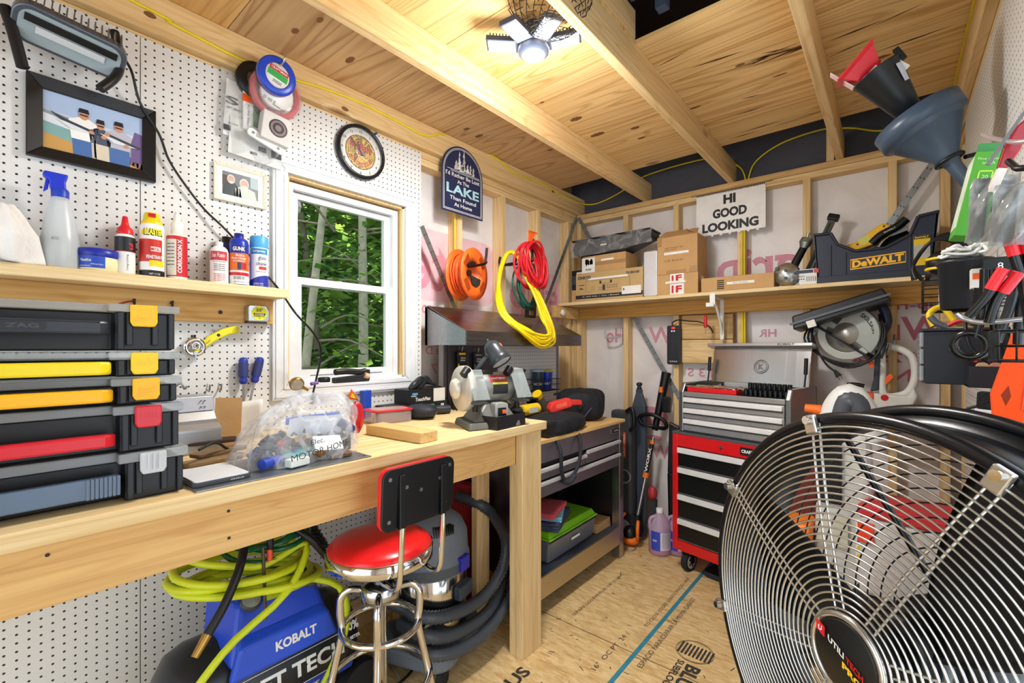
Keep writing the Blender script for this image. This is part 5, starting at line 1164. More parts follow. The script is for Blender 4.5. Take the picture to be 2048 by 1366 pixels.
MB().prism([(-.09, 0), (.05, 0), (.06, .02), (.05, .055), (-.07, .06), (-.095, .03)], -.028, .028).build('body', mat('#E0362C', .35), t, bev=.008, seg=3); MB().prism([(.04, .01), (.12, -.01), (.125, .02), (.06, .04)], -.02, .02).build('handle', mat('#C92E28', .4), t, bev=.006); MB().box(-.05, .02, -.0295, -.028, .018, .042).build('name_patch', mat('#F0604A', .4), t)
t = thing('cordless_drill', 'yellow and black cordless drill lying in the open bag', 'drill', (.40, 2.08, .985), rot=(0, 0, LW))
MB().cyl((-.09, 0, .035), (.06, 0, .035), .032, n=20).build('motor_body', mat('#E8C21E', .4), t); MB().cyl((-.10, 0, .035), (-.15, 0, .035), .026, .016, 16).build('chuck', DARK, t); MB().box(.02, .06, -.02, .02, -.05, .02).build('grip', BLACK, t, bev=.006); MB().box(-.05, .03, -.034, -.028, .02, .05).build('patch', mat('#C9C9BE', .4), t)
t = thing('battery_pack', 'black slotted battery pack at the front of the open bag', 'battery', (.60, 1.98, .9065), rot=(0, 0, LW)); MB().box(-.065, .065, -.04, .04, 0, .075).build('case', BLACK, t, bev=.006)
mb = MB(); [mb.box(-.05 + k * .016, -.042 + k * .016, -.0425, -.040, .012, .062) for k in range(7)]; mb.build('vent_rib', DARK, t); MB().box(.05, .068, -.03, .03, .0, .04).build('release', YELLOW, t, bev=.003)
t = thing('flashlight', 'grey and yellow work torch poking out of the bag', 'torch', (.30, 2.33, 1.03), rot=(.3, -.75, 1.2)); MB().cyl((0, 0, -.06), (0, 0, .05), .022, .026, 14).build('barrel', mat('#55585C', .4), t); MB().cyl((0, 0, .05), (0, 0, .085), .026, .032, 14).build('head', YELLOW, t)
t = thing('angle_tool', 'yellow-nosed tool with white tape beside the battery pack', 'power tool', (.50, 1.90, .915), rot=(0, -.35, 1.0)); MB().box(-.06, .03, -.022, .022, 0, .045).build('body', mat('#3A3D48', .4), t, bev=.008); MB().box(.03, .075, -.02, .02, .005, .04).build('nose', YELLOW, t, bev=.006); MB().box(-.0605, -.03, -.0225, .0225, .002, .046).build('tape_band', WHITE, t)
# storage under the bench
t = thing('storage_tote', 'grey tote with a lime green lid on the steel bench shelf', 'tote', (.40, 2.25, .201), LW + .02)
MB().hexa([(-.24, -.165, 0), (.25, -.165, 0), (.25, .15, 0), (-.24, .15, 0)], [(-.255, -.185, .13), (.265, -.185, .13), (.265, .165, .13), (-.255, .165, .13)]).build('tub', clearmat('tote', '#777C86', .82, .25), t, bev=.012, seg=3)
MB().box(-.262, .272, -.192, .172, .131, .140).hexa([(-.252, -.182, .140), (.262, -.182, .140), (.262, .162, .140), (-.252, .162, .140)], [(-.235, -.165, .172), (.245, -.165, .172), (.245, .145, .172), (-.235, .145, .172)]).build('lid', mat('#7CC420', .35), t, bev=.006, seg=3)
MB().box(-.03, .06, -.1875, -.184, .07, .082).build('paper_tag', PAPER, t); MB().box(-.256, .266, -.187, -.184, .118, .124).build('rim', DARK, t)
def cloth(name, label, loc, w, d, th, m, rz, layers=2):
    t = thing(name, label, 'cloth', loc, rz); mb = MB()
    for k in range(layers):
        z = k * th / layers; mb.sheet(lambda u, v: (-w / 2 + w * u, -d / 2 + d * v, z + th / layers * .9 + .004 * math.sin(5 * u + 3 * v + k)), 10, 10)
    mb.build('folds', m, t, solid=th / layers * .9); return t
cloth('shop_cloth', 'navy and grey folded cloth at the bottom of the cloth pile', (.45, 2.13, .376), .26, .30, .04, mat('#3C4460', .95, bump=.2, bscale=150), .35, 3)
cloth('shop_cloth', 'pale blue folded cloth with a yellow edge in the pile', (.455, 2.12, .420), .24, .24, .022, mat('#78BFD2', .95, bump=.2, bscale=150), .5)
cloth('shop_cloth', 'coral red folded cloth on top of the pile', (.45, 2.10, .446), .25, .25, .024, mat('#D5565E', .95, bump=.2, bscale=150), .28)
for k in range(4):
    o = MB().box(-.11, .11, -.09, .09, 0, .012).build('kraft_board', CARD, bev=.001); o.location = (.46, 2.635, .201 + k * .0135); o.rotation_euler = (0, 0, .03 * k); solo(o, ('lowest kraft board of the pile beside the tote', 'second kraft board up beside the tote', 'third kraft board up beside the tote', 'top kraft board of the pile beside the tote')[k], 'board', 'kraft boards')
o = MB().prism(rr(.05, .30, .015, 4, 0, .17), -.10, .10, 'yz').build('red_case', mat('#B3161E', .4), bev=.006); o.location = (.46, 1.86, .202); solo(o, 'red case squeezed in behind the wooden bench leg', 'case')

# ---- cords and reels on the left studs
t = thing('hose_reel', 'orange round cord reel hanging open on a stud', 'cord reel', (.10, 1.865, 1.80), rot=(.0, .12, LW + .25))
ORP = mat('#F26A22', .4)
def disc(mb, y0, y1, ro, ri): mb.at(Matrix.Rotation(PI / 2, 4, 'X')).lathe([(ri, -y1), (ri, -y0), (ro, -y0), (ro, -y1), (ri, -y1)], 44, caps=False).at()
mb = MB(); disc(mb, -.052, -.046, .150, .072); mb.build('front_flange', ORP, t); mb = MB(); disc(mb, .046, .052, .150, .06); mb.build('rear_flange', ORP, t); mb = MB(); disc(mb, -.046, .046, .074, .064); mb.build('hub', ORP, t)
mb = MB(); rg = random.Random(9)
for k in range(26): mb.torus(rg.uniform(.085, .138), .0055, 36, 6, Matrix.Translation((0, rg.uniform(-.038, .038), 0)) @ Euler((PI / 2 + rg.uniform(-.05, .05), rg.uniform(-.05, .05), 0)).to_matrix().to_4x4())
mb.build('wound_cord', mat('#EE5E22', .4), t)
mb = MB()
for a in (.5, 2.3, 3.6, 5.4): mb.at(Matrix.Rotation(a, 4, 'Y')).prism([(.088, -.035), (.125, -.045), (.130, .03), (.095, .035)], -.0535, -.0515)
mb.at().build('flange_slot', mat('#A23A12', .5), t)
mb = MB().prism([(-.055 + .0, -.02), (.06, -.02), (.055, -.05), (.02, -.072), (-.03, -.068)], -.058, -.05); mb.build('label_patch', mat('#262A30', .4), t)
mb = MB().tube([(-.02, -.055, .055), (-.06, -.06, .045), (-.09, -.06, .02)], .012, 8, 4).cyl((-.075, -.065, -.015), (-.075, -.05, -.015), .018, n=16); mb.build('plug', BLACK, t)
def lhook(label, y, z, reach, up):
    o = MB().tube([(.0, y, z + .05), (.0, y, z), (reach, y, z - .005), (reach + .015, y, z + .02), (reach + .02, y + .005, z + up)], .0075, 8, 4).build('storage_hook', BLACK); return solo(o, label, 'hook')
lhook('black hook holding the orange cord reel', 1.90, 1.86, .20, .085); lhook('tall black hook holding the red jumper cables', 2.31, 1.93, .22, .14); lhook('short black hook carrying the yellow cord coil', 2.27, 1.93, .12, .05)
def coil(name, label, cat, m, r, c, ex, ez, n, top, seed, wob=.02, dy=.10, slim=1.0):
    """loops hanging from a hook at top, sagging to ex by ez"""
    rg = random.Random(seed); mb = MB()
    for k in range(n):
        w = ex * rg.uniform(.72, 1.05); h = ez * rg.uniform(.86, 1.04); off = rg.uniform(-dy / 2, dy / 2); sk = rg.uniform(-wob, wob); pts = []
        for i in range(14):
            a = 2 * PI * i / 14; s = math.sin(a); cc = math.cos(a)
            ww = w * (.62 + .38 * (1 - cc) / 2) if slim != 1.0 else w
            pts.append(Vector((c[0] + off + .012 * math.sin(2 * a + k), c[1] + ww * s + sk * (1 - cc) + top * (1 - cc) / 2, c[2] - h * (1 - cc) / 2)))
        mb.tube(pts, r, 7, 3, closed=True)
    o = mb.build(name, m); return solo(o, label, cat)
rg = random.Random(4); mb = MB()
for k in range(14):
    q = rg.uniform(0, 1); e = lambda: rg.uniform(-1, 1)
    key = [(1016, 506, .16), (1000, 545, .19), (994 + 6 * q, 590, .23), (1004 + 12 * q, 630, .31), (1040 + 14 * q, 665 - 8 * q, .385), (1078 + 6 * q, 696 - 26 * q, .40), (1104 - 6 * q, 690 - 26 * q, .405), (1111 - 18 * q, 668 - 16 * q, .40), (1098 - 16 * q, 630, .36), (1078 - 10 * q, 590, .30), (1056 - 8 * q, 545, .24), (1036, 512, .19)]
    mb.tube([ax(u + 2 * e(), v + 2 * e(), x + .016 * (q - .5) + .006 * e()) for u, v, x in key], .0088, 8, 5, closed=True)
solo(mb.build('extension_cord', mat('#F0D012', .35)), 'thick yellow extension cord coiled on a hook and hanging over the hood', 'cord')
coil('jumper_cable', 'bundle of red jumper cables looped over a tall hook', 'cable', mat('#D81E2C', .35), .0075, (.27, 2.25, 2.03), .115, .28, 13, .06, 8, .03, .08)
coil('extension_cord', 'dark green cord coil hanging behind the red cables', 'cord', mat('#0E5A46', .4), .0062, (.205, 2.31, 1.92), .12, .29, 8, .01, 12, .02, .05)
o = MB().at(rotm(ry=.35, loc=(.30, 2.215, 2.055))).prism([(-.012, -.03), (.012, -.03), (.028, .03), (-.028, .03)], -.006, .006, 'yz').prism([(-.045, .024), (.045, .024), (.04, .034), (-.04, .034)], -.006, .006, 'yz').build('cord_winder', ORANGE); solo(o, 'orange clip atop the red jumper cables', 'clip')
t = thing('cord_holder', 'black plastic cord holder plate hanging below the green cord', 'holder', (.19, 2.35, 1.60), LW); MB().prism([(-.055, -.03), (.055, -.03), (.06, .045), (-.05, .045)], -.006, .006).build('plate', BLACK, t, bev=.003); MB().box(-.022, .028, -.008, .008, -.014, .016).build('slot', mat('#6E5340', .6), t)
# yellow cables along the framing
def cable(pts, label, r=.0055): return solo(MB().tube(pts, r, 8, 6).build('electrical_cable', mat('#E4CE22', .45)), label, 'cable')
cable([(.034, -.7, 2.60)] + [ax(u, v, .034) for u, v in ((262, 0), (340, 45), (410, 82), (480, 118), (560, 150), (650, 178), (720, 205), (790, 240), (850, 271), (885, 268))] + [Vector((-.02, 1.86, 2.58))], 'yellow cable stapled along the left beam above the clock')
cable([(-.02, 2.05, 2.58)] + [ax(u, v, .034) for u, v in ((985, 312), (1030, 347), (1080, 365), (1140, 398))] + [ay(1172, 409, 3.26), ay(1200, 405, 3.28), ay(1240, 385, 3.285), ay(1290, 352, 3.285), ay(1390, 322, 3.285), ay(1440, 318, 3.285), ay(1480, 335, 3.285), ay(1492, 362, 3.285)], 'yellow cable running from the left beam across the dark gable')
cable([(-.012, 1.872, 2.38), (-.012, 1.873, 2.1), (-.012, 1.872, 1.7), (-.012, 1.874, 1.2), (-.012, 1.873, .95)], 'yellow cable dropping down the stud below the lake sign')
cable([ay(1496, 362, 3.285), ay(1510, 325, 3.285), ay(1560, 288, 3.29), ay(1640, 260, 3.29), ay(1700, 256, 3.285), ay(1780, 258, 3.285), Vector((2.20, 3.29, 2.70)), Vector((2.222, 3.1, 2.598))] + [Vector((2.222, y, 2.60)) for y in (2.9, 2.2, 1.5, .8, 0, -.6)], 'yellow cable arching over the gable to the right corner')
for k, d in enumerate((0, .014)): cable([ay(1484 + k * 5, 395, 3.228), ay(1484 + k * 5, 470, 3.228), ay(1484 + k * 5, 600, 3.228), ay(1486 + k * 4, 690, 3.228)], ('yellow cable down the stud beside the greeting sign, nearer the corner', 'yellow cable down the stud beside the greeting sign, farther from the corner')[k])

# ================================================================== BACK WALL
ZR = 1.722
t = thing('wall_shelf', 'long pine shelf on the back wall carrying boxes and the tool tote', 'shelf', (1.07, 3.1, 1.61))
MB().box(.005, 2.12, 2.95, 3.23, 1.700, ZR).build('shelf_board', wood('x', '#EAD4A6', '#D2B27A', knot=.3, seed=51), t, world=True, bev=.002)
MB().box(.04, 2.235, 3.192, 3.2335, 1.606, 1.6995).build('cleat', wood('x', '#D9A85E', '#B9803C', knot=.7, seed=52), t, world=True, bev=.002)
MB().box(.002, .040, 2.86, 3.19, 1.606, 1.695).build('side_cleat', wood('y', '#E3BE7C', '#C99752', knot=.4, seed=53), t, world=True, bev=.002)
o = MB().at(rotm(ry=PI / 2)).lathe([(.012, 0), (.014, .008), (.024, .014), (.026, .024), (.018, .030), (.001, .032)], 20).build('door_stop', WHITE); p = ax(1113, 625, .041); o.location = (.0405, 2.93, p.z); solo(o, 'round white knob screwed to the short side cleat', 'knob')
def carton(name, label, cat, x0, x1, y0, y1, z0, z1, m=CARD, rz=0.0, tape=None, lab=None):
    cx, cy = (x0 + x1) / 2, (y0 + y1) / 2; t = thing(name, label, cat, (cx, cy, z0 + .0005), rz)
    W2, D2, H = (x1 - x0) / 2, (y1 - y0) / 2, z1 - z0
    MB().box(-W2, W2, -D2, D2, 0, H).build('carton', m, t, bev=.003)
    if tape: MB().box(-W2 - .0004, W2 + .0004, -D2 - .0006, -D2 + .001, tape[0], tape[1]).build('tape', mat('#A98353', .35), t)
    if lab:
        a, b, c, d = lab; MB().box(a, b, -D2 - .0012, -D2 - .0004, c, d).build('label_strip', PAPER, t)
    return t, W2, D2, H
SX = lambda u, v, y: ay(u, v, y).x
SZ = lambda u, v, y: ay(u, v, y).z
# left pile
t, W2, D2, H = carton('cardboard_box', 'small open brown box at the far left of the back shelf', 'box', .10, .42, 2.99, 3.17, ZR, ZR + .095); MB().box(.06, .155, -D2 - .002, -D2, .0, .05).build('dark_print', DARK, t); MB().box(.02, .14, -D2 - .003, -D2 - .001, .052, .062).build('label_strip', PAPER, t)
t, W2, D2, H = carton('equipment_box', 'lower black box with white lettering at the shelf left', 'box', .10, .44, 2.99, 3.17, ZR + .096, ZR + .135, mat('#20242B', .4)); text(t, WHITE, [('ONKYO', -.07, .02, .012, .07)], y=-D2 - .001)
t, W2, D2, H = carton('equipment_box', 'dark grey box in the black pile at the shelf left', 'box', .095, .43, 2.995, 3.17, ZR + .136, ZR + .205, mat('#3D434C', .4)); MB().box(-.1, .0, -D2 - .001, -D2, .02, .028).build('label_strip', PAPER, t)
t, W2, D2, H = carton('equipment_box', 'topmost thin black box of the left pile', 'box', .10, .43, 2.99, 3.17, ZR + .206, ZR + .245, mat('#191B1F', .4)); MB().box(-.12, .1, -D2 - .001, -D2, .012, .022).build('label_strip', PAPER, t)
# receiver carton
x0, x1 = SX(1152, 604, 2.96), SX(1286, 600, 2.96); H = SZ(1200, 543, 2.96) - ZR
t, W2, D2, H = carton('receiver_box', 'tan receiver carton with printed rear panel diagram', 'box', x0, x1, 2.957, 3.17, ZR, ZR + H, mat('#BFA06C', .75))
yf = -D2 - .0008
MB().box(-W2, W2, yf - .0002, yf + .001, .018, .046).build('dark_band', mat('#2A2B2E', .6), t); MB().box(W2 - .155, W2 - .012, yf - .001, yf, .03, .085).build('shipping_label', WHITE, t)
text(t, mat('#3A3A48', .6), [('ONKYO', -W2 + .075, H - .035, .024, .11), ('TX-SR3100', W2 - .075, H - .032, .018, .10)], y=yf - .001, bold=.04); text(t, BLACK, [('B', W2 - .14, .065, .018, None), ('dts', -W2 + .05, H - .115, .014, .03), ('HDMI', -W2 + .05, H - .09, .007, .045)], y=yf - .0014, bold=.02); text(t, WHITE, [('4K  HDMI  Dolby   |   Audio  |  Bluetooth', -.06, .032, .010, .30)], y=yf - .0006)
MB().box(-W2 + .11, W2 - .11, yf - .0006, yf, H - .056, H - .042).build('label_strip', PAPER, t)
mb = MB(); a, b, c, d = -W2 + .085, W2 - .095, .068, H - .062
mb.box(a, b, yf - .0003, yf, c, c + .0015).box(a, b, yf - .0003, yf, d, d + .0015).box(a, a + .0015, yf - .0003, yf, c, d).box(b, b + .0015, yf - .0003, yf, c, d)
for k in range(5):
    for j in range(2): mb.at(rotm(loc=(.0 + k * .018, yf, .088 + j * .016))).torus(.005, .001, 12, 4, Matrix.Rotation(PI / 2, 4, 'X'))
mb.at(); mb.box(-.065, .035, yf - .0003, yf, d - .028, d - .026).box(-.065, -.05, yf - .0003, yf, d - .028, d - .006).box(.02, .035, yf - .0003, yf, d - .028, d - .006); mb.box(-.075, -.04, yf - .0003, yf, .078, .08).box(-.075, -.04, yf - .0003, yf, .092, .094).box(-.04, -.02, yf - .0003, yf, .072, .112).box(-.135, -.10, yf - .0003, yf, .10, .102).box(-.135, -.10, yf - .0003, yf, .082, .084)
mb.build('diagram_print', mat('#3A3A38', .7), t)
# box on top, wrapped part
t, W2, D2, _ = carton('cardboard_box', 'brown box with a shipping label on top of the receiver carton', 'box', x0 + .05, x0 + .40, 2.975, 3.17, ZR + H + .0005, ZR + H + .125, CARD, 0, (.05, .075)); MB().box(-W2 - .005, -W2 + .105, -D2 - .0035, -D2 - .001, -.004, .112).build('shipping_label', WHITE, t); text(t, BLACK, [('VN340', -W2 + .05, .025, .016, .05)], y=-D2 - .004, bold=.02); MB().box(-.02, .08, -D2 - .002, -D2, .078, .092).build('label_strip', PAPER, t)
mb = MB(); rg = random.Random(4)
for k in range(12): a = rg.uniform(-.03, .025); mb.box(-W2 + .05 + a, -W2 + .05 + a + rg.uniform(.006, .018), -D2 - .0042, -D2 - .0036, .05 + rg.uniform(0, .02), .085 + rg.uniform(0, .02))
mb.build('bird_print', BLACK, t)
zt = ZR + H + .127
t = thing('wrapped_panel', 'long black car part wrapped in clear film lying atop the boxes', 'car part', ((x0 + x1) / 2 + .01, 3.05, zt), rot=(0, -.0, 0))
MB().prism([(-.30, .015), (.10, .0), (.30, .075), (.31, .115), (-.29, .118), (-.32, .07)], -.08, .08).build('panel', mat('#25272C', .35), t, bev=.01); MB().box(-.31, .31, -.095, .09, .116, .130).build('edge', BLACK, t, bev=.003)
MB().sheet(lambda u, v: (-.32 + .64 * u, -.098 + .008 * math.sin(20 * u + 8 * v), .0 + .13 * v + .035 * u * u * (1 - v)), 40, 12).build('film', clearmat('wrap_film', '#E8EAEC', .18, .08, .7, 9), t); MB().box(-.06, -.01, -.108, -.106, .058, .066).build('tag', WHITE, t)
# silver case
xa, xb = SX(1287, 600, 2.96), SX(1314, 597, 2.96)
o = MB().prism(rr(xb - xa, SZ(1300, 502, 2.96) - ZR, .012, 4, 0, (SZ(1300, 502, 2.96) - ZR) / 2), -.11, .11).build('silver_case', mat('#DADCE0', .3, .4), bev=.006); o.location = ((xa + xb) / 2, 3.07, ZR + .0008); solo(o, 'upright white and silver flat case beside the receiver carton', 'case')
# two stacked cartons
xa, xb = SX(1315, 598, 2.97), SX(1390, 595, 2.97); zm = SZ(1350, 548, 2.97); zt2 = SZ(1350, 472, 2.97)
t, W2, D2, _ = carton('cardboard_box', 'lower brown box with red and white fragile tape', 'box', xa, xb + .02, 2.965, 3.19, ZR, zm, CARD)
for (za, zb) in ((.0, .07), (zm - ZR - .055, zm - ZR)): 
    MB().box(-.045, .045, -D2 - .0012, -D2 - .0002, za, zb).build('tape', WHITE, t); text(t, RED, [('F', .012, (za + zb) / 2, min(.045, (zb - za) * .7), .04)], y=-D2 - .0018, bold=.05); MB().box(-.035, -.022, -D2 - .0018, -D2 - .0012, za + .01, zb - .01).build('tape_print', RED, t)
MB().box(-.075, .055, -D2 - .003, -D2 - .0018, (zm - ZR) * .55, (zm - ZR) * .55 + .014).build('label_strip', PAPER, t); MB().box(W2, W2 + .001, -.05, .0, (zm - ZR) * .5, (zm - ZR) * .85).build('side_label', WHITE, t)
t, W2, D2, hh = carton('cardboard_box', 'upper brown box with open top flaps below the greeting sign', 'box', xa, xb + .015, 2.97, 3.17, zm + .0008, zt2, CARD, 0, None)
MB().box(-.085, .075, -D2 - .0015, -D2 - .0003, hh * .52, hh * .52 + .016).build('label_strip', PAPER, t); text(t, mat('#6E5230', .8), [('---- ------- ---', -.02, hh * .70, .004, .12), ('---- -----', -.04, hh * .65, .004, .08), ('CE RoHS', -.02, hh * .36, .012, .12)], y=-D2 - .001)
MB().hexa([(-W2, -D2, hh), (W2, -D2, hh), (W2, -D2 + .003, hh), (-W2, -D2 + .003, hh)], [(-W2 + .02, -D2 + .09, hh + .055), (W2 - .02, -D2 + .09, hh + .05), (W2 - .02, -D2 + .093, hh + .053), (-W2 + .02, -D2 + .093, hh + .058)]).build('flap', CARD, t); MB().hexa([(W2 - .003, -D2, hh), (W2, -D2, hh), (W2, D2, hh), (W2 - .003, D2, hh)], [(W2 - .08, -D2 + .01, hh + .04), (W2 - .077, -D2 + .01, hh + .043), (W2 - .077, D2, hh + .043), (W2 - .08, D2, hh + .04)]).build('flap', CARD, t)
mb = MB().box(-.07, .06, -D2 - .002, -D2, .0, .025).box(-W2 - .001, -W2 + .03, -D2 - .002, -D2, hh - .06, hh).box(W2 - .05, W2 + .001, -D2 - .002, -D2, .0, .04); mb.build('tape', mat('#A98353', .3), t)
xa, xb = SX(1402, 592, 2.955), SX(1547, 578, 2.955)
t, W2, D2, hh = carton('flat_box', 'long low brown box near the middle of the back shelf', 'box', xa, xb, 2.953, 3.15, ZR, ZR + .085, CARD, .02); MB().box(-.05, .10, -D2 - .0014, -D2 - .0003, .035, .05).build('label_strip', PAPER, t); text(t, GREY, [('PEG BOARD', .025, .0425, .008, .08)], y=-D2 - .002); mb = MB(); [mb.box(-W2 + .095, -W2 + .135, -D2 - .001, -D2, .01 + k * .012, .018 + k * .012) for k in range(5)]; mb.build('barcode', mat('#4A3A26', .7), t)
# air tool, caulking gun, small box
t = thing('rotary_hammer', 'silver round gearbox tool with a black grip standing on the shelf', 'power tool', (SX(1575, 575, 3.02), 3.02, ZR + .001), rot=(0, 0, 0))
mb = MB().at(rotm(rx=PI / 2, loc=(0, 0, .068))).lathe([(.001, -.03), (.055, -.03), (.066, -.02), (.068, .03), (.060, .045), (.001, .048)], 30); mb.build('gearbox', mat('#B4B6B4', .25, .9), t)
mb = MB(); [mb.cyl((x, -.05, z), (x, -.043, z), .010, n=10) for x, z in ((.0, .088), (.0, .045), (.045, .02), (-.045, .105))]; mb.build('bolt', mat('#3A3C3E', .4, .6), t)
mb = MB().cyl((.03, .0, .115), (.075, .02, .215), .022, .020, 16); mb.build('grip', BLACK, t); mb = MB().cyl((.075, .02, .215), (.085, .022, .245), .020, .032, 16).cyl((.085, .022, .245), (.093, .024, .27), .034, .028, 16).cyl((.093, .024, .27), (.099, .025, .30), .008, n=8); mb.build('spindle', mat('#9DA4A4', .3, .9), t)
t = thing('caulking_gun', 'long grey and black bar tool leaning on the wall behind the silver one', 'bar tool', (SX(1602, 572, 3.10), 3.10, ZR + .003), rot=(-.18, .36, 0)); MB().box(-.017, .017, -.012, .012, 0, .41).build('bar', mat('#5A5C58', .4, .4), t, bev=.003); MB().box(-.028, .028, -.02, .02, .41, .445).build('head', BLACK, t, bev=.006); MB().box(-.004, .004, -.0135, -.012, .05, .39).build('groove', DARK, t)
t, W2, D2, hh = carton('small_box', 'small white printed parts box beside the black tote', 'box', SX(1598, 578, 2.965), SX(1634, 574, 2.965), 2.96, 3.05, ZR, ZR + .085, mat('#E3E2DE', .5)); MB().box(-.055, .025, -D2 - .0008, -D2, .062, .080).build('print', mat('#2A3350', .5), t); MB().box(.028, .05, -D2 - .0008, -D2, .06, .082).build('print', mat('#C8402E', .5), t); text(t, BLACK, [('||||||', .02, .03, .028, .05), ('TIMKEN', -.035, .045, .009, .04), ('----', -.035, .03, .004, .04)], y=-D2 - .001)
# the tote
t = thing('tool_tote', 'large navy-black open tool tote with a yellow maker plate', 'tool tote', (SX(1742, 560, 2.96), 2.96 + .13, ZR + .0005), 0)
TOT = mat('#20263A', .45); W2, D2, H = .225, .125, .20
ends = [(-W2 - .004, 0), (-W2 - .02, .265), (-W2 + .055, .265), (-W2 + .085, .20), (-W2 + .16, H - .045), (W2 - .17, H - .045), (W2 - .075, .205), (W2 - .045, .29), (W2 + .03, .30), (W2 + .005, 0)]
MB().prism(ends, -D2, -D2 + .008).build('front_panel', TOT, t, bev=.003); MB().prism(ends, D2 - .008, D2).build('rear_panel', TOT, t, bev=.003); MB().hexa([(-W2 - .004, -D2, 0), (-W2 + .004, -D2, 0), (-W2 + .004, D2, 0), (-W2 - .004, D2, 0)], [(-W2 - .02, -D2, .26), (-W2 - .012, -D2, .26), (-W2 - .012, D2, .26), (-W2 - .02, D2, .26)]).build('end_panel', TOT, t); MB().hexa([(W2 - .004, -D2, 0), (W2 + .004, -D2, 0), (W2 + .004, D2, 0), (W2 - .004, D2, 0)], [(W2 + .02, -D2, .29), (W2 + .028, -D2, .29), (W2 + .028, D2, .29), (W2 + .02, D2, .29)]).build('end_panel', TOT, t); MB().box(-W2, W2, -D2, D2, .0, .008).build('floor_panel', TOT, t)
mb = MB().box(-W2 - .006, W2 + .006, -D2 - .006, -D2, 0, .035)
for x in (-W2 + .055, -W2 + .12, W2 - .075, W2 - .02): mb.box(x - .004, x + .004, -D2 - .006, -D2, .03, H - .045 if abs(x) < .15 else .20)
n = len(ends)
for k in range(1, n - 2):
    a, b = Vector((ends[k][0], -D2 - .004, ends[k][1])), Vector((ends[k + 1][0], -D2 - .004, ends[k + 1][1])); mb.cyl(a, b, .008, n=8)
mb.build('ribs', mat('#232836', .45), t, bev=.002)
MB().prism([(-.085, .058), (.135, .072), (.135, .127), (-.085, .113)], -D2 - .0022, -D2 - .001).build('maker_plate', mat('#F2B41E', .4), t); MB().prism([(-.083, .064), (.133, .078), (.133, .121), (-.083, .107)], -D2 - .0030, -D2 - .0022).build('maker_band', mat('#2B3140', .45), t)
text(t, mat('#F5B920', .4), [('DeWALT', .025, .0928, .038, .205)], y=-D2 - .0036, bold=.05, skew=.067)
t2 = thing('info_card', None, None); bpy.data.objects.remove(t2)
MB().box(W2 - .062, W2 - .002, -D2 - .009, -D2 - .0065, .05, .195).build('info_card', mat('#D9B61E', .4), t); MB().box(W2 - .0615, W2 - .0025, -D2 - .0098, -D2 - .0091, .178, .1945).build('card_head', BLACK, t); MB().box(W2 - .0615, W2 - .0025, -D2 - .0098, -D2 - .0091, .085, .148).build('card_photo', mat('#A9ABAA', .5, var=.3), t); text(t, YELLOW, [('DeWALT', W2 - .032, .186, .009, .05)], y=-D2 - .0104, bold=.03)
tp = t.location.copy()
t = thing('cordless_saw', 'yellow and black cutting saw lying in the open tote', 'saw', tp + Vector((-.05, .02, .175)), rot=(0, -.32, .0))
MB().prism([(-.12, .02), (-.05, .055), (.02, .05), (.06, .075), (.13, .095), (.16, .065), (.14, .03), (.07, .005), (.0, .005), (-.08, -.02)], -.035, .035).build('body', mat('#F2BC1C', .4), t, bev=.01, seg=3); MB().box(.14, .21, -.02, .02, .015, .06).build('slide_arm', mat('#A9ABA8', .3, .8), t); MB().prism([(-.10, -.02), (-.03, .005), (-.02, -.02)], -.0365, .0365).build('grip_opening', BLACK, t); MB().box(.01, .06, -.0365, -.035, .02, .06).build('rating_label', mat('#D9CF5A', .5), t); mb = MB(); [mb.cyl((x, -.038, z), (x, -.034, z), .005, n=8) for x, z in ((-.09, .025), (.0, .035), (.07, .03), (.13, .075))]; mb.build('screw', DARK, t)
t = thing('saw_blade_pair', 'black round saw blade standing at the back of the tote', 'blade', tp + Vector((.125, .04, .155)), rot=(0, 0, 0)); mb = MB().at(rotm(rx=PI / 2)).lathe([(.001, 0), (.10, 0), (.10, .004), (.001, .004)], 40); mb.build('blade', mat('#191B1E', .35), t); mb = MB(); mb.torus(.075, .002, 36, 4, Matrix.Translation((0, -.004, 0)) @ Matrix.Rotation(PI / 2, 4, 'X')); mb.build('ring_groove', DARK, t)
t = thing('blade_cover', 'black curved saw handle rising out of the tote', 'handle', tp + Vector((.06, -.02, .24)), rot=(0, -.42, 0)); MB().tube([(-.07, 0, -.01), (-.02, 0, .01), (.05, 0, .015), (.10, 0, .03)], .020, 12, 5).build('grip', BLACK, t); text(t, WHITE, [('DeWALT', .02, .012, .008, .05)], y=-.0212)
t = thing('square', 'thin perforated rule', 'rule'); bpy.data.objects.remove(t)

# greeting sign: flip-letter sheet
t = thing('hanging_sign', 'white flip-chart sign with three lines of bold black greeting', 'sign', (1.175, 3.226, 2.275), 0)
MB().box(-.212, .212, -.004, 0, -.14, .135).build('sheet', mat('#F1F1F0', .5), t)
mb = MB(); [mb.torus(.007, .0012, 8, 4, Matrix.Translation((-.205 + k * .0105, -.003, .137)) @ Matrix.Rotation(PI / 2, 4, 'Y')) for k in range(40)]; mb.cyl((-.25, -.002, .145), (.25, -.002, .145), .0015, n=5); mb.build('wire_binding', BLACK, t)
mb = MB(); [mb.box(-.17 + k * .055, -.155 + k * .055, -.004, 0, -.15, -.1402) for k in range(7)]; mb.build('tear_tab', WHITE, t)
text(t, mat('#121318', .5), [('HI', 0, .085, .062, .075), ('GOOD', 0, -.003, .062, .21), ('LOOKING', 0, -.09, .062, .345)], y=-.0046, bold=.05, name='sign_lettering')

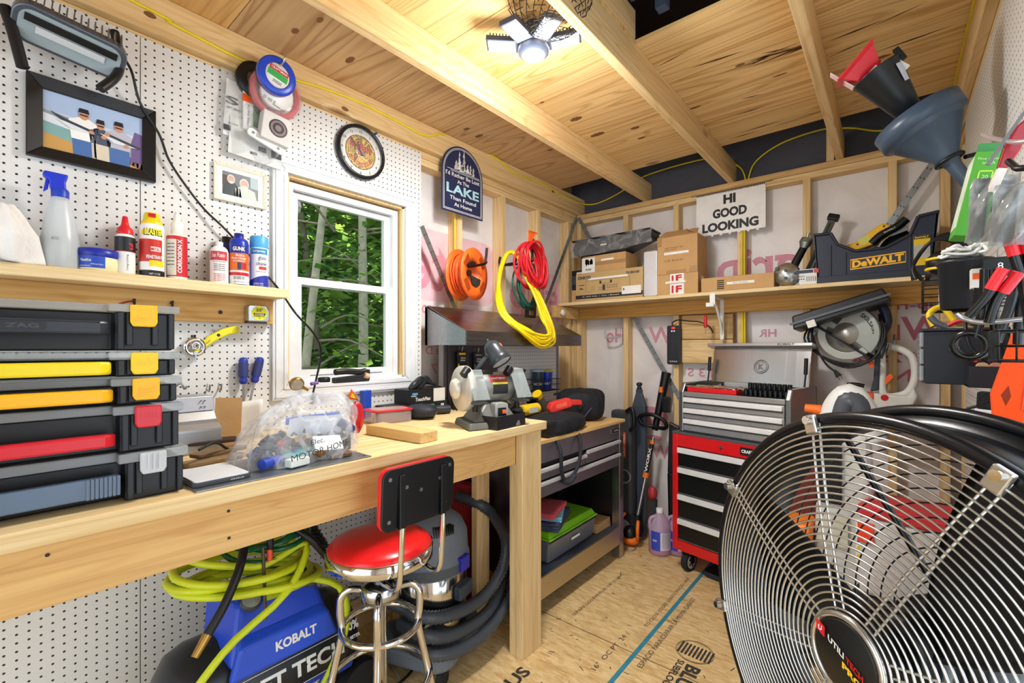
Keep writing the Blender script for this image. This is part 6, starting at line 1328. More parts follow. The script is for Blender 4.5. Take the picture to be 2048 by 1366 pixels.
# under the back shelf
o = MB().tube([(0, 0, .02), (.0, 0, .0), (0, -.01, -.04), (-.035, -.05, -.05), (-.10, -.055, -.052), (-.108, -.055, -.03), (-.110, -.055, .01)], .007, 8, 4).build('wall_hook', mat('#B9BBC0', .4, .3)); p = ay(1243, 662, 3.233); o.location = p; solo(o, 'grey utility hook screwed into a stud left of the metal strap', 'hook')
t = thing('power_strip', 'tall black power strip with a red switch on the back wall', 'power strip', (SX(1347, 690, 3.19), 3.215, SZ(1347, 690, 3.19)), 0)
MB().prism(rr(.092, .275, .012, 4), -.03, 0).build('body', mat('#1E222B', .45), t, bev=.004); mb = MB()
for k in range(6):
    for x in (-.026, .024): z = .075 - k * .034; mb.box(x - .009, x - .006, -.0308, -.030, z - .006, z + .006).box(x + .006, x + .009, -.0308, -.03, z - .006, z + .006).cyl((x, -.0308, z - .009), (x, -.03, z - .009), .003, n=6)
mb.build('outlet', mat('#07080A', .6), t); MB().box(-.012, .014, -.034, -.030, .112, .128).build('switch', mat('#D6382A', .4, emit=.6), t, bev=.002); mb = MB().cyl((-.010, -.031, .098), (-.010, -.0302, .098), .004, n=8).cyl((.006, -.031, .098), (.006, -.0302, .098), .004, n=8); mb.build('indicator', mat('#E6E4FF', emit=2.0), t); mb = MB(); [mb.box(-.024 + k * .014, -.016 + k * .014, -.0308, -.03, -.118, -.112) for k in range(4)]; mb.build('usb_port', WHITE, t)
MB().tube([(-.01, -.015, .137), (-.01, -.016, .158), (.03, -.016, .175), (.10, -.014, .165), (.18, -.014, .155), (.24, -.010, .12), (.26, -.01, .08)], .0045, 8, 5).build('cord', BLACK, t)
t = thing('shelf_bracket', 'white curved shelf bracket under the back shelf', 'bracket', (SX(1444, 640, 3.19), 3.2, 1.699), 0)
MB().box(-.012, .012, -.012, .0, -.27, .0).build('wall_leg', WHITE, t, bev=.002); MB().box(-.012, .012, -.24, -.012, -.012, .0).build('shelf_leg', WHITE, t, bev=.002); MB().tube([(0, -.006, -.24), (-.0, -.05, -.16), (0, -.14, -.06), (0, -.215, -.016)], .008, 8, 6).build('brace', WHITE, t)
o = MB().box(-.016, .016, -.004, 0, -.075, .0).box(-.030, .016, -.03, 0, -.085, -.072).box(-.030, .012, -.032, -.028, -.085, -.06).build('hook_clip', WHITE, bev=.002); o.location = (SX(1425, 600, 2.95), 2.949, 1.712); solo(o, 'small white hook clipped on the shelf front edge', 'hook')
# ================================================================== CORNER TOOLS, CHESTS, FLOOR
def P(u, v, y): return ay(u, v, y)
# floor jack handle, black tool case, trimmers, blower tube in the corner
t = thing('jack_handle', 'tall slate grey jack handle standing in the back left corner', 'jack', (.47, 3.10, 0))
a, b = P(1277, 1070, 3.10), P(1278, 770, 3.14)
MB().hexa([(a.x - .05, 3.09, .02), (a.x + .05, 3.09, .02), (a.x + .05, 3.13, .02), (a.x - .05, 3.13, .02)], [(a.x - .05, 3.10, .95), (a.x + .05, 3.10, .95), (a.x + .05, 3.14, .95), (a.x - .05, 3.14, .95)]).hexa([(a.x - .05, 3.10, .95), (a.x + .05, 3.10, .95), (a.x + .05, 3.14, .95), (a.x - .05, 3.14, .95)], [(b.x - .016, 3.12, 1.05), (b.x + .026, 3.12, 1.05), (b.x + .026, 3.15, 1.05), (b.x - .016, 3.15, 1.05)]).hexa([(b.x - .016, 3.12, 1.05), (b.x + .026, 3.12, 1.05), (b.x + .026, 3.15, 1.05), (b.x - .016, 3.15, 1.05)], [(b.x - .016, 3.12, b.z - .03), (b.x + .026, 3.12, b.z - .03), (b.x + .026, 3.15, b.z - .03), (b.x - .016, 3.15, b.z - .03)]).build('lever', mat('#3F4753', .45), t, world=True, bev=.003)
MB().lathe([(.016, b.z - .03), (.020, b.z - .02), (.012, b.z - .012), (.020, b.z), (.022, b.z + .012), (.010, b.z + .02)], 14, (b.x + .005, 3.135, 0)).build('knob', DARK, t, world=True)
t = thing('tool_case', 'tall black carry case with an orange name strip beside the steel bench', 'case', (.52, 3.0, 0))
MB().box(.44, .60, 2.97, 3.06, .12, .93).build('shell', mat('#3A3C40', .5, var=.1), t, world=True, bev=.02, seg=3); MB().box(.535, .56, 2.966, 2.970, .60, .78).build('name_strip', mat('#D9542A', .5), t, world=True); MB().tube([(.57, 2.96, .93), (.62, 2.95, .95), (.63, 2.95, .84), (.60, 2.96, .80)], .014, 8, 4).build('carry_handle', BLACK, t, world=True); MB().cyl((.55, 2.96, .12), (.55, 3.06, .12), .10, n=24).build('wheel', RUBBER, t, world=True); MB().cyl((.55, 2.957, .12), (.55, 2.96, .12), .05, n=20).build('wheel_cover', GREY, t, world=True); mb = MB(); mb.torus(.045, .006, 20, 6, Matrix.Translation((.55, 2.968, .47)) @ Matrix.Rotation(PI / 2, 4, 'X')); mb.build('emblem_ring', GREY, t, world=True)
o = text(t, WHITE, [('CRAFTSMAN', 0, 0, .015, .15)], fn=lambda x, z: (.5475 - .52 - z, 2.9655 - 3.0, .69 + x))
def trimmer(label, foot, top, hcol, name, lean_head=True):
    t = thing('string_trimmer', label, 'string trimmer', (foot.x, foot.y, 0)); L = lambda q: foot.lerp(top, q)
    MB().tube([L(.09), L(.40), L(.62)], .0125, 12).build('shaft', mat('#B5B7BA', .25, .9), t, world=True)
    MB().tube([L(.02), L(.10), L(.17)], .022, 12).build('lower_sleeve', BLACK, t, world=True); MB().tube([L(.40), L(.58)], .0150, 12).build('label_sleeve', DARK, t, world=True)
    MB().tube([L(.385), L(.415)], .021, 12).tube([L(.58), L(.60)], .017, 12).build('collar', hcol, t, world=True)
    MB().tube([L(.66), L(.74), L(.82), L(.93), L(1.0)], .026, 12, 3, taper=lambda q: .8 + .5 * q).build('upper_handle', BLACK, t, world=True)
    c = L(.70); mb = MB(); d = (top - foot).normalized()
    mb.tube([c + Vector((-.02, -.02, -.02)), c + Vector((-.085, -.05, .0)), c + Vector((-.095, -.06, .05)), c + Vector((.0, -.07, .07)), c + Vector((.085, -.06, .03)), c + Vector((.08, -.04, -.02))], .014, 8, 5, closed=True); mb.build('loop_handle', BLACK, t, world=True)
    q = L(.90); MB().box(q.x - .012, q.x + .012, q.y - .045, q.y - .02, q.z - .02, q.z + .02).build('switch', hcol, t, world=True, bev=.004); MB().box(L(.81).x + .02, L(.81).x + .075, L(.81).y - .02, L(.81).y + .02, L(.81).z - .05, L(.81).z + .06).build('battery', BLACK, t, world=True, bev=.006)
    h = foot + Vector((0, -.02, .085)); mb = MB().ell(h, (.05, .06, .055), 18, 10); mb.build('motor_head', BLACK, t, world=True); mb = MB().lathe([(.045, .02), (.056, .03), (.060, .055), (.048, .075)], 24, (h.x, h.y, 0)); mb.build('head_cover', hcol, t, world=True)
    mb = MB().tube([h + Vector((-.05, -.02, .03)), h + Vector((-.045, -.05, .10)), h + Vector((-.03, -.02, .14))], .010, 8, 4).tube([h + Vector((.06, -.02, -.02)), h + Vector((.075, -.05, .05)), h + Vector((.065, -.02, .10)), h + Vector((.05, 0, .05))], .011, 8, 4, closed=True); mb.build('flower_guard', hcol, t, world=True); mb = MB().tube([h + Vector((-.05, -.05, -.075)), h + Vector((-.03, -.09, -.078)), h + Vector((.05, -.09, -.078)), h + Vector((.06, -.04, -.075))], .003, 6, 3); mb.build('wire_guard', STEEL, t, world=True)
    ang = math.atan2(d.x, d.z); c2 = L(.49)
    text(t, WHITE, [(name, 0, 0, .020, .17)], fn=lambda x, z: (c2.x - foot.x + x * math.sin(ang) - z * math.cos(ang), c2.y - foot.y + x * d.y - .017, c2.z + x * math.cos(ang)), bold=.03)
trimmer('grey and orange string trimmer leaning in the corner left of the red chest', Vector((.60, 2.98, 0)), P(1333, 745, 3.19), mat('#F0761E', .4), 'WORX')
t = thing('blower_tube', 'black plastic blower tube standing behind the pink jug', 'tube', (.86, 3.12, 0)); MB().hexa([(.82, 3.08, .0), (.93, 3.08, .0), (.93, 3.16, .0), (.82, 3.16, .0)], [(.80, 3.10, .52), (.91, 3.10, .52), (.91, 3.17, .52), (.80, 3.17, .52)]).build('lower_tube', BLACK, t, world=True, bev=.02, seg=3); MB().hexa([(.805, 3.10, .515), (.905, 3.10, .515), (.905, 3.165, .515), (.805, 3.165, .515)], [(.81, 3.12, .86), (.88, 3.12, .83), (.88, 3.16, .83), (.81, 3.16, .86)]).build('upper_tube', BLACK, t, world=True, bev=.008)
o = MB().ell((0, 0, .05), (.035, .03, .05), 16, 10).build('red_fitting', mat('#B0353A', .4)); o.location = (.70, 3.10, .30); o2 = MB().box(-.02, .02, -.02, .02, 0, .30).build('garden_stake', mat('#3A3D42', .5)); o2.location = (.70, 3.12, 0); solo(o, 'dull red fitting on a dark stake behind the trimmer', 'fitting'); solo(o2, 'dark stake standing behind the trimmer head', 'stake')
# pink fluid jugs
def jug(loc, label, rz):
    t = thing('fluid_jug', label, 'jug', loc, rz)
    MB().lathe([(.066, 0), (.073, .006), (.074, .16), (.070, .185), (.046, .235), (.024, .262), (.021, .27)], 30).build('bottle', clearmat('jug_plastic', '#EBD3EC', .45, .25), t); MB().lathe([(.001, .003), (.064, .003), (.071, .008), (.0722, .045), (.001, .046)], 30).build('fluid', mat('#D13FA0', .2), t); MB().lathe([(.0706, .045), (.0708, .15), (.001, .152)], 30).build('fluid_haze', clearmat('fluid_pale', '#C99AD8', .5, .1), t)
    MB().lathe([(.024, .268), (.025, .294), (.020, .297), (.001, .297)], 20).build('cap', WHITE, t); MB().tube([(-.03, -.01, .245), (-.062, -.02, .235), (-.070, -.02, .19), (-.062, -.02, .15)], .011, 8, 4).build('handle', clearmat('jug_plastic', '#EBD3EC', .45, .25), t)
    mb = MB(); band(mb, .0742, -1.0, -.15, .035, .16, 8); mb.build('label', mat('#2F46B8', .4), t); mb = MB(); band(mb, .0744, -.12, .95, .04, .155, 10); mb.build('label_text_panel', mat('#D9D4E4', .5), t); text(t, GREY, [('---- ---- -----', .03, .145 - k * .008, .003, .055) for k in range(12)], fn=bend(.0750)); text(t, WHITE, [('-50', -.05, .10, .014, .035)], fn=bend(.0748), bold=.02)
jug((.80, 2.985, .001), 'big clear jug of pink fluid standing on the floor by the red chest', .55); jug((.90, 3.06, .001), 'second pink fluid jug half hidden behind the front one', .4)

# red rolling chest with the stainless chest on top
CZR = math.atan2(-.07, .32); cw, cdp = .66, .40
CF = Vector((.948, 2.816, 0)); ex = Vector((math.cos(CZR), math.sin(CZR), 0))
t = thing('tool_chest', 'red rolling tool chest with black drawers on casters', 'tool chest', CF + ex * cw / 2, CZR)
W2 = cw / 2; RP = mat('#D0141A', .3, coat=.3); z0, z1 = .13, .845
MB().box(-W2, W2, .02, cdp, z0, z1).build('cabinet', RP, t, bev=.004)
mb = MB().box(-W2, -W2 + .035, 0, .03, z0, z1).box(W2 - .035, W2, 0, .03, z0, z1).box(-W2 + .035, W2 - .035, 0, .03, z0, z0 + .06).box(-W2 + .035, W2 - .035, 0, .03, z1 - .075, z1); mb.build('face_frame', RP, t, bev=.003)
MB().box(-W2, W2, -.003, cdp, z1, z1 + .014).build('top_mat', mat('#4A4E52', .6), t, bev=.003)
MB().cyl((-.02, -.004, z1 - .038), (-.02, .0, z1 - .038), .011, n=16).build('lock', CHROME, t); MB().box(.09, .22, -.005, .0, z1 - .058, z1 - .016).build('name_plate', mat('#1A1B1D', .3), t, bev=.001); text(t, WHITE, [('CRAFTSMAN', .155, z1 - .037, .018, .115)], y=-.0056, bold=.04)
za = z0 + .065
for zb in (.285, .435, .585, .705):
    pass
zs = [(z0 + .065, .325), (.330, .475), (.480, .640), (.645, .762)]
for a, b in zs:
    d = MB().box(-W2 + .038, W2 - .038, .006, .03, a, b).build('drawer', mat('#0E1012', .3), t, bev=.002); MB().box(-W2 + .038, W2 - .038, -.012, .008, b - .032, b).build('drawer_pull', mat('#E2E3E4', .4, .2), d, bev=.003); MB().box(-W2 + .038, W2 - .038, .003, .008, a, a + .005).build('drawer_lip', mat('#6E7276', .4, .6), d)
for sx in (-1, 1):
    for sy in (.06, cdp - .06):
        c = Vector((sx * (W2 - .075), sy, .06)); mb = MB().cyl(c + Vector((-.018, 0, 0)), c + Vector((.018, 0, 0)), .060, n=28); w = mb.build('caster_wheel', RUBBER, t, bev=.004); mb = MB().cyl(c + Vector((-.020, 0, 0)), c + Vector((.020, 0, 0)), .042, n=24); mb.build('wheel_disc', mat('#B9B4A4', .4), w); mb = MB()
        for k in range(5): aa = k * 2 * PI / 5; mb.cyl(c + Vector((-.0215, .026 * math.cos(aa), .026 * math.sin(aa))), c + Vector((.0215, .026 * math.cos(aa), .026 * math.sin(aa))), .008, n=8)
        mb.build('wheel_opening', BLACK, w); MB().box(c.x - .032, c.x + .032, c.y - .03, c.y + .03, .100, .131).box(c.x - .030, c.x - .022, c.y - .02, c.y + .02, .05, .11).box(c.x + .022, c.x + .030, c.y - .02, c.y + .02, .05, .11).build('caster_fork', BLACK, t, bev=.003)
# top chest
z0 = z1 + .0146; CC = CF + ex * cw / 2 + Vector((-.0, .0, 0)); ey = Vector((-ex.y, ex.x, 0))
t = thing('tool_chest', 'stainless top tool chest with raised lid sitting on the red chest', 'tool chest', CC + ex * .022 + ey * .015 + Vector((0, 0, z0)), CZR)
W2, H, D = .315, .255, .35
SD = mat('#4E5156', .45, .3); SSF = mat('#B4B5B7', .28, .7, var=.08)
side = [(0.0, 0), (0.0, H - .01), (.03, H + .045), (D, H + .045), (D, 0)]
for s in (-1, 1): MB().prism(side, s * W2, s * (W2 - .028), 'yz').build('side_panel', brushed('#8E9092', .35), t, bev=.006)
MB().box(-W2, W2, D - .012, D, 0, H + .045).build('back_panel', SD, t); MB().box(-W2 + .028, W2 - .028, .015, D - .012, 0, H - .035).build('case', SD, t); MB().box(-W2 + .028, W2 - .028, .0, .016, H - .035, H - .008).build('tray_front', SSF, t, bev=.002)
for a, b in ((.012, .085), (.088, .150), (.153, .215)):
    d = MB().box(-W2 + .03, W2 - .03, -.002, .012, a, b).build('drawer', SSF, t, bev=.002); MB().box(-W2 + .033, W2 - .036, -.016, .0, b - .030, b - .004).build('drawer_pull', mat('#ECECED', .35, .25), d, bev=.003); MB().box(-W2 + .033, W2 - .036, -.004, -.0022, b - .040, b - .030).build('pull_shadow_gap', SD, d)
# raised lid
lp = thing('lid', None, None, (0, D - .02, H + .03), rot=(-1.45 + 1.25, 0, 0)); lp.parent = t
MB().box(-W2 + .03, W2 - .03, -.008, .0, .0, .235).build('lid_panel', brushed('#A9AAAC', .22, 2), lp, bev=.002); MB().hexa([(-W2 + .01, -.0, .225), (W2 - .01, 0, .225), (W2 - .01, .004, .25), (-W2 + .01, .004, .25)], [(-W2 + .01, -.065, .232), (W2 - .01, -.065, .232), (W2 - .01, -.065, .252), (-W2 + .01, -.065, .252)]).build('lid_lip', SSF, lp, bev=.003)
mb = MB(); mb.torus(.040, .003, 36, 6, Matrix.Translation((.02, -.009, .115)) @ Matrix.Rotation(PI / 2, 4, 'X')); mb.torus(.030, .002, 36, 6, Matrix.Translation((.02, -.009, .115)) @ Matrix.Rotation(PI / 2, 4, 'X')); mb.build('emblem_ring', mat('#7E8082', .3, .9), lp); text(lp, mat('#77797C', .3, .8), [('K', .02, .115, .034, .034)], y=-.0095, bold=.06)
for s in (-1, 1): MB().cyl((s * (W2 - .035), D - .05, H + .20), (s * (W2 - .035), D - .06, H + .11), .010, n=10).cyl((s * (W2 - .035), D - .06, H + .11), (s * (W2 - .035), D - .09, H - .01), .005, n=8).build('gas_strut', BLACK, t)
text(lp, DARK, [('KOBALT', .17, .2425, .011, .09)], y=-.0655, bold=.03)
tl = t.location
def in_chest(x, y, z): return tl + ex * x + ey * y + Vector((0, 0, z))
o = MB().box(-.15, .15, -.05, .05, 0, .004).box(-.15, .15, -.05, -.046, 0, .028).box(-.15, .15, .046, .05, 0, .028).box(-.15, -.146, -.05, .05, 0, .028).box(.146, .15, -.05, .05, 0, .028).build('tool_tray', mat('#D21A22', .35), bev=.002); o.location = in_chest(-.12, .065, H - .007); o.rotation_euler = (0, 0, CZR); solo(o, 'bright red tray of wrenches in the open top chest', 'tray')
rg = random.Random(6)
for k in range(9):
    mb = MB().tube([(-.07, 0, 0), (.07, 0, 0)], .006, 6).cyl((.07, 0, -.004), (.085, 0, -.004), .013, n=10).cyl((-.085, 0, -.004), (-.07, 0, -.004), .011, n=8); o = mb.build('wrench', CHROME); o.location = in_chest(-.22 + .025 * k, .045 + .006 * (k % 5), H + .020 + .0035 * (k % 4)); o.rotation_euler = (0, .12 * rg.uniform(-1, 1), CZR + rg.uniform(-.25, .25)); solo(o, 'chrome wrench lying among others in the red tray', 'wrench', 'wrenches in the red tray')
for j in range(2):
    for k in range(9):
        o = MB().lathe([(.011, 0), (.0115, .004), (.0115, .034 + .012 * j), (.0105, .036 + .012 * j), (.007, .034 + .012 * j), (.007, .01)], 14, caps=False).build('socket', mat('#2B2C2E', .22, .8)); o.location = in_chest(.075 + .0255 * k, .035 + .05 * j, H - .006 + .022 * j); o.rotation_euler = (0, 0, CZR); solo(o, ('black impact socket in the front row of the open chest', 'taller black impact socket in the rear row of the open chest')[j], 'socket', ('front row of sockets', 'rear row of sockets')[j])
o = MB().box(-.13, .13, -.035, .035, 0, .018).build('socket_rail', BLACK); o.location = in_chest(.18, .085, H - .0065 ); o.rotation_euler = (0, 0, CZR); solo(o, 'black rail under the rear row of sockets', 'rail')
o = MB().box(-.09, .09, -.05, .05, 0, .06).build('clear_organizer', clearmat('organizer', '#D9DEE0', .5, .2), bev=.004); o.location = in_chest(-.02, .20, H - .007); o.rotation_euler = (0, 0, CZR); solo(o, 'clear organizer box behind the red tray in the top chest', 'box')
o = MB().box(-.08, .08, -.04, .04, 0, .055).build('pliers_pile', DARK, bev=.01); o.location = in_chest(-.21, .20, H - .007); o.rotation_euler = (0, 0, CZR); solo(o, 'dark tool roll at the left inside the open top chest', 'tool roll')
t = thing('screwdriver', 'red-handled screwdriver standing upright on the lid edge', 'screwdriver', P(1411, 668, 3.10)); MB().cyl((0, 0, 0), (0, 0, .045), .004, n=8).build('shaft', STEEL, t); MB().lathe([(.008, .040), (.011, .05), (.0115, .10), (.008, .125), (.001, .128)], 14).build('grip', mat('#D02A30', .35), t)
o = MB().prism(rr(.42, .34, .03, 4), 0, .035, 'xy').build('floor_scale', mat('#20262E', .45), bev=.008); o.location = (1.36, 2.96, .001); o.rotation_euler = (0, 0, CZR); solo(o, 'flat dark bathroom scale pushed under the red chest', 'scale')

# circular saw and black case under the shelf
t = thing('drill_case', 'black slanted case hung below the shelf at the circular saw', 'case', P(1678, 622, 3.02), rot=(0, -.31, 0)); MB().hexa([(-.22, -.10, -.035), (.22, -.10, -.035), (.22, .12, -.045), (-.22, .12, -.045)], [(-.205, -.09, .04), (.205, -.09, .04), (.205, .12, .05), (-.205, .12, .05)]).build('shell', mat('#15171B', .35), t, bev=.008); MB().box(-.225, .225, -.105, -.095, -.008, .004).build('seam_trim', mat('#55585C', .35, .5), t); MB().box(-.15, -.11, -.107, -.104, -.05, -.012).build('sticker', PAPER, t)
t = thing('circular_saw', 'grey guarded circular saw hanging on the back wall with its cord looped', 'circular saw', P(1697, 668, 3.07), rot=(0, 0, -.25))
SGR = mat('#9A9E98', .4, .4); th = .62; Rm = Matrix.Rotation(th, 4, 'Y')
mb = MB().at(Rm @ Matrix.Rotation(PI / 2, 4, 'X'))
def sector(mb, r0, r1, a0, a1, y0, y1, n=30):
    o_ = [(r1 * math.cos(a0 + (a1 - a0) * i / n), r1 * math.sin(a0 + (a1 - a0) * i / n)) for i in range(n + 1)] + [(r0 * math.cos(a1 - (a1 - a0) * i / n), r0 * math.sin(a1 - (a1 - a0) * i / n)) for i in range(n + 1)]
    return mb.prism(o_, y0, y1)
mb = MB().at(Rm); sector(mb, .05, .150, -.15, PI + .15, -.045, .0); mb.build('upper_guard', SGR, t, bev=.004)
mb = MB().at(Rm); sector(mb, .10, .138, PI + .15, 2 * PI - .15, -.03, -.015); mb.build('lower_guard', mat('#B4B6AE', .35, .5), t, bev=.002)
mb = MB().at(Rm @ Matrix.Rotation(PI / 2, 4, 'X')).lathe([(.001, .02), (.118, .02), (.118, .022), (.001, .022)], 48); mb.build('blade', mat('#C2C0BA', .35, .8), t)
mb = MB().at(Rm @ Matrix.Rotation(PI / 2, 4, 'X')).lathe([(.062, .044), (.060, .047), (.030, .049), (.026, .054), (.001, .055)], 32); mb.build('arbor', mat('#B4B2AC', .4, .8), t)
MB().at(Rm).box(-.175, .165, -.055, .05, -.045, -.036).build('base_plate', mat('#1C1E20', .4, .5), t)
MB().at(Rm).cyl((0, .0, .03), (0, .12, .03), .055, n=20).build('motor_body', BLACK, t); MB().at(Rm).tube([(-.12, .05, .05), (-.10, .05, .15), (.0, .05, .20), (.09, .05, .14), (.11, .05, .04)], .022, 10, 4).build('top_handle', mat('#1E2742', .45), t)
text(t, BLACK, [('SKILSAW', .0, .0, .022, .12)], fn=lambda x, z: tuple(Rm @ Vector((.122 * math.sin((x + .06) / .12), -.0458, (.122 + z) * math.cos((x + .06) / .12)))), bold=.03)
MB().at(Rm).box(-.13, -.06, -.0462, -.0452, .02, .09).build('warning_label', mat('#2A2B2C', .5), t)
rg = random.Random(12); mb = MB()
for k in range(3): mb.tube([(-.16, .02 - .01 * k, .10), (-.21 + .02 * k, -.02, -.02), (-.12, -.03, -.12), (.02, -.05 - .01 * k, -.16 - .01 * k), (.13, -.04, -.12), (.165 - .01 * k, -.02, .0), (.13, .02, .10)], .0055, 8, 5)
mb.tube([(-.18, -.02, .06), (-.15, -.03, -.06), (-.10, -.03, -.16), (-.06, -.03, -.20)], .0055, 8, 5).tube([(.16, .0, .05), (.165, -.02, -.06), (.15, -.03, -.13)], .0055, 8, 4); mb.build('power_cord', BLACK, t); MB().at(rotm(ry=-.6, loc=(-.045, -.03, -.215))).hexa([(-.014, -.008, -.02), (.014, -.008, -.02), (.014, .008, -.02), (-.014, .008, -.02)], [(-.006, -.006, .02), (.006, -.006, .02), (.006, .006, .02), (-.006, .006, .02)]).box(-.008, -.006, -.002, .002, -.038, -.02).box(.006, .008, -.002, .002, -.038, -.02).build('plug', BLACK, t)
# hedge trimmer on its hook
p0 = P(1772, 765, 3.12)
o = MB().tube([(-.012, .10, .09), (-.012, .02, .07), (-.012, -.03, .0), (-.010, -.05, -.02), (.0, -.055, .03)], .006, 8, 4).tube([(.018, .10, .08), (.018, .02, .06), (.018, -.02, .01), (.016, -.03, .05)], .006, 8, 4).build('wall_hook', mat('#9CA0A4', .4, .5)); o.location = P(1780, 700, 3.12); solo(o, 'grey double hook carrying the white and orange trimmer', 'hook')
t = thing('hedge_trimmer', 'white and orange petrol hand tool hanging by its loop handle', 'power tool', p0 + Vector((0, -.02, 0)))
WH = mat('#DCDDD6', .4)
def poly_loop(mb, pts, r, n=10, k=5): return mb.tube(pts, r, n, k, closed=True)
mb = MB().tube([(-.01, 0, .185), (.05, 0, .18), (.10, 0, .14), (.115, 0, .06), (.10, 0, -.02), (.06, 0, -.06), (-.01, 0, -.06), (-.015, 0, .06)], .017, 10, 5, closed=True); mb.build('loop_handle', WH, t)
MB().prism([(-.06, -.055), (.085, -.06), (.11, -.02), (.125, -.06), (.10, -.13), (.06, -.16), (-.05, -.15)], -.05, .05).build('handle_base', WH, t, bev=.012, seg=3); MB().prism([(-.065, -.05), (-.03, -.04), (-.02, .17), (-.045, .175), (-.05, .02)], -.022, .022).build('grip', mat('#343B44', .5), t, bev=.006); MB().prism([(-.035, .0), (.02, .05), (.03, .03), (.0, -.01)], -.01, .01).build('trigger', ORANGE, t); MB().prism([(-.07, .08), (-.05, .08), (-.05, .11), (-.075, .12)], -.01, .01).build('lock_lever', ORANGE, t)
MB().prism([(-.15, -.05), (-.045, -.055), (-.055, -.22), (-.13, -.22), (-.155, -.12)], -.055, .05).build('engine_cover', mat('#EE5A1E', .4), t, bev=.012, seg=3); MB().prism([(-.045, -.14), (.06, -.15), (.075, -.24), (-.05, -.24)], -.055, .05).build('fan_housing', WH, t, bev=.01, seg=3)
mb = MB(); [mb.box(-.125, -.075, -.0565, -.0550, -.155 - k * .012, -.149 - k * .012) for k in range(5)]; [mb.box(-.12 + k * .013, -.112 + k * .013, -.0565, -.055, -.122, -.112) for k in range(4)]; [mb.box(-.03, .05, -.0565, -.055, -.185 - k * .012, -.179 - k * .012) for k in range(4)]; mb.build('vent_slot', BLACK, t); MB().cyl((-.005, -.052, -.075), (-.005, -.048, -.075), .016, n=18).build('primer_cap', RED, t); MB().tube([(-.13, 0, -.05), (-.13, 0, -.02)], .008, 8).tube([(-.165, 0, -.018), (-.13, 0, -.014), (-.09, 0, -.022)], .010, 8, 3).build('starter_grip', BLACK, t); MB().ell((.10, -.02, -.18), (.03, .035, .05), 14, 8).build('exhaust', BLACK, t)

# ------------------------------------------------------------------ right wall
def rhook(label, y, z, reach, tip=.03, m=BLACK, r=.006):
    o = MB().tube([(XR - .002, y, z + .03), (XR - .004, y, z), (XR - reach * .5, y, z - .004), (XR - reach + .01, y, z), (XR - reach, y, z + tip)], r, 8, 4).build('peg_hook', m); return solo(o, label, 'hook')
def cone_funnel(name, label, base, tip, prof, m, square=False, n=36):
    base = Vector(base); tip = Vector(tip); d = (tip - base).normalized(); q = Vector((0, 0, 1)).rotation_difference(d)
    t = thing(name, label, 'funnel', base, rot=q.to_euler()); return t
S = Vector((2.139, 2.0, 1.968))
o = MB().tube([(XR, 2.06, 2.0), (2.22, 2.04, 1.985), (2.175, 2.01, 1.972)], .007, 8, 3).build('ring_hook', BLACK); mb = MB(); solo(o, 'black ring hook on the right wall holding the big funnel', 'hook')
t = cone_funnel('funnel', 'large slate grey funnel hung on the right wall', S, Vector((2.057, 2.0, 2.129)), None, None)
FU = mat('#3F4F62', .35, var=.05)
MB().lathe([(.012, -.16), (.014, -.155), (.020, -.02), (.026, .0), (.034, .005), (.034, .015), (.102, .125), (.115, .130), (.118, .180), (.113, .180), (.110, .135), (.030, .02)], 44, caps=False).build('cone', FU, t); mb = MB(); mb.torus(.034, .006, 24, 8, Matrix.Translation((0, 0, .0))); mb.build('hook_ring', BLACK, t); MB().lathe([(.016, -.05), (.018, -.19), (.012, -.20)], 16, caps=False).build('spout_tube', BLACK, t)
ax_ = (Vector((1.963, 1.95, 2.283)) - S).normalized()
t = cone_funnel('funnel', 'long black funnel standing inside the grey one', S + ax_ * .165, Vector((1.963, 1.95, 2.283)), None, None)
MB().lathe([(.012, 0), (.030, .02), (.068, .205), (.071, .207), (.066, .205), (.028, .03)], 36, caps=False).build('cone', mat('#1C2126', .35), t); MB().box(.062, .078, -.01, .01, .19, .235).build('hang_tab', mat('#1C2126', .4), t); mb = MB().sheet(lambda u, v: ((.036 + .2054 * (.09 + .06 * v)) * math.cos(-.95 + .35 * u), (.036 + .2054 * (.09 + .06 * v)) * math.sin(-.95 + .35 * u), .12 + .06 * v), 5, 3); mb.build('price_label', mat('#C9CFE0', .5, var=.2), t)
t = cone_funnel('funnel', 'small red square funnel with tags nested in the black one', S + ax_ * .335, Vector((1.876, 1.92, 2.355)), None, None)
sq = lambda r, z: [(r, -r, z), (r, r, z), (-r, r, z), (-r, -r, z)]
mb = MB(); mb.rings([[Vector(p) for p in sq(.014, 0)], [Vector(p) for p in sq(.022, .03)], [Vector(p) for p in sq(.055, .10)], [Vector(p) for p in sq(.066, .112)]], caps=False, smooth=False); mb.build('cone', mat('#E02430', .35), t, solid=.003, bev=.002); MB().box(-.02, .02, -.034, -.033, .045, .08).build('sticker', mat('#E9E2E0', .5, var=.2), t); mb = MB(); [mb.box(.038 + .0, .040, -.015 + k * .007, -.012 + k * .007, .05, .075) for k in range(5)]; mb.build('rib', RED, t); MB().box(-.055, -.053, -.03, .03, .06, .15).build('hang_tag', mat('#E8C9CC', .7), t); MB().box(.02, .06, -.03, -.028, -.03, .03).build('paper_tag', PAPER, t)
o = MB().tube([(XR, 1.33, ay(2048, 283, 1.36).z), ay(2048, 283, 1.36), ay(1995, 279, 1.44), ay(1966, 269, 1.50)], .005, 8, 4).build('peg_hook', mat('#B9A9A9', .35, .4)); solo(o, 'long pale hook on the right wall carrying the red-bladed tool', 'hook')
o = MB().tube([(XR, 1.25, ay(2048, 336, 1.27).z), ay(2048, 336, 1.27), ay(2028, 331, 1.30), ay(2017, 322, 1.32)], .006, 8, 4).build('peg_hook', BLACK); solo(o, 'black curved hook at the right wall above the hanging bags', 'hook')
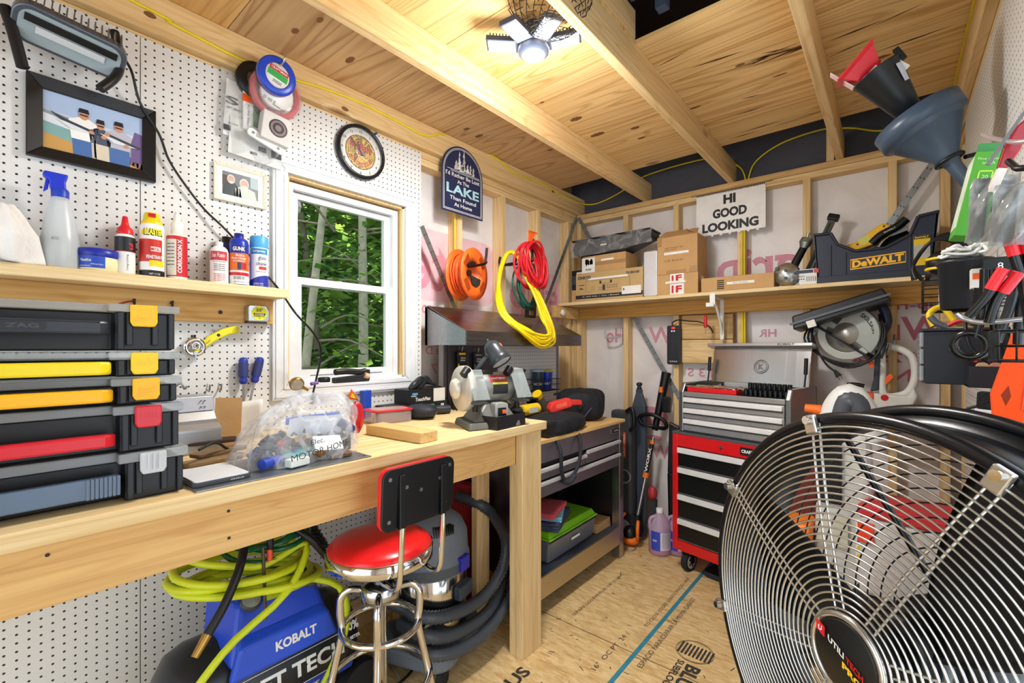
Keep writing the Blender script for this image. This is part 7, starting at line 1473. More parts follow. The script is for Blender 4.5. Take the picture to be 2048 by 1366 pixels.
t = thing('edging_tool', 'dark red and white bladed hand tool hanging on the pale hook', 'hand tool', P(2002, 338, 1.40), rot=(.05, .25, .2)); MB().prism([(-.007, 0), (.009, 0), (.019, .04), (.019, .085), (.012, .105), (.0, .085), (-.008, .04)], -.006, .006).build('blade', mat('#9C2530', .3), t, bev=.003); MB().prism([(-.009, -.05), (.005, -.05), (.008, .0), (-.006, .0)], -.007, .007).build('shank', mat('#D9CFC6', .5), t); o = MB().prism([(-.004, .0), (.004, .0), (.028, .16), (.024, .165)], -.002, .002).build('pointed_blade', mat('#8E9094', .3, .8)); o.location = P(1975, 330, 1.40); o.rotation_euler = (0, .35, 0); solo(o, 'thin pointed steel blade hanging behind the green box', 'blade')
t = thing('green_box', 'narrow bright green printed carton hanging on the right wall', 'carton', P(1930, 478, 1.6), rot=(0, .20, .06)); MB().box(-.026, .026, -.04, .04, 0, .20).build('carton', mat('#4E9E2E', .45), t, bev=.002); MB().box(-.0268, -.0258, -.038, .038, .02, .19).build('side_print', mat('#C9D8C0', .5, var=.3), t); MB().box(-.022, .022, -.002, .002, .20, .232).build('hang_flap', mat('#3F8A4A', .5), t)
mb = MB()
for z in (.075, .125): mb.box(-.013, .013, -.0408, -.0402, z, z + .003).box(-.013, .013, -.0408, -.0402, z + .027, z + .03).box(-.013, -.0105, -.0408, -.0402, z, z + .03).box(.0105, .013, -.0408, -.0402, z, z + .03)
mb.build('icon_print', mat('#B9E04A', .5), t); text(t, mat('#CDE8B4', .5), [('Fine pencil', 0, .182, .007, .04), ('torch', 0, .173, .007, .022), ('20', 0, .140, .008, None), ('20', 0, .090, .008, None)], y=-.0408)
def hang_bag(label, u, v, y, w, h, items):
    p = P(u, v, y); t = thing('tool_bag', label, 'bag', p, rot=(0, .08, -.25)); MB().sheet(lambda a, b: (-w / 2 + w * a, -.03 * math.sin(PI * a) * math.sin(PI * b) - .008 * math.sin(13 * a + 7 * b), -h * b), 14, 14).build('film', clearmat('tool_bag_film', '#B4B8B8', .38, .12, .5, 9), t)
    for k, (x, c, ww) in enumerate(items): MB().box(x - ww / 2, x + ww / 2, .003, .012, -h * .92, -.01 * k).build('contents', mat(c, .5, .2), t, bev=.002)
    return t
hang_bag('grey clear bag of flat tools hanging right of the green box', 1992, 352, 1.42, .075, .14, [(-.022, '#6E7070', .026), (.016, '#8E9088', .03)]); hang_bag('second clear bag of tools at the right frame edge', 2040, 365, 1.36, .07, .125, [(-.015, '#9A8F8C', .03), (.02, '#B0B2B0', .02)])
# bucket, basket, clamps
t = thing('wall_bucket', 'black round plastic bucket hung on the right wall', 'bucket', (2.155, 1.80, 1.48)); MB().lathe([(.046, 0), (.050, .004), (.056, .125), (.060, .128), (.060, .138), (.054, .138), (.052, .12), (.044, .006), (.001, .005)], 36, caps=False).build('bucket', mat('#1D2127', .4), t); MB().box(.055, .105, -.02, .02, .09, .125).build('hanger', BLACK, t, bev=.004)
mb = MB(); rg = random.Random(3)
for k in range(5): mb.tube([(rg.uniform(-.05, .05), rg.uniform(-.04, .04), .145 + rg.uniform(0, .03)) for _ in range(7)], .0045, 6, 5)
o = mb.build('rope', mat('#E9E8E4', .8)); o.location = (2.155, 1.80, 1.485); solo(o, 'tangled white rope lying over the black bucket', 'rope')
t = thing('tape_clip', 'black ribbed tape clip beside the bucket top', 'clip', (2.205, 1.66, 1.575)); MB().prism(rr(.06, .045, .008, 3), -.02, .02).build('clip', BLACK, t, bev=.003); text(t, WHITE, [('8', 0, 0, .016, None)], y=-.0205)
o = MB().box(-.03, .03, -.02, .02, 0, .05).build('label_card', mat('#E4DED8', .6)); o.location = (2.19, 1.72, 1.53); mb = MB().box(-.028, .028, -.0206, -.02, .022, .038); c = mb.build('orange_print', ORANGE, o); solo(o, 'small white card with orange print by the bucket', 'card')
t = thing('wire_basket', 'small black wire basket on the right wall holding a white device', 'basket', (2.135, 2.12, 1.495)); mb = MB(); w, d_, h = .055, .06, .115
for z in (0, .028, .056, .085, h): mb.tube([(-w, -d_, z), (w + .06, -d_, z), (w + .06, d_, z), (-w, d_, z)], .0018, 5, closed=True)
for k in range(6): y = -d_ + 2 * d_ * k / 5; mb.tube([(-w, y, h), (-w, y, 0), (w + .06, y, 0)], .0016, 5)
for k in range(5): x = -w + (2 * w + .06) * k / 4; mb.tube([(x, -d_, h), (x, -d_, 0), (x, d_, 0)], .0016, 5)
mb.build('wire_frame', BLACK, t); t2 = thing('white_device', 'white boxy device with a round dial inside the wire basket', 'device', (2.155, 2.10, 1.498)); MB().box(-.035, .045, -.03, .03, 0, .095).build('body', mat('#DCDAD0', .4), t2, bev=.006); MB().cyl((.03, -.033, .06), (.03, -.030, .06), .022, n=20).build('dial', mat('#A9ABB0', .3), t2)
t = thing('corded_tool', 'yellow and black banded sander with tangled cord above the basket', 'power tool', (2.13, 2.08, 1.655)); MB().ell((0, 0, 0), (.045, .04, .042), 20, 12).build('body', BLACK, t); mb = MB(); [mb.torus(.043, .005, 24, 6, Matrix.Translation((0, 0, z)) ) for z in (-.02, .012)]; mb.build('band', YELLOW, t); mb = MB(); rg = random.Random(14)
for k in range(4): mb.tube([(-.06 + rg.uniform(-.02, .02), rg.uniform(-.03, .03), -.05), (-.075, .0, .0), (-.03, -.04, .07), (.03, .0, .09 - .01 * k), (.07, .02, .0), (.05, .0, -.05)], .005, 6, 4)
mb.build('cord', BLACK, t)
o = MB().box(-.055, .055, -.03, .03, 0, .075).build('cardboard_box', CARD, bev=.002); o.location = (2.17, 1.99, 1.385); solo(o, 'small brown box standing on the black drawer organiser', 'box')
MB().box(-.05, .0, -.0306, -.030, .03, .05).build('label_strip', PAPER, o)
# drawer organiser
t = thing('drawer_organiser', 'black wall organiser with three clear drawers and an open bin', 'organiser', (2.16, 1.98, 1.26)); MB().box(-.083, .098, -.06, .17, .0, .165).build('shell', mat('#1B2028', .4), t, bev=.004); MB().box(-.09, .098, -.068, .17, .165, .172).build('top_rim', mat('#20252D', .4), t)
for k in range(3):
    d = MB().box(-.094, -.083, -.045, .155, .008 + k * .053, .055 + k * .053).build('drawer', clearmat('clear_drawer', '#C9D0D6', .5, .12), t, bev=.003); MB().box(-.0945, -.0935, -.04, .15, .03 + k * .053, .036 + k * .053).build('drawer_grip', GREY, d)
mb = MB().box(.005, .098, -.17, -.166, .0, .06).box(.005, .009, -.166, -.062, 0, .06).box(.005, .098, -.166, -.062, 0, .004); mb.build('front_bin', mat('#181C23', .4), t)
for k, (x, c) in enumerate(((.035, '#C9A878'), (.06, '#C97F6A'))): 
    o = MB().cyl((0, -.012, 0), (0, .012, 0), .013, n=14).build('cork', mat(c, .8)); o.location = (2.16 + x, 1.84 - .01 * k, 1.318); solo(o, ('tan cork in the front bin of the organiser', 'pinkish cork in the front bin of the organiser')[k], 'cork')
o = MB().tube([(2.155, 1.905, 1.36), (2.17, 1.90, 1.345), (2.19, 1.89, 1.33)], .005, 8, 3).build('red_lead', RED); solo(o, 'short red lead with a ring end over the organiser bin', 'lead'); mb = MB(); mb.torus(.010, .003, 18, 6, Matrix.Translation((2.143, 1.906, 1.37)) @ Matrix.Rotation(PI / 2, 4, 'X')); mb.build('ring_terminal', CHROME, o)
o = MB().tube([(2.17, 1.90, 1.46), (2.165, 1.88, 1.43), (2.175, 1.86, 1.37), (2.21, 1.84, 1.33)], .0045, 8, 5).tube([(2.19, 1.84, 1.33), (2.20, 1.83, 1.39), (2.23, 1.82, 1.38), (2.24, 1.84, 1.32)], .0045, 8, 5).build('black_cable', BLACK); solo(o, 'black cable draped over the front of the organiser', 'cable')
for k, (pts, c, l) in enumerate((([(2.10, 1.95, 1.44), (2.09, 1.96, 1.48), (2.12, 1.97, 1.50), (2.15, 1.96, 1.45)], '#E9C41E', 'yellow tool grip on top of the organiser'), ([(2.13, 1.93, 1.44), (2.16, 1.92, 1.455), (2.20, 1.91, 1.44)], '#D01E2A', 'red clip lead in the organiser top'), ([(2.18, 1.93, 1.44), (2.20, 1.92, 1.46), (2.23, 1.92, 1.45)], '#2E8A6A', 'green wire in the organiser top'), ([(2.17, 1.96, 1.45), (2.20, 1.95, 1.49), (2.235, 1.95, 1.48), (2.22, 1.96, 1.44)], '#E4E89A', 'pale yellow-green wire loop in the organiser top'), ([(2.09, 1.93, 1.47), (2.105, 1.93, 1.45), (2.13, 1.93, 1.435)], '#5A5F66', 'grey tube end sticking out of the organiser top'))):
    o = MB().tube(pts, .009 if k in (0, 4) else .006, 8, 4).build('small_tool' if k in (0, 4) else 'wire_lead', mat(c, .4)); solo(o, l, 'tool' if k in (0, 4) else 'wire')
o = MB().tube([P(1912, 628, 1.50), P(1930, 638, 1.50), P(1975, 645, 1.48), (2.26, 1.46, 1.44)], .0055, 8, 4).build('long_hook', mat('#C9CCD0', .3, .8)); solo(o, 'long silver hook jutting out over the organiser', 'hook')
# clamps and pliers hanging together
def handle_tool(label, y, x, z, L, m, tilt, gm=None, ring=False):
    t = thing('clamp', label, 'clamp', (x, y, z), rot=(.1, tilt, -.3)); MB().tube([(0, 0, 0), (.004, 0, -L * .5), (-.002, 0, -L)], .009, 8, 4).tube([(.02, .01, 0), (.018, .01, -L * .5), (.03, .01, -L)], .009, 8, 4).build('jaws', m, t)
    if gm: MB().tube([(.0, 0, .01), (.002, 0, -.035)], .0105, 8, 2).tube([(.022, .01, .01), (.020, .01, -.035)], .0105, 8, 2).build('grip', gm, t)
    if ring: mb = MB(); mb.torus(.03, .009, 20, 8, Matrix.Translation((-.01, 0, -L - .02)) @ Matrix.Rotation(PI / 2, 4, 'X')); mb.build('ring_handle', m, t)
handle_tool('black clamp with a ring handle hanging left of the red-gripped one', 1.52, 2.165, 1.555, .16, GLOSSB, .1, None, True); handle_tool('black clamp with red grips at the right frame edge', 1.42, 2.19, 1.60, .20, GLOSSB, -.15, mat('#D8202C', .35)); handle_tool('plain black long-jawed clamp behind the red-gripped one', 1.48, 2.215, 1.57, .19, mat('#26282C', .3), .2); handle_tool('lower red-gripped pliers among the black clamps', 1.36, 2.17, 1.525, .10, GLOSSB, .5, mat('#E01E2A', .35))
t = thing('wall_brush', 'black ribbed file card brush hanging by the bucket', 'brush', (2.185, 1.60, 1.515), rot=(0, .1, 0)); mb = MB(); [mb.tube([(-.03, -.002, .0 - k * .008), (.0, -.01, -.004 - k * .008), (.035, -.002, .002 - k * .008)], .0026, 6, 3) for k in range(6)]; mb.build('ribs', GLOSSB, t)
t = thing('wire_basket', 'black wire basket at the right frame edge above the orange scabbard', 'basket', (2.195, 1.36, 1.345)); mb = MB()
for z in (0, .03, .06): mb.tube([(-.035, -.06, z), (.085, -.06, z), (.085, .06, z), (-.035, .06, z)], .0025, 6, closed=True)
for k in range(8): y = -.06 + .12 * k / 7; mb.tube([(-.035, y, .06), (-.035, y, 0), (.085, y, 0)], .0018, 5)
for k in range(6): x = -.035 + .12 * k / 5; mb.tube([(x, -.06, .06), (x, -.06, 0), (x, .06, 0)], .0018, 5)
mb.build('wire_frame', BLACK, t)
# orange scabbard, brush, tapes lower right
p = P(2022, 775, 1.62)
t = thing('saw_scabbard', 'bright orange plastic chainsaw scabbard hanging at the right edge', 'scabbard', p, rot=(0, .06, -.5)); MB().prism([(-.022, -.125), (.012, -.135), (.034, -.09), (.040, .05), (.030, .13), (.0, .16), (-.012, .09), (-.034, -.02)], -.012, .012).build('sheath', mat('#F5521A', .35), t, bev=.006, seg=3); MB().prism([(-.012, -.02), (.0, .005), (.006, -.02), (-.002, -.045)], -.0125, -.0118).build('slot', mat('#8A2A0C', .5), t); MB().cyl((.0, -.0126, -.10), (.0, -.0118, -.10), .009, n=14).build('hole', mat('#5A1A0A', .5), t); mb = MB().tube([(.026, -.0125, -.05), (.030, -.0125, .04)], .002, 6); mb.build('ridge', mat('#D9430F', .4), t)
p = P(1985, 815, 1.75)
t = thing('hand_brush', 'black scrub brush with white base hanging beside the scabbard', 'brush', p, rot=(0, .05, -.3)); MB().box(-.028, .028, -.02, .02, -.005, .04).build('bristle_block', mat('#1A1C1F', .9, bump=.8, bscale=200), t, bev=.004); MB().box(-.03, .03, -.022, .022, -.024, -.006).build('base', mat('#D6D8DA', .5), t, bev=.003); MB().tube([(-.028, 0, .0), (-.05, 0, -.015), (-.045, 0, -.045), (-.02, 0, -.04)], .004, 6, 4).build('wire_loop', BLACK, t); MB().box(-.02, .02, -.015, .015, -.05, -.025).build('scraper', STEEL, t)

# ------------------------------------------------------------------ machines on the floor behind the fan
t = thing('leaf_vacuum', 'white and grey garden vacuum with orange knob standing behind the fan', 'garden vacuum', (1.86, 2.42, 0))
MB().hexa([(-.13, -.10, .30), (.10, -.10, .30), (.10, .12, .30), (-.13, .12, .30)], [(-.10, -.09, 1.02), (.07, -.09, 1.02), (.07, .10, 1.02), (-.10, .10, 1.02)]).build('body', mat('#C9CBC8', .4), t, bev=.03, seg=3)
MB().tube([(-.06, -.02, 1.0), (-.05, -.02, 1.10), (.0, -.02, 1.17), (.05, -.02, 1.10), (.07, -.02, .99)], .052, 14, 5).build('top_cap', mat('#E1E2E0', .35), t); MB().tube([(-.035, -.045, 1.06), (-.01, -.045, 1.15), (.03, -.045, 1.14), (.05, -.045, 1.05)], .040, 12, 5).build('grey_saddle', mat('#4C5058', .45), t); MB().cyl((-.10, -.02, 1.10), (-.16, -.02, 1.105), .022, .018, 14).build('orange_knob', mat('#F0701E', .35), t)
MB().box(-.11, -.02, -.106, -.095, .72, .98).build('dark_panel', BLACK, t, bev=.008); MB().box(-.11, .0, -.1075, -.10, .55, .68).build('warning_sheet', mat('#C9C7B4', .6), t)
for k, c in enumerate(('#E8C21E', '#2A56B4', '#2A56B4', '#E8C21E', '#E8C21E')): MB().prism(rr(.030, .026, .006, 3, .045, .66 - k * .034), -.1075, -.1055).build('warning_icon', mat(c, .5), t)
MB().prism(rr(.04, .18, .008, 3, .045, .59), -.1052, -.1045).build('icon_backing', PAPER, t); MB().box(-.12, .10, -.08, .10, .0, .30).build('base', mat('#3A3D42', .5), t, bev=.02)
t = thing('gas_can', 'red fuel can seen through the right part of the fan', 'fuel can', (2.06, 2.62, 0)); MB().box(-.14, .14, -.12, .12, .0, .33).build('can', RED, t, bev=.03, seg=3); MB().tube([(-.09, 0, .33), (-.09, 0, .40), (.09, 0, .40), (.09, 0, .33)], .016, 8, 4).build('handle', RED, t); MB().cyl((.09, 0, .33), (.12, 0, .42), .02, .012, 10).build('spout', BLACK, t)
t = thing('equipment_case', 'white and grey equipment case with red lid on a stack behind the fan', 'case', (2.05, 2.32, .42), rot=(0, 0, -.2)); MB().box(-.13, .17, -.12, .12, .0, .30).build('body', mat('#C6C4C4', .4), t, bev=.012); MB().box(-.135, .175, -.125, .125, .30, .345).build('lid', mat('#C02A30', .35), t, bev=.008); MB().box(-.132, -.08, -.128, -.12, .20, .28).build('red_bracket', mat('#E8401E', .4), t, bev=.004)
o = MB().box(-.15, .19, -.14, .14, 0, .418).build('storage_bin', BLACKM, bev=.015); o.location = (2.04, 2.32, .0005); o.rotation_euler = (0, 0, -.2); solo(o, 'plain black bin carrying the white equipment case', 'bin')
t = thing('shop_bag', 'black slumped bag on the floor behind the fan motor', 'bag', (2.02, 1.92, 0)); MB().sheet(lambda u, v: ((.17 * math.cos(2 * PI * u)) * abs(math.cos(v * PI / 2)) ** .5 * (1 + .08 * math.sin(9 * u * 6)), .14 * math.sin(2 * PI * u) * abs(math.cos(v * PI / 2)) ** .5, .001 + .46 * math.sin(v * PI / 2)), 30, 12).build('sack', mat('#15171B', .5, bump=.4, bscale=20), t)
t = thing('chainsaw', 'orange and grey chainsaw on the floor between chest and fan', 'chainsaw', (1.66, 2.36, 0)); MB().box(-.06, .08, -.09, .09, .48, .62).build('engine', mat('#E87A22', .4), t, bev=.02, seg=3); MB().box(-.06, .06, -.06, .06, .002, .48).build('pedestal', mat('#3C3F3C', .5), t, bev=.006); MB().hexa([(-.05, -.10, .34), (.02, -.10, .34), (.02, -.08, .34), (-.05, -.08, .34)], [(-.04, -.10, .50), (.05, -.10, .50), (.05, -.08, .50), (-.04, -.08, .50)]).build('label_panel', mat('#C9C49A', .5), t)

# ------------------------------------------------------------------ under the workbench
# air compressor
t = thing('air_compressor', 'black and blue quiet air compressor under the workbench', 'air compressor', (.30, .67, 0))
TK = mat('#1B1F26', .3)
mb = MB().at(Matrix.Translation((0, 0, .265)) @ Matrix.Rotation(PI / 2, 4, 'X')).lathe([(.02, -.315), (.10, -.305), (.150, -.27), (.168, -.22), (.168, .22), (.150, .27), (.10, .305), (.02, .315)], 40); mb.build('tank', TK, t)
MB().hexa([(-.10, -.16, .40), (.175, -.165, .385), (.175, .17, .385), (-.10, .16, .40)], [(-.10, -.15, .55), (.10, -.12, .56), (.10, .13, .56), (-.10, .15, .55)]).build('shroud', mat('#1E45C4', .35), t, bev=.02, seg=3)
MB().hexa([(.160, -.17, .36), (.190, -.17, .36), (.190, .175, .36), (.160, .175, .36)], [(.135, -.13, .47), (.178, -.14, .45), (.178, .15, .45), (.135, .14, .47)]).build('control_panel', mat('#2550D0', .35), t, bev=.012, seg=3)
lean = lambda x, z, r=.1685: (r * math.cos((z - .265) / .168), x, .265 + r * math.sin((z - .265) / .168))
text(t, WHITE, [('QUIET TECH', .0, .285, .060, .42), ('OIL-FREE', .06, .20, .026, .12), ('70%', .245, .34, .030, .06), ('QUIETER', .245, .30, .014, .06)], fn=lambda x, z: lean(x, z, .1695), bold=.03)
mb = MB().sheet(lambda u, v: lean(-.25 + .5 * u, .18 + .055 * v, .1688), 10, 4); mb.build('blue_band', mat('#2248C0', .4), t)
mb = MB()
for zz in (.335, .235): mb.tube([lean(-.24 + .48 * k / 12, zz, .1695) for k in range(13)], .0014, 4)
mb.build('pin_stripe', WHITE, t)
text(t, WHITE, [('KOBALT', .03, .413, .030, .135)], fn=lambda x, z: (.1915 - (z - .36) * .13, x, z), bold=.04)
for k, (y, l) in enumerate(((-.09, 0), (.10, 0))): g = MB().at(Matrix.Translation((.125, y, .555)) @ Matrix.Rotation(.5, 4, 'Y')).lathe([(.030, 0), (.032, .012), (.028, .016)], 24).build('gauge', mat('#3A3D42', .4), t); MB().at(Matrix.Translation((.125, y, .555)) @ Matrix.Rotation(.5, 4, 'Y')).lathe([(.001, .0162), (.027, .0162)], 20).build('gauge_face', mat('#D9D9D2', .4), g)
MB().cyl((.12, .01, .55), (.135, .01, .575), .018, n=16).build('regulator_knob', mat('#2348B8', .4), t); MB().cyl((.10, -.24, .35), (.16, -.27, .36), .008, n=8).build('drain_valve', BRASS, t); mb = MB(); mb.torus(.012, .002, 16, 5, Matrix.Translation((.165, -.28, .345)) @ Matrix.Rotation(PI / 2, 4, 'X')); mb.build('pull_ring', STEEL, t)
for y in (-.22, .24): MB().cyl((.06, y, .002), (.06, y, .12), .03, .02, 14).cyl((-.08, y, .002), (-.08, y, .12), .03, .02, 14).build('foot', RUBBER, t)
MB().cyl((.10, .30, .085), (.15, .30, .085), .085, n=28).build('wheel', RUBBER, t, bev=.01)
# its hoses
YG = mat('#C6D21E', .4)
def hose_coil(name, label, cat, m, r, c, R, n, zs, seed, sq=.8, tail=None, dx=0.0):
    rg = random.Random(seed); pts = []
    for k in range(n * 14 + 1):
        a = 2 * PI * k / 14; q = k / (n * 14); rr_ = R * (1 + .12 * math.sin(3.1 * q * 7 + seed)); pts.append(Vector((c[0] + rr_ * sq * math.cos(a) + .012 * math.sin(a * 1.7 + seed) + dx * q, c[1] + rr_ * math.sin(a) + .010 * math.cos(a * .6), c[2] + zs * q + .014 * math.sin(a * .83 + seed) + .03 * math.sin(a + seed))))
    if tail: pts += [Vector(p) for p in tail]
    t = thing(name, label, cat, (c[0], c[1], c[2])); MB().tube(pts, r, 8, 3).build('tube', m, t, world=True); return t
t = hose_coil('air_hose', 'bright yellow-green air hose heaped on the compressor', 'hose', YG, .0115, (.325, .60, .575), .19, 5, .11, 3, .78, [(.45, .75, .70), (.52, .66, .60), (.53, .50, .52), (.54, .42, .46), (.545, .36, .40)])
MB().tube([(.545, .36, .40), (.55, .34, .34), (.55, .33, .26)], .016, 10, 3).build('hose_boot', BLACK, t, world=True)
t2 = hose_coil('air_hose', 'loose yellow-green hose loop falling past the blue panel', 'hose', YG, .0115, (.34, .64, .575), .19, 2, .02, 9, .8, [(.46, .74, .585), (.505, .84, .53), (.52, .86, .40), (.515, .80, .26), (.51, .72, .16), (.50, .66, .08), (.47, .60, .02)])
t = hose_coil('garden_hose', 'coil of clear green tubing tied with a black strap on top of the heap', 'hose', mat('#0F5A34', .25, trans=.1), .0085, (.345, .67, .715), .125, 6, .060, 5, .85)
MB().tube([(.43, .63, .79), (.462, .625, .76), (.46, .625, .71), (.44, .63, .68)], .010, 8, 3).build('strap', BLACK, t, world=True); MB().tube([(.464, .623, .725), (.465, .622, .69)], .009, 8, 1).build('strap_clip', mat('#F0502A', .4), t, world=True)
o = MB().tube([(.43, .56, .77), (.47, .54, .73), (.50, .51, .68), (.52, .47, .62), (.53, .43, .57)], .013, 10, 4).build('hose_end', BLACK); c = MB().cyl((.53, .43, .57), (.545, .395, .53), .013, .010, 10).build('brass_coupling', BRASS, o); solo(o, 'black sleeved hose end with brass coupling at the left', 'hose end')
o = MB().tube([(.44, .70, .77), (.49, .74, .73), (.51, .78, .67), (.52, .81, .62)], .012, 10, 4).build('hose_end', BLACK); c = MB().cyl((.52, .81, .62), (.53, .83, .58), .012, .008, 10).build('brass_coupling', BRASS, o); solo(o, 'black sleeved hose end with brass tip at the right', 'hose end')
o = MB().cyl((.47, .60, .74), (.49, .60, .52), .005, n=8).build('metal_rod', mat('#5A4A3C', .4, .6)); solo(o, 'thin dark rod hanging in front of the hose heap', 'rod')
pts = [Vector((.14 + .014 * k / 60 + .032 * math.cos(k * .9), .86 + .0022 * k * .6 + .032 * math.sin(k * .9) * .5, .74 - .0026 * k)) for k in range(110)]
o = MB().tube(pts, .0055, 7, 2).build('coiled_cord', BLACK); solo(o, 'black spring-coiled hose hanging at the pegboard beside the compressor', 'hose')
# stool
ST = Vector((.665, .90, 0))
t = thing('shop_stool', 'chrome shop stool with round red seat and black backrest plate', 'stool', ST)
REDV = mat('#D8161C', .28, coat=.2)
MB().lathe([(.001, .742), (.06, .741), (.12, .735), (.158, .722), (.170, .708), (.170, .700)], 56).build('seat_cushion', REDV, t); MB().lathe([(.170, .706), (.176, .704), (.177, .668), (.172, .664), (.150, .664)], 56, caps=False).build('seat_band', CHROME, t); MB().lathe([(.001, .664), (.16, .664), (.16, .672), (.001, .672)], 40).build('seat_pan', BLACK, t)
MB().lathe([(.026, .60), (.026, .655), (.04, .66)], 24, caps=False).build('swivel_collar', BLACK, t); MB().lathe([(.022, .56), (.024, .57), (.024, .60), (.030, .605)], 24, caps=False).cyl((0, 0, .25), (0, 0, .62), .014, n=14).build('screw_post', STEEL, t); MB().lathe([(.001, .525), (.062, .525), (.068, .53), (.068, .568), (.055, .582), (.026, .588)], 36).build('hub', mat('#B9BABC', .18, 1.0), t)
for k in range(4):
    a = PI / 4 + k * PI / 2 + .12; c, s = math.cos(a), math.sin(a)
    pth = [(.05 * c, .05 * s, .555), (.10 * c, .10 * s, .562), (.128 * c, .128 * s, .535), (.130 * c, .130 * s, .48), (.125 * c, .125 * s, .42), (.150 * c, .150 * s, .30), (.185 * c, .185 * s, .12), (.20 * c, .20 * s, .012)]
    MB().tube(pth, .0125, 12, 6).cyl((.20 * c, .20 * s, .0005), (.20 * c, .20 * s, .014), .017, n=14).build('leg', CHROME, t)
mb = MB(); mb.torus(.125, .011, 56, 10, Matrix.Translation((0, 0, .435))); mb.build('upper_ring', CHROME, t); mb = MB(); mb.torus(.165, .011, 56, 10, Matrix.Translation((0, 0, .255))); mb.build('foot_ring', CHROME, t)
for yy in (-.075, .085):
    MB().tube([(.02, yy, .655), (.12, yy, .645), (.175, yy, .64), (.205, yy, .665), (.215, yy, .74), (.222, yy, .84)], .009, 10, 5).build('back_upright', CHROME, t); MB().box(.216, .226, yy - .010, yy + .010, .835, .995).build('upright_sleeve', BLACK, t, bev=.002)
bk = thing('backrest', None, None, (.212, -.002, .925), rot=(0, .05, 0)); bk.parent = t
MB().prism(rr(.276, .185, .03, 6), -.004, .004, 'yz').build('back_plate', mat('#121316', .35), bk, bev=.002); MB().prism(rr(.278, .187, .031, 6), -.026, -.004, 'yz').build('back_cushion', REDV, bk, bev=.008, seg=3)
mb = MB()
for y, z in ((-.115, .065), (-.115, -.06), (.0, .01), (.115, .065), (.10, -.055), (-.055, .03), (.075, .03)): mb.cyl((.004, y, z), (.0075, y, z), .006, n=10)
mb.build('bolt', STEEL, bk)
# wet/dry vacuum
VC = Vector((.40, 1.33, 0))
t = thing('shop_vacuum', 'grey wet and dry vacuum with a chrome drum under the bench end', 'vacuum', VC, .35)
GV = mat('#69727C', .45); GV2 = mat('#4A525C', .45)
MB().prism(rr(.38, .40, .09, 6), .055, .135, 'xy').build('base', GV, t, bev=.02, seg=3)
for x, y in ((.15, -.15), (.15, .15), (-.15, -.15), (-.15, .15)): MB().cyl((x - .015, y, .03), (x + .015, y, .03), .03, n=16).build('caster', RUBBER, t)
MB().lathe([(.160, .135), (.168, .14), (.168, .41), (.160, .42)], 48).build('drum', mat('#C9C6C0', .12, 1.0), t); MB().lathe([(.172, .40), (.180, .405), (.182, .455), (.176, .47), (.172, .55), (.150, .60), (.10, .64), (.001, .65)], 48).build('lid', GV, t); MB().lathe([(.183, .412), (.1835, .45)], 48, caps=False).build('lid_band', GV2, t)
MB().tube([(-.06, .0, .63), (-.06, 0, .68), (.06, 0, .68), (.06, 0, .63)], .018, 10, 4).build('carry_handle', GV, t)
mb = MB(); [mb.at(rotm(rz=-.9 + k * .07)).box(.125, .16, -.003, .003, .575, .615) for k in range(9)]; mb.at().build('vent_slot', BLACK, t); MB().at(rotm(rz=-.1)).box(.168, .196, -.032, .032, .415, .475).build('latch', mat('#2B2FA8', .35), t, bev=.004); MB().at(rotm(rz=-.1)).box(.165, .20, -.05, .05, .30, .36).build('inlet_housing', mat('#33404C', .4), t, bev=.008); MB().cyl((.02, .11, .63), (.02, .11, .655), .022, n=14).build('power_button', RED, t)
def corrugated(mb, pts, r, sub=14):
    p = spline([Vector(q) for q in pts], sub); out = []; L = [0]
    for i in range(1, len(p)): L.append(L[-1] + (p[i] - p[i - 1]).length)
    step = .0085; k = int(L[-1] / step); j = 0; q = []
    for i in range(k):
        d = i * step
        while j < len(L) - 2 and L[j + 1] < d: j += 1
        f = (d - L[j]) / max(1e-9, L[j + 1] - L[j]); q.append(p[j].lerp(p[j + 1], f))
    n = len(q); mb.tube(q, r, 14, 0, taper=lambda s: 1.0 if int(round(s * (n - 1))) % 2 else .80); return mb
HB = mat('#454B53', .36)
hp = [ax(985, 1030, .45), ax(1012, 1080, .58), ax(1003, 1140, .60), ax(965, 1195, .60), ax(905, 1228, .60), ax(850, 1235, .56), ax(805, 1215, .46)]
t = thing('vacuum_hose', 'ribbed black vacuum hose curling in three turns round the drum', 'hose', (.58, 1.3, .1))
mb = MB(); corrugated(mb, [Vector((.30, 1.60, .62)), Vector((.44, 1.62, .60))] + hp + [Vector((.32, 1.08, .36)), Vector((.20, 1.2, .36))], .028); corrugated(mb, [ax(800, 1245, .44), ax(850, 1272, .58), ax(910, 1268, .61), ax(970, 1230, .60), ax(1000, 1180, .56), ax(1012, 1120, .44)], .028); corrugated(mb, [ax(812, 1285, .46), ax(860, 1310, .60), ax(925, 1297, .64), ax(985, 1250, .64), ax(1025, 1180, .60), ax(1028, 1130, .52), ax(1015, 1095, .42)], .026); mb.build('ribbed_tube', HB, t, world=True)
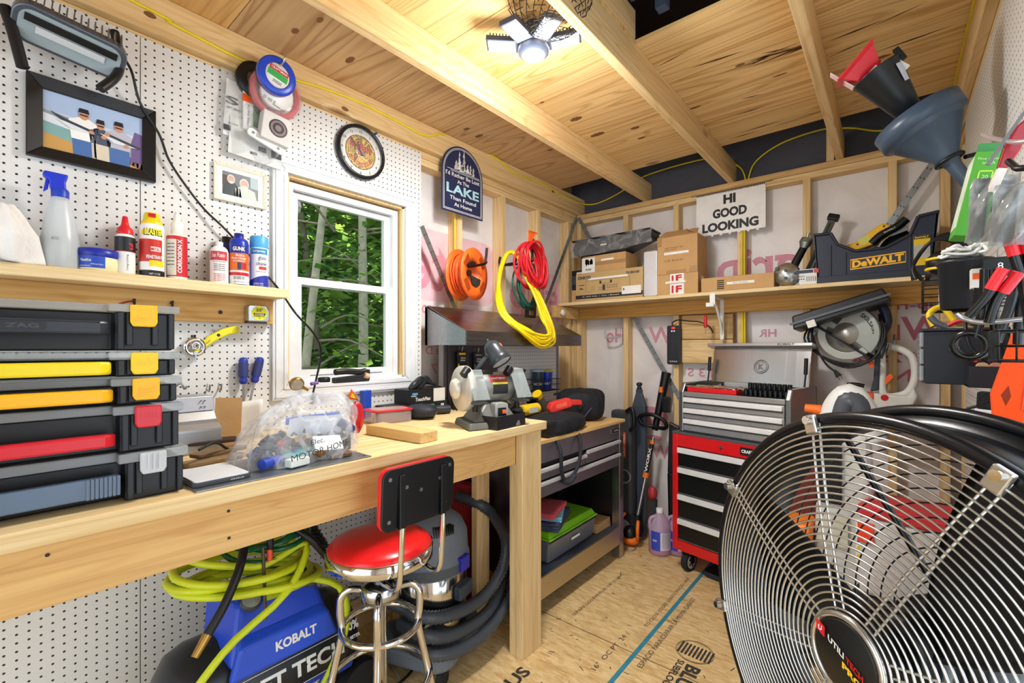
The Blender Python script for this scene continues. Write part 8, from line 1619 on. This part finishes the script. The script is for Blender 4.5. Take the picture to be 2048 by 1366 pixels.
# loose things beneath the bench
o = MB().tube([(.10, 1.42, .72), (.18, 1.50, .78), (.30, 1.54, .76)], .045, 14, 5).build('elbow_pipe', mat('#16242A', .35)); solo(o, 'dark curved hose elbow high behind the vacuum', 'pipe')
o = MB().box(.10, .34, 1.66, 1.72, .0005, .66).build('red_cabinet', mat('#A3161E', .4), bev=.006); solo(o, 'tall red panel standing behind the vacuum at the bench end', 'panel')
o = MB().box(.12, .30, 1.42, 1.56, .001, .40).build('storage_box', mat('#1E2024', .6), bev=.01); solo(o, 'plain dark box on the floor behind the vacuum', 'box')
for k, (m, l, dz) in enumerate(((BLACK, 'black cord lying on the floor behind the stool', 0), (mat('#A99A88', .6), 'tan cord lying on the floor behind the stool', .003))):
    rg = random.Random(20 + k); o = MB().tube([(.20 + .05 * k, .98, .008), (.32, 1.10 + .04 * k, .007), (.22, 1.20, .008), (.38, 1.28 - .12 * k, .007), (.46, 1.12, .008), (.36, .98 + .05 * k, .007), (.50, .92, .008)], .005, 8, 6).build('loose_lead', m); solo(o, l, 'cord')

# ------------------------------------------------------------------ the big drum fan in the right foreground
FC = Vector((1.97, 1.1415, .7685)); RF = .46
az_ = -2.2616; el = .0345
n_ = Vector((math.cos(az_) * math.cos(el), math.sin(az_) * math.cos(el), math.sin(el))); Yv = -n_; Xv = Yv.cross(Vector((0, 0, 1))).normalized(); Zv = Xv.cross(Yv)
FM = Matrix((Xv, Yv, Zv)).transposed()
t = thing('drum_fan', 'big black drum fan with a chrome wire grille in the right foreground', 'fan', FC, rot=FM.to_euler())
MXf = Matrix.Rotation(PI / 2, 4, 'X')         # local z of a lathe -> local -y (forwards)
FB = mat('#0C0E12', .28)
def flathe(prof, n=96): return MB().at(MXf).lathe(prof, n, caps=False)
flathe([(RF - .012, -.19), (RF - .008, -.19), (RF - .004, 0), (RF - .012, 0), (RF - .016, -.19)]).build('drum', FB, t)
mb = MB(); mb.torus(RF, .0135, 110, 12, MXf); mb.build('front_rim', FB, t); mb = MB(); mb.torus(RF * 1.035, .014, 110, 12, Matrix.Translation((0, .165, 0)) @ MXf); mb.build('rear_rim', FB, t); flathe([(RF * 1.03, -.17), (RF - .006, -.13), (RF - .012, -.13), (RF * 1.03, -.177)]).build('rear_flange', FB, t)
dome = lambda r: -.012 - .045 * (1 - (r / RF) ** 2)
rs = [.084 + (RF - .018 - .084) * k / 26 for k in range(27)]
CHW = mat('#D9D8D4', .2, .9)
for k, r in enumerate(rs): mb = MB(); mb.torus(r, .0023, 96, 6, Matrix.Translation((0, dome(r), 0)) @ MXf); mb.build('grille_ring', CHW, t)
for k in range(8):
    a = k * PI / 4 + .312; mb = MB()
    for o_ in (-.010, .010):
        pts = []
        for i in range(9): r = .080 + (RF - .080) * i / 8; pts.append(Vector((r * math.cos(a) - o_ * math.sin(a), dome(r) + .004, r * math.sin(a) + o_ * math.cos(a))))
        mb.tube(pts, .0028, 6)
    mb.build('grille_spoke', CHW, t)
    c = Vector((RF * math.cos(a), -.016, RF * math.sin(a))); cb = MB().at(Matrix.Translation(c) @ Matrix.Rotation(-a, 4, 'Y')).box(-.03, .012, -.012, .0, -.015, .015).build('grille_clip', mat('#C9C6C0', .25, .9), t, bev=.003); mb = MB().at(Matrix.Translation(c)).cyl((0, -.02, 0), (0, -.011, 0), .009, n=14); mb.build('clip_screw', CHROME, cb)
flathe([(.001, .072), (.064, .068), (.068, .066), (.068, .060)], 48).build('hub_plate', BLACK, t); mb = MB(); mb.torus(.074, .0065, 56, 8, Matrix.Translation((0, -.062, 0)) @ MXf); mb.build('hub_ring', mat('#D2D0CC', .2, .9), t)
text(t, WHITE, [('UTILI', -.012, .014, .012, .036)], y=-.0735, bold=.03, skew=-.45); text(t, RED, [('TECH', .028, -.004, .012, .036)], y=-.0735, bold=.03, skew=-.45); text(t, YELLOW, [('PRO', .024, -.020, .013, .042)], y=-.0735, bold=.04, skew=-.45)
MB().prism([(-.058, .024), (-.038, .016), (-.038, .036), (-.058, .044)], -.0735, -.0728).build('logo_square', mat('#D8202C', .4), t); text(t, WHITE, [('U', -.048, .030, .010, .009)], y=-.0742, bold=.04)
mb = MB()
for k in range(3):
    a0 = k * 2 * PI / 3 + .95
    def blade(u, v):
        r = .07 + (RF - .10) * v; a = a0 + (u - .5) * (1.15 - .35 * v) ; return (r * math.cos(a), .085 + .07 * (u - .5) + .012 * math.sin(PI * u), r * math.sin(a))
    b = MB().sheet(blade, 14, 10).build('fan_blade', mat('#101215', .32), t, solid=.004)
MB().at(MXf).lathe([(.001, -.04), (.05, -.042), (.075, -.05), (.075, -.12), (.001, -.13)], 32).build('blade_hub', FB, t); MB().at(MXf).lathe([(.001, -.14), (.085, -.14), (.095, -.15), (.095, -.30), (.07, -.33), (.001, -.335)], 32).build('motor', mat('#23262B', .4), t); MB().at(Matrix.Translation((.13, .14, .20)) @ MXf).lathe([(.001, .0), (.03, .0), (.03, .02), (.001, .022)], 20).build('speed_switch', mat('#D8D4CA', .3), t)
for k in range(11): r = .12 + (RF - .13) * k / 10.5; mb = MB(); mb.torus(r, .002, 64, 5, Matrix.Translation((0, .215 + .03 * (1 - r / RF), 0)) @ MXf); mb.build('rear_grille_ring', mat('#3A3D42', .35, .5), t)
for k in range(4):
    a = k * PI / 2 + .6; mb = MB().cyl((.07 * math.cos(a), .235, .07 * math.sin(a)), (RF * math.cos(a), .20, RF * math.sin(a)), .008, n=8); mb.build('motor_arm', FB, t)
fr = thing('fan_stand', None, None); fr.parent = t
zb_ = -(FC.z) / max(.2, Zv.z)
for s in (-1, 1): MB().tube([(s * (RF + .03), .10, .0), (s * (RF + .03), .10, -.30), (s * (RF - .03), .12, zb_ + .09), (s * (RF - .10), .14, zb_ + .06)], .016, 10, 5).build('side_tube', FB, fr); MB().cyl((s * (RF - .10), .30, zb_ + .075), (s * (RF - .06), .30, zb_ + .075), .07, n=26).build('stand_wheel', RUBBER, fr, bev=.008); MB().tube([(s * (RF - .10), -.10, zb_ + .03), (s * (RF - .10), .30, zb_ + .07)], .014, 10).build('base_rail', FB, fr)
MB().cyl((-(RF - .10), .14, zb_ + .06), (RF - .10, .14, zb_ + .06), .014, n=10).build('cross_bar', FB, fr)
# landing net by the ceiling
rg = random.Random(31); c0 = az(1110, 20, 2.56)
mb = MB()
pn = lambda a, q: Vector((c0.x + (.17 - .11 * q) * math.cos(a) + .03 * q, c0.y + (.13 - .08 * q) * math.sin(a) - .02, 2.60 - .13 * math.sin(q * PI / 2)))
N = 18
for j in range(9):
    for i in range(N):
        a = 2 * PI * i / N; o_ = PI / N * (j % 2); jit = lambda: Vector((rg.uniform(-.004, .004),) * 3)
        A = pn(a + o_, j / 9); mb.tube([A, pn(a + PI / N + (PI / N * ((j + 1) % 2) if j % 2 == 0 else 0) - (0 if j % 2 == 0 else 0), (j + 1) / 9)], .0014, 4); mb.tube([A, pn(a - PI / N + (PI / N if j % 2 else 0), (j + 1) / 9)], .0014, 4)
t = thing('landing_net', 'dark mesh fishing net hanging from the loft beside the bright lamp', 'net', (c0.x, c0.y, 2.60)); mb.build('mesh_bag', BLACKM, t, world=True)
# ================================================================== OUTDOORS seen through the window
GROUND = mat('#5B5A3A', .95, var=.2)
o = MB().box(-26, -.6, -14, 30, -.62, -.6).build('ground_outside', GROUND); o['kind'] = 'structure'
L1 = leafmat('leaf_bright', '#5A8A2C', '#A9C852'); L2 = leafmat('leaf_deep', '#2E5226', '#587E3C'); L3 = leafmat('leaf_mid', '#456E2E', '#86A84C')
BARK = mat('#A99F8C', .9, bump=.6, bscale=26, var=.22); BARK2 = mat('#8C806C', .9, bump=.6, bscale=30, var=.22)
rg = random.Random(11)
def leaves(cloud, n, s):
    mb = MB()
    for i in range(n):
        c = cloud(); a = rg.uniform(0, 6.28); t = rg.uniform(-.7, .7); L = s * rg.uniform(.6, 1.4)
        d = Vector((math.cos(a), math.sin(a), t)).normalized(); w = d.cross(Vector((rg.uniform(-.5, .5), rg.uniform(-.5, .5), 1))).normalized() * L * .36
        mb.add([c, c + d * L * .45 + w, c + d * L, c + d * L * .45 - w], [(0, 1, 2, 3)])
    return mb
def tree(x, y, r, lean, label, m, bark, crown=(2.2, 5.4), n=900, spread=1.1, s=.085, h=6.5):
    t = thing('tree', label, 'tree', (x, y, -.6), group='trees outside the window')
    top = Vector((lean[0], lean[1], h)); mb = MB()
    pts = [Vector((0, 0, 0)), Vector((lean[0] * .1, lean[1] * .15 + .04, h * .3)), Vector((lean[0] * .5, lean[1] * .55 - .05, h * .65)), top]
    mb.tube(pts, r, 10, 5, taper=lambda q: 1.15 - .75 * q); mb.build('trunk', bark, t)
    mb = MB()
    for i in range(16):
        z = rg.uniform(1.4, h * .85); a = rg.uniform(0, 6.28); L = rg.uniform(.5, 1.5); f = z / h
        b = Vector((lean[0] * f, lean[1] * f, z)); e = b + Vector((math.cos(a) * L, math.sin(a) * L, rg.uniform(-.2, .5)))
        mb.tube([b, (b + e) / 2 + Vector((0, 0, .08)), e], .012, 5, 3, taper=lambda q: 1.3 - q)
    mb.build('branches', BARK2, t)
    cs = [Vector((rg.gauss(0, spread * .6), rg.gauss(0, spread * .6), rg.uniform(*crown))) for _ in range(26)]
    def cl():
        c = rg.choice(cs); return c + Vector((rg.gauss(0, .28), rg.gauss(0, .28), rg.gauss(0, .16)))
    leaves(cl, n, s).build('crown', m, t)
tree(-2.6, 2.05, .05, (.1, .9), 'slim pale trunk nearest the left edge of the window view', L3, BARK, n=600)
tree(-3.2, 3.18, .07, (0, .2), 'stout pale mottled trunk in the middle of the window view', L1, BARK, n=900)
tree(-3.4, 3.95, .075, (0, -.1), 'pale trunk towards the right edge of the window view', L3, BARK, n=1100)
tree(-4.8, 3.5, .07, (0, -.5), 'thin leaning trunk standing behind the mottled middle one', L2, BARK2, n=1100)
tree(-6.0, 5.9, .09, (0, .6), 'far dark-trunked tree among the deep green leaves', L1, BARK2, n=1300, spread=1.5)
def shrub(x, y, z, r, m, label, n, s=.10):
    o = leaves(lambda: Vector((rg.gauss(0, r), rg.gauss(0, r), abs(rg.gauss(0, z)))), n, s).build('shrub', m)
    o.location = (x, y, -.6); solo(o, label, 'shrub', 'undergrowth outside the window')
shrub(-2.3, 3.0, 1.0, .42, L1, 'bright leafy shrub low against the window pane on the right', 1100)
shrub(-3.1, 2.3, 1.0, .6, L3, 'mid green shrub below the slim pale trunk', 1100)
shrub(-4.6, 4.7, 1.3, .9, L2, 'deep green shrub between the farther trunks', 1600, .13)
# the wood's far foliage, which nobody could count
def far():
    d = rg.uniform(5.5, 12); a = rg.uniform(-.05, 1.45)
    return Vector((1.0 - d * math.cos(a), d * math.sin(a) + .2, rg.uniform(-.6, 7.5)))
o = leaves(far, 15000, .34).build('woodland_foliage', [leafmat('leaf_far', '#3E6426', '#90B04A')]); o['kind'] = 'stuff'; solo(o, 'dense green woodland foliage filling the view beyond the window', 'foliage')
o = MB().box(-14.2, -14, -12, 26, -.6, 9).box(-14, 6, 18, 18.2, -.6, 9).build('woodland_backdrop', mat('#2C4A1E', .95, bump=1.0, bscale=3, var=.35)); o['kind'] = 'structure'
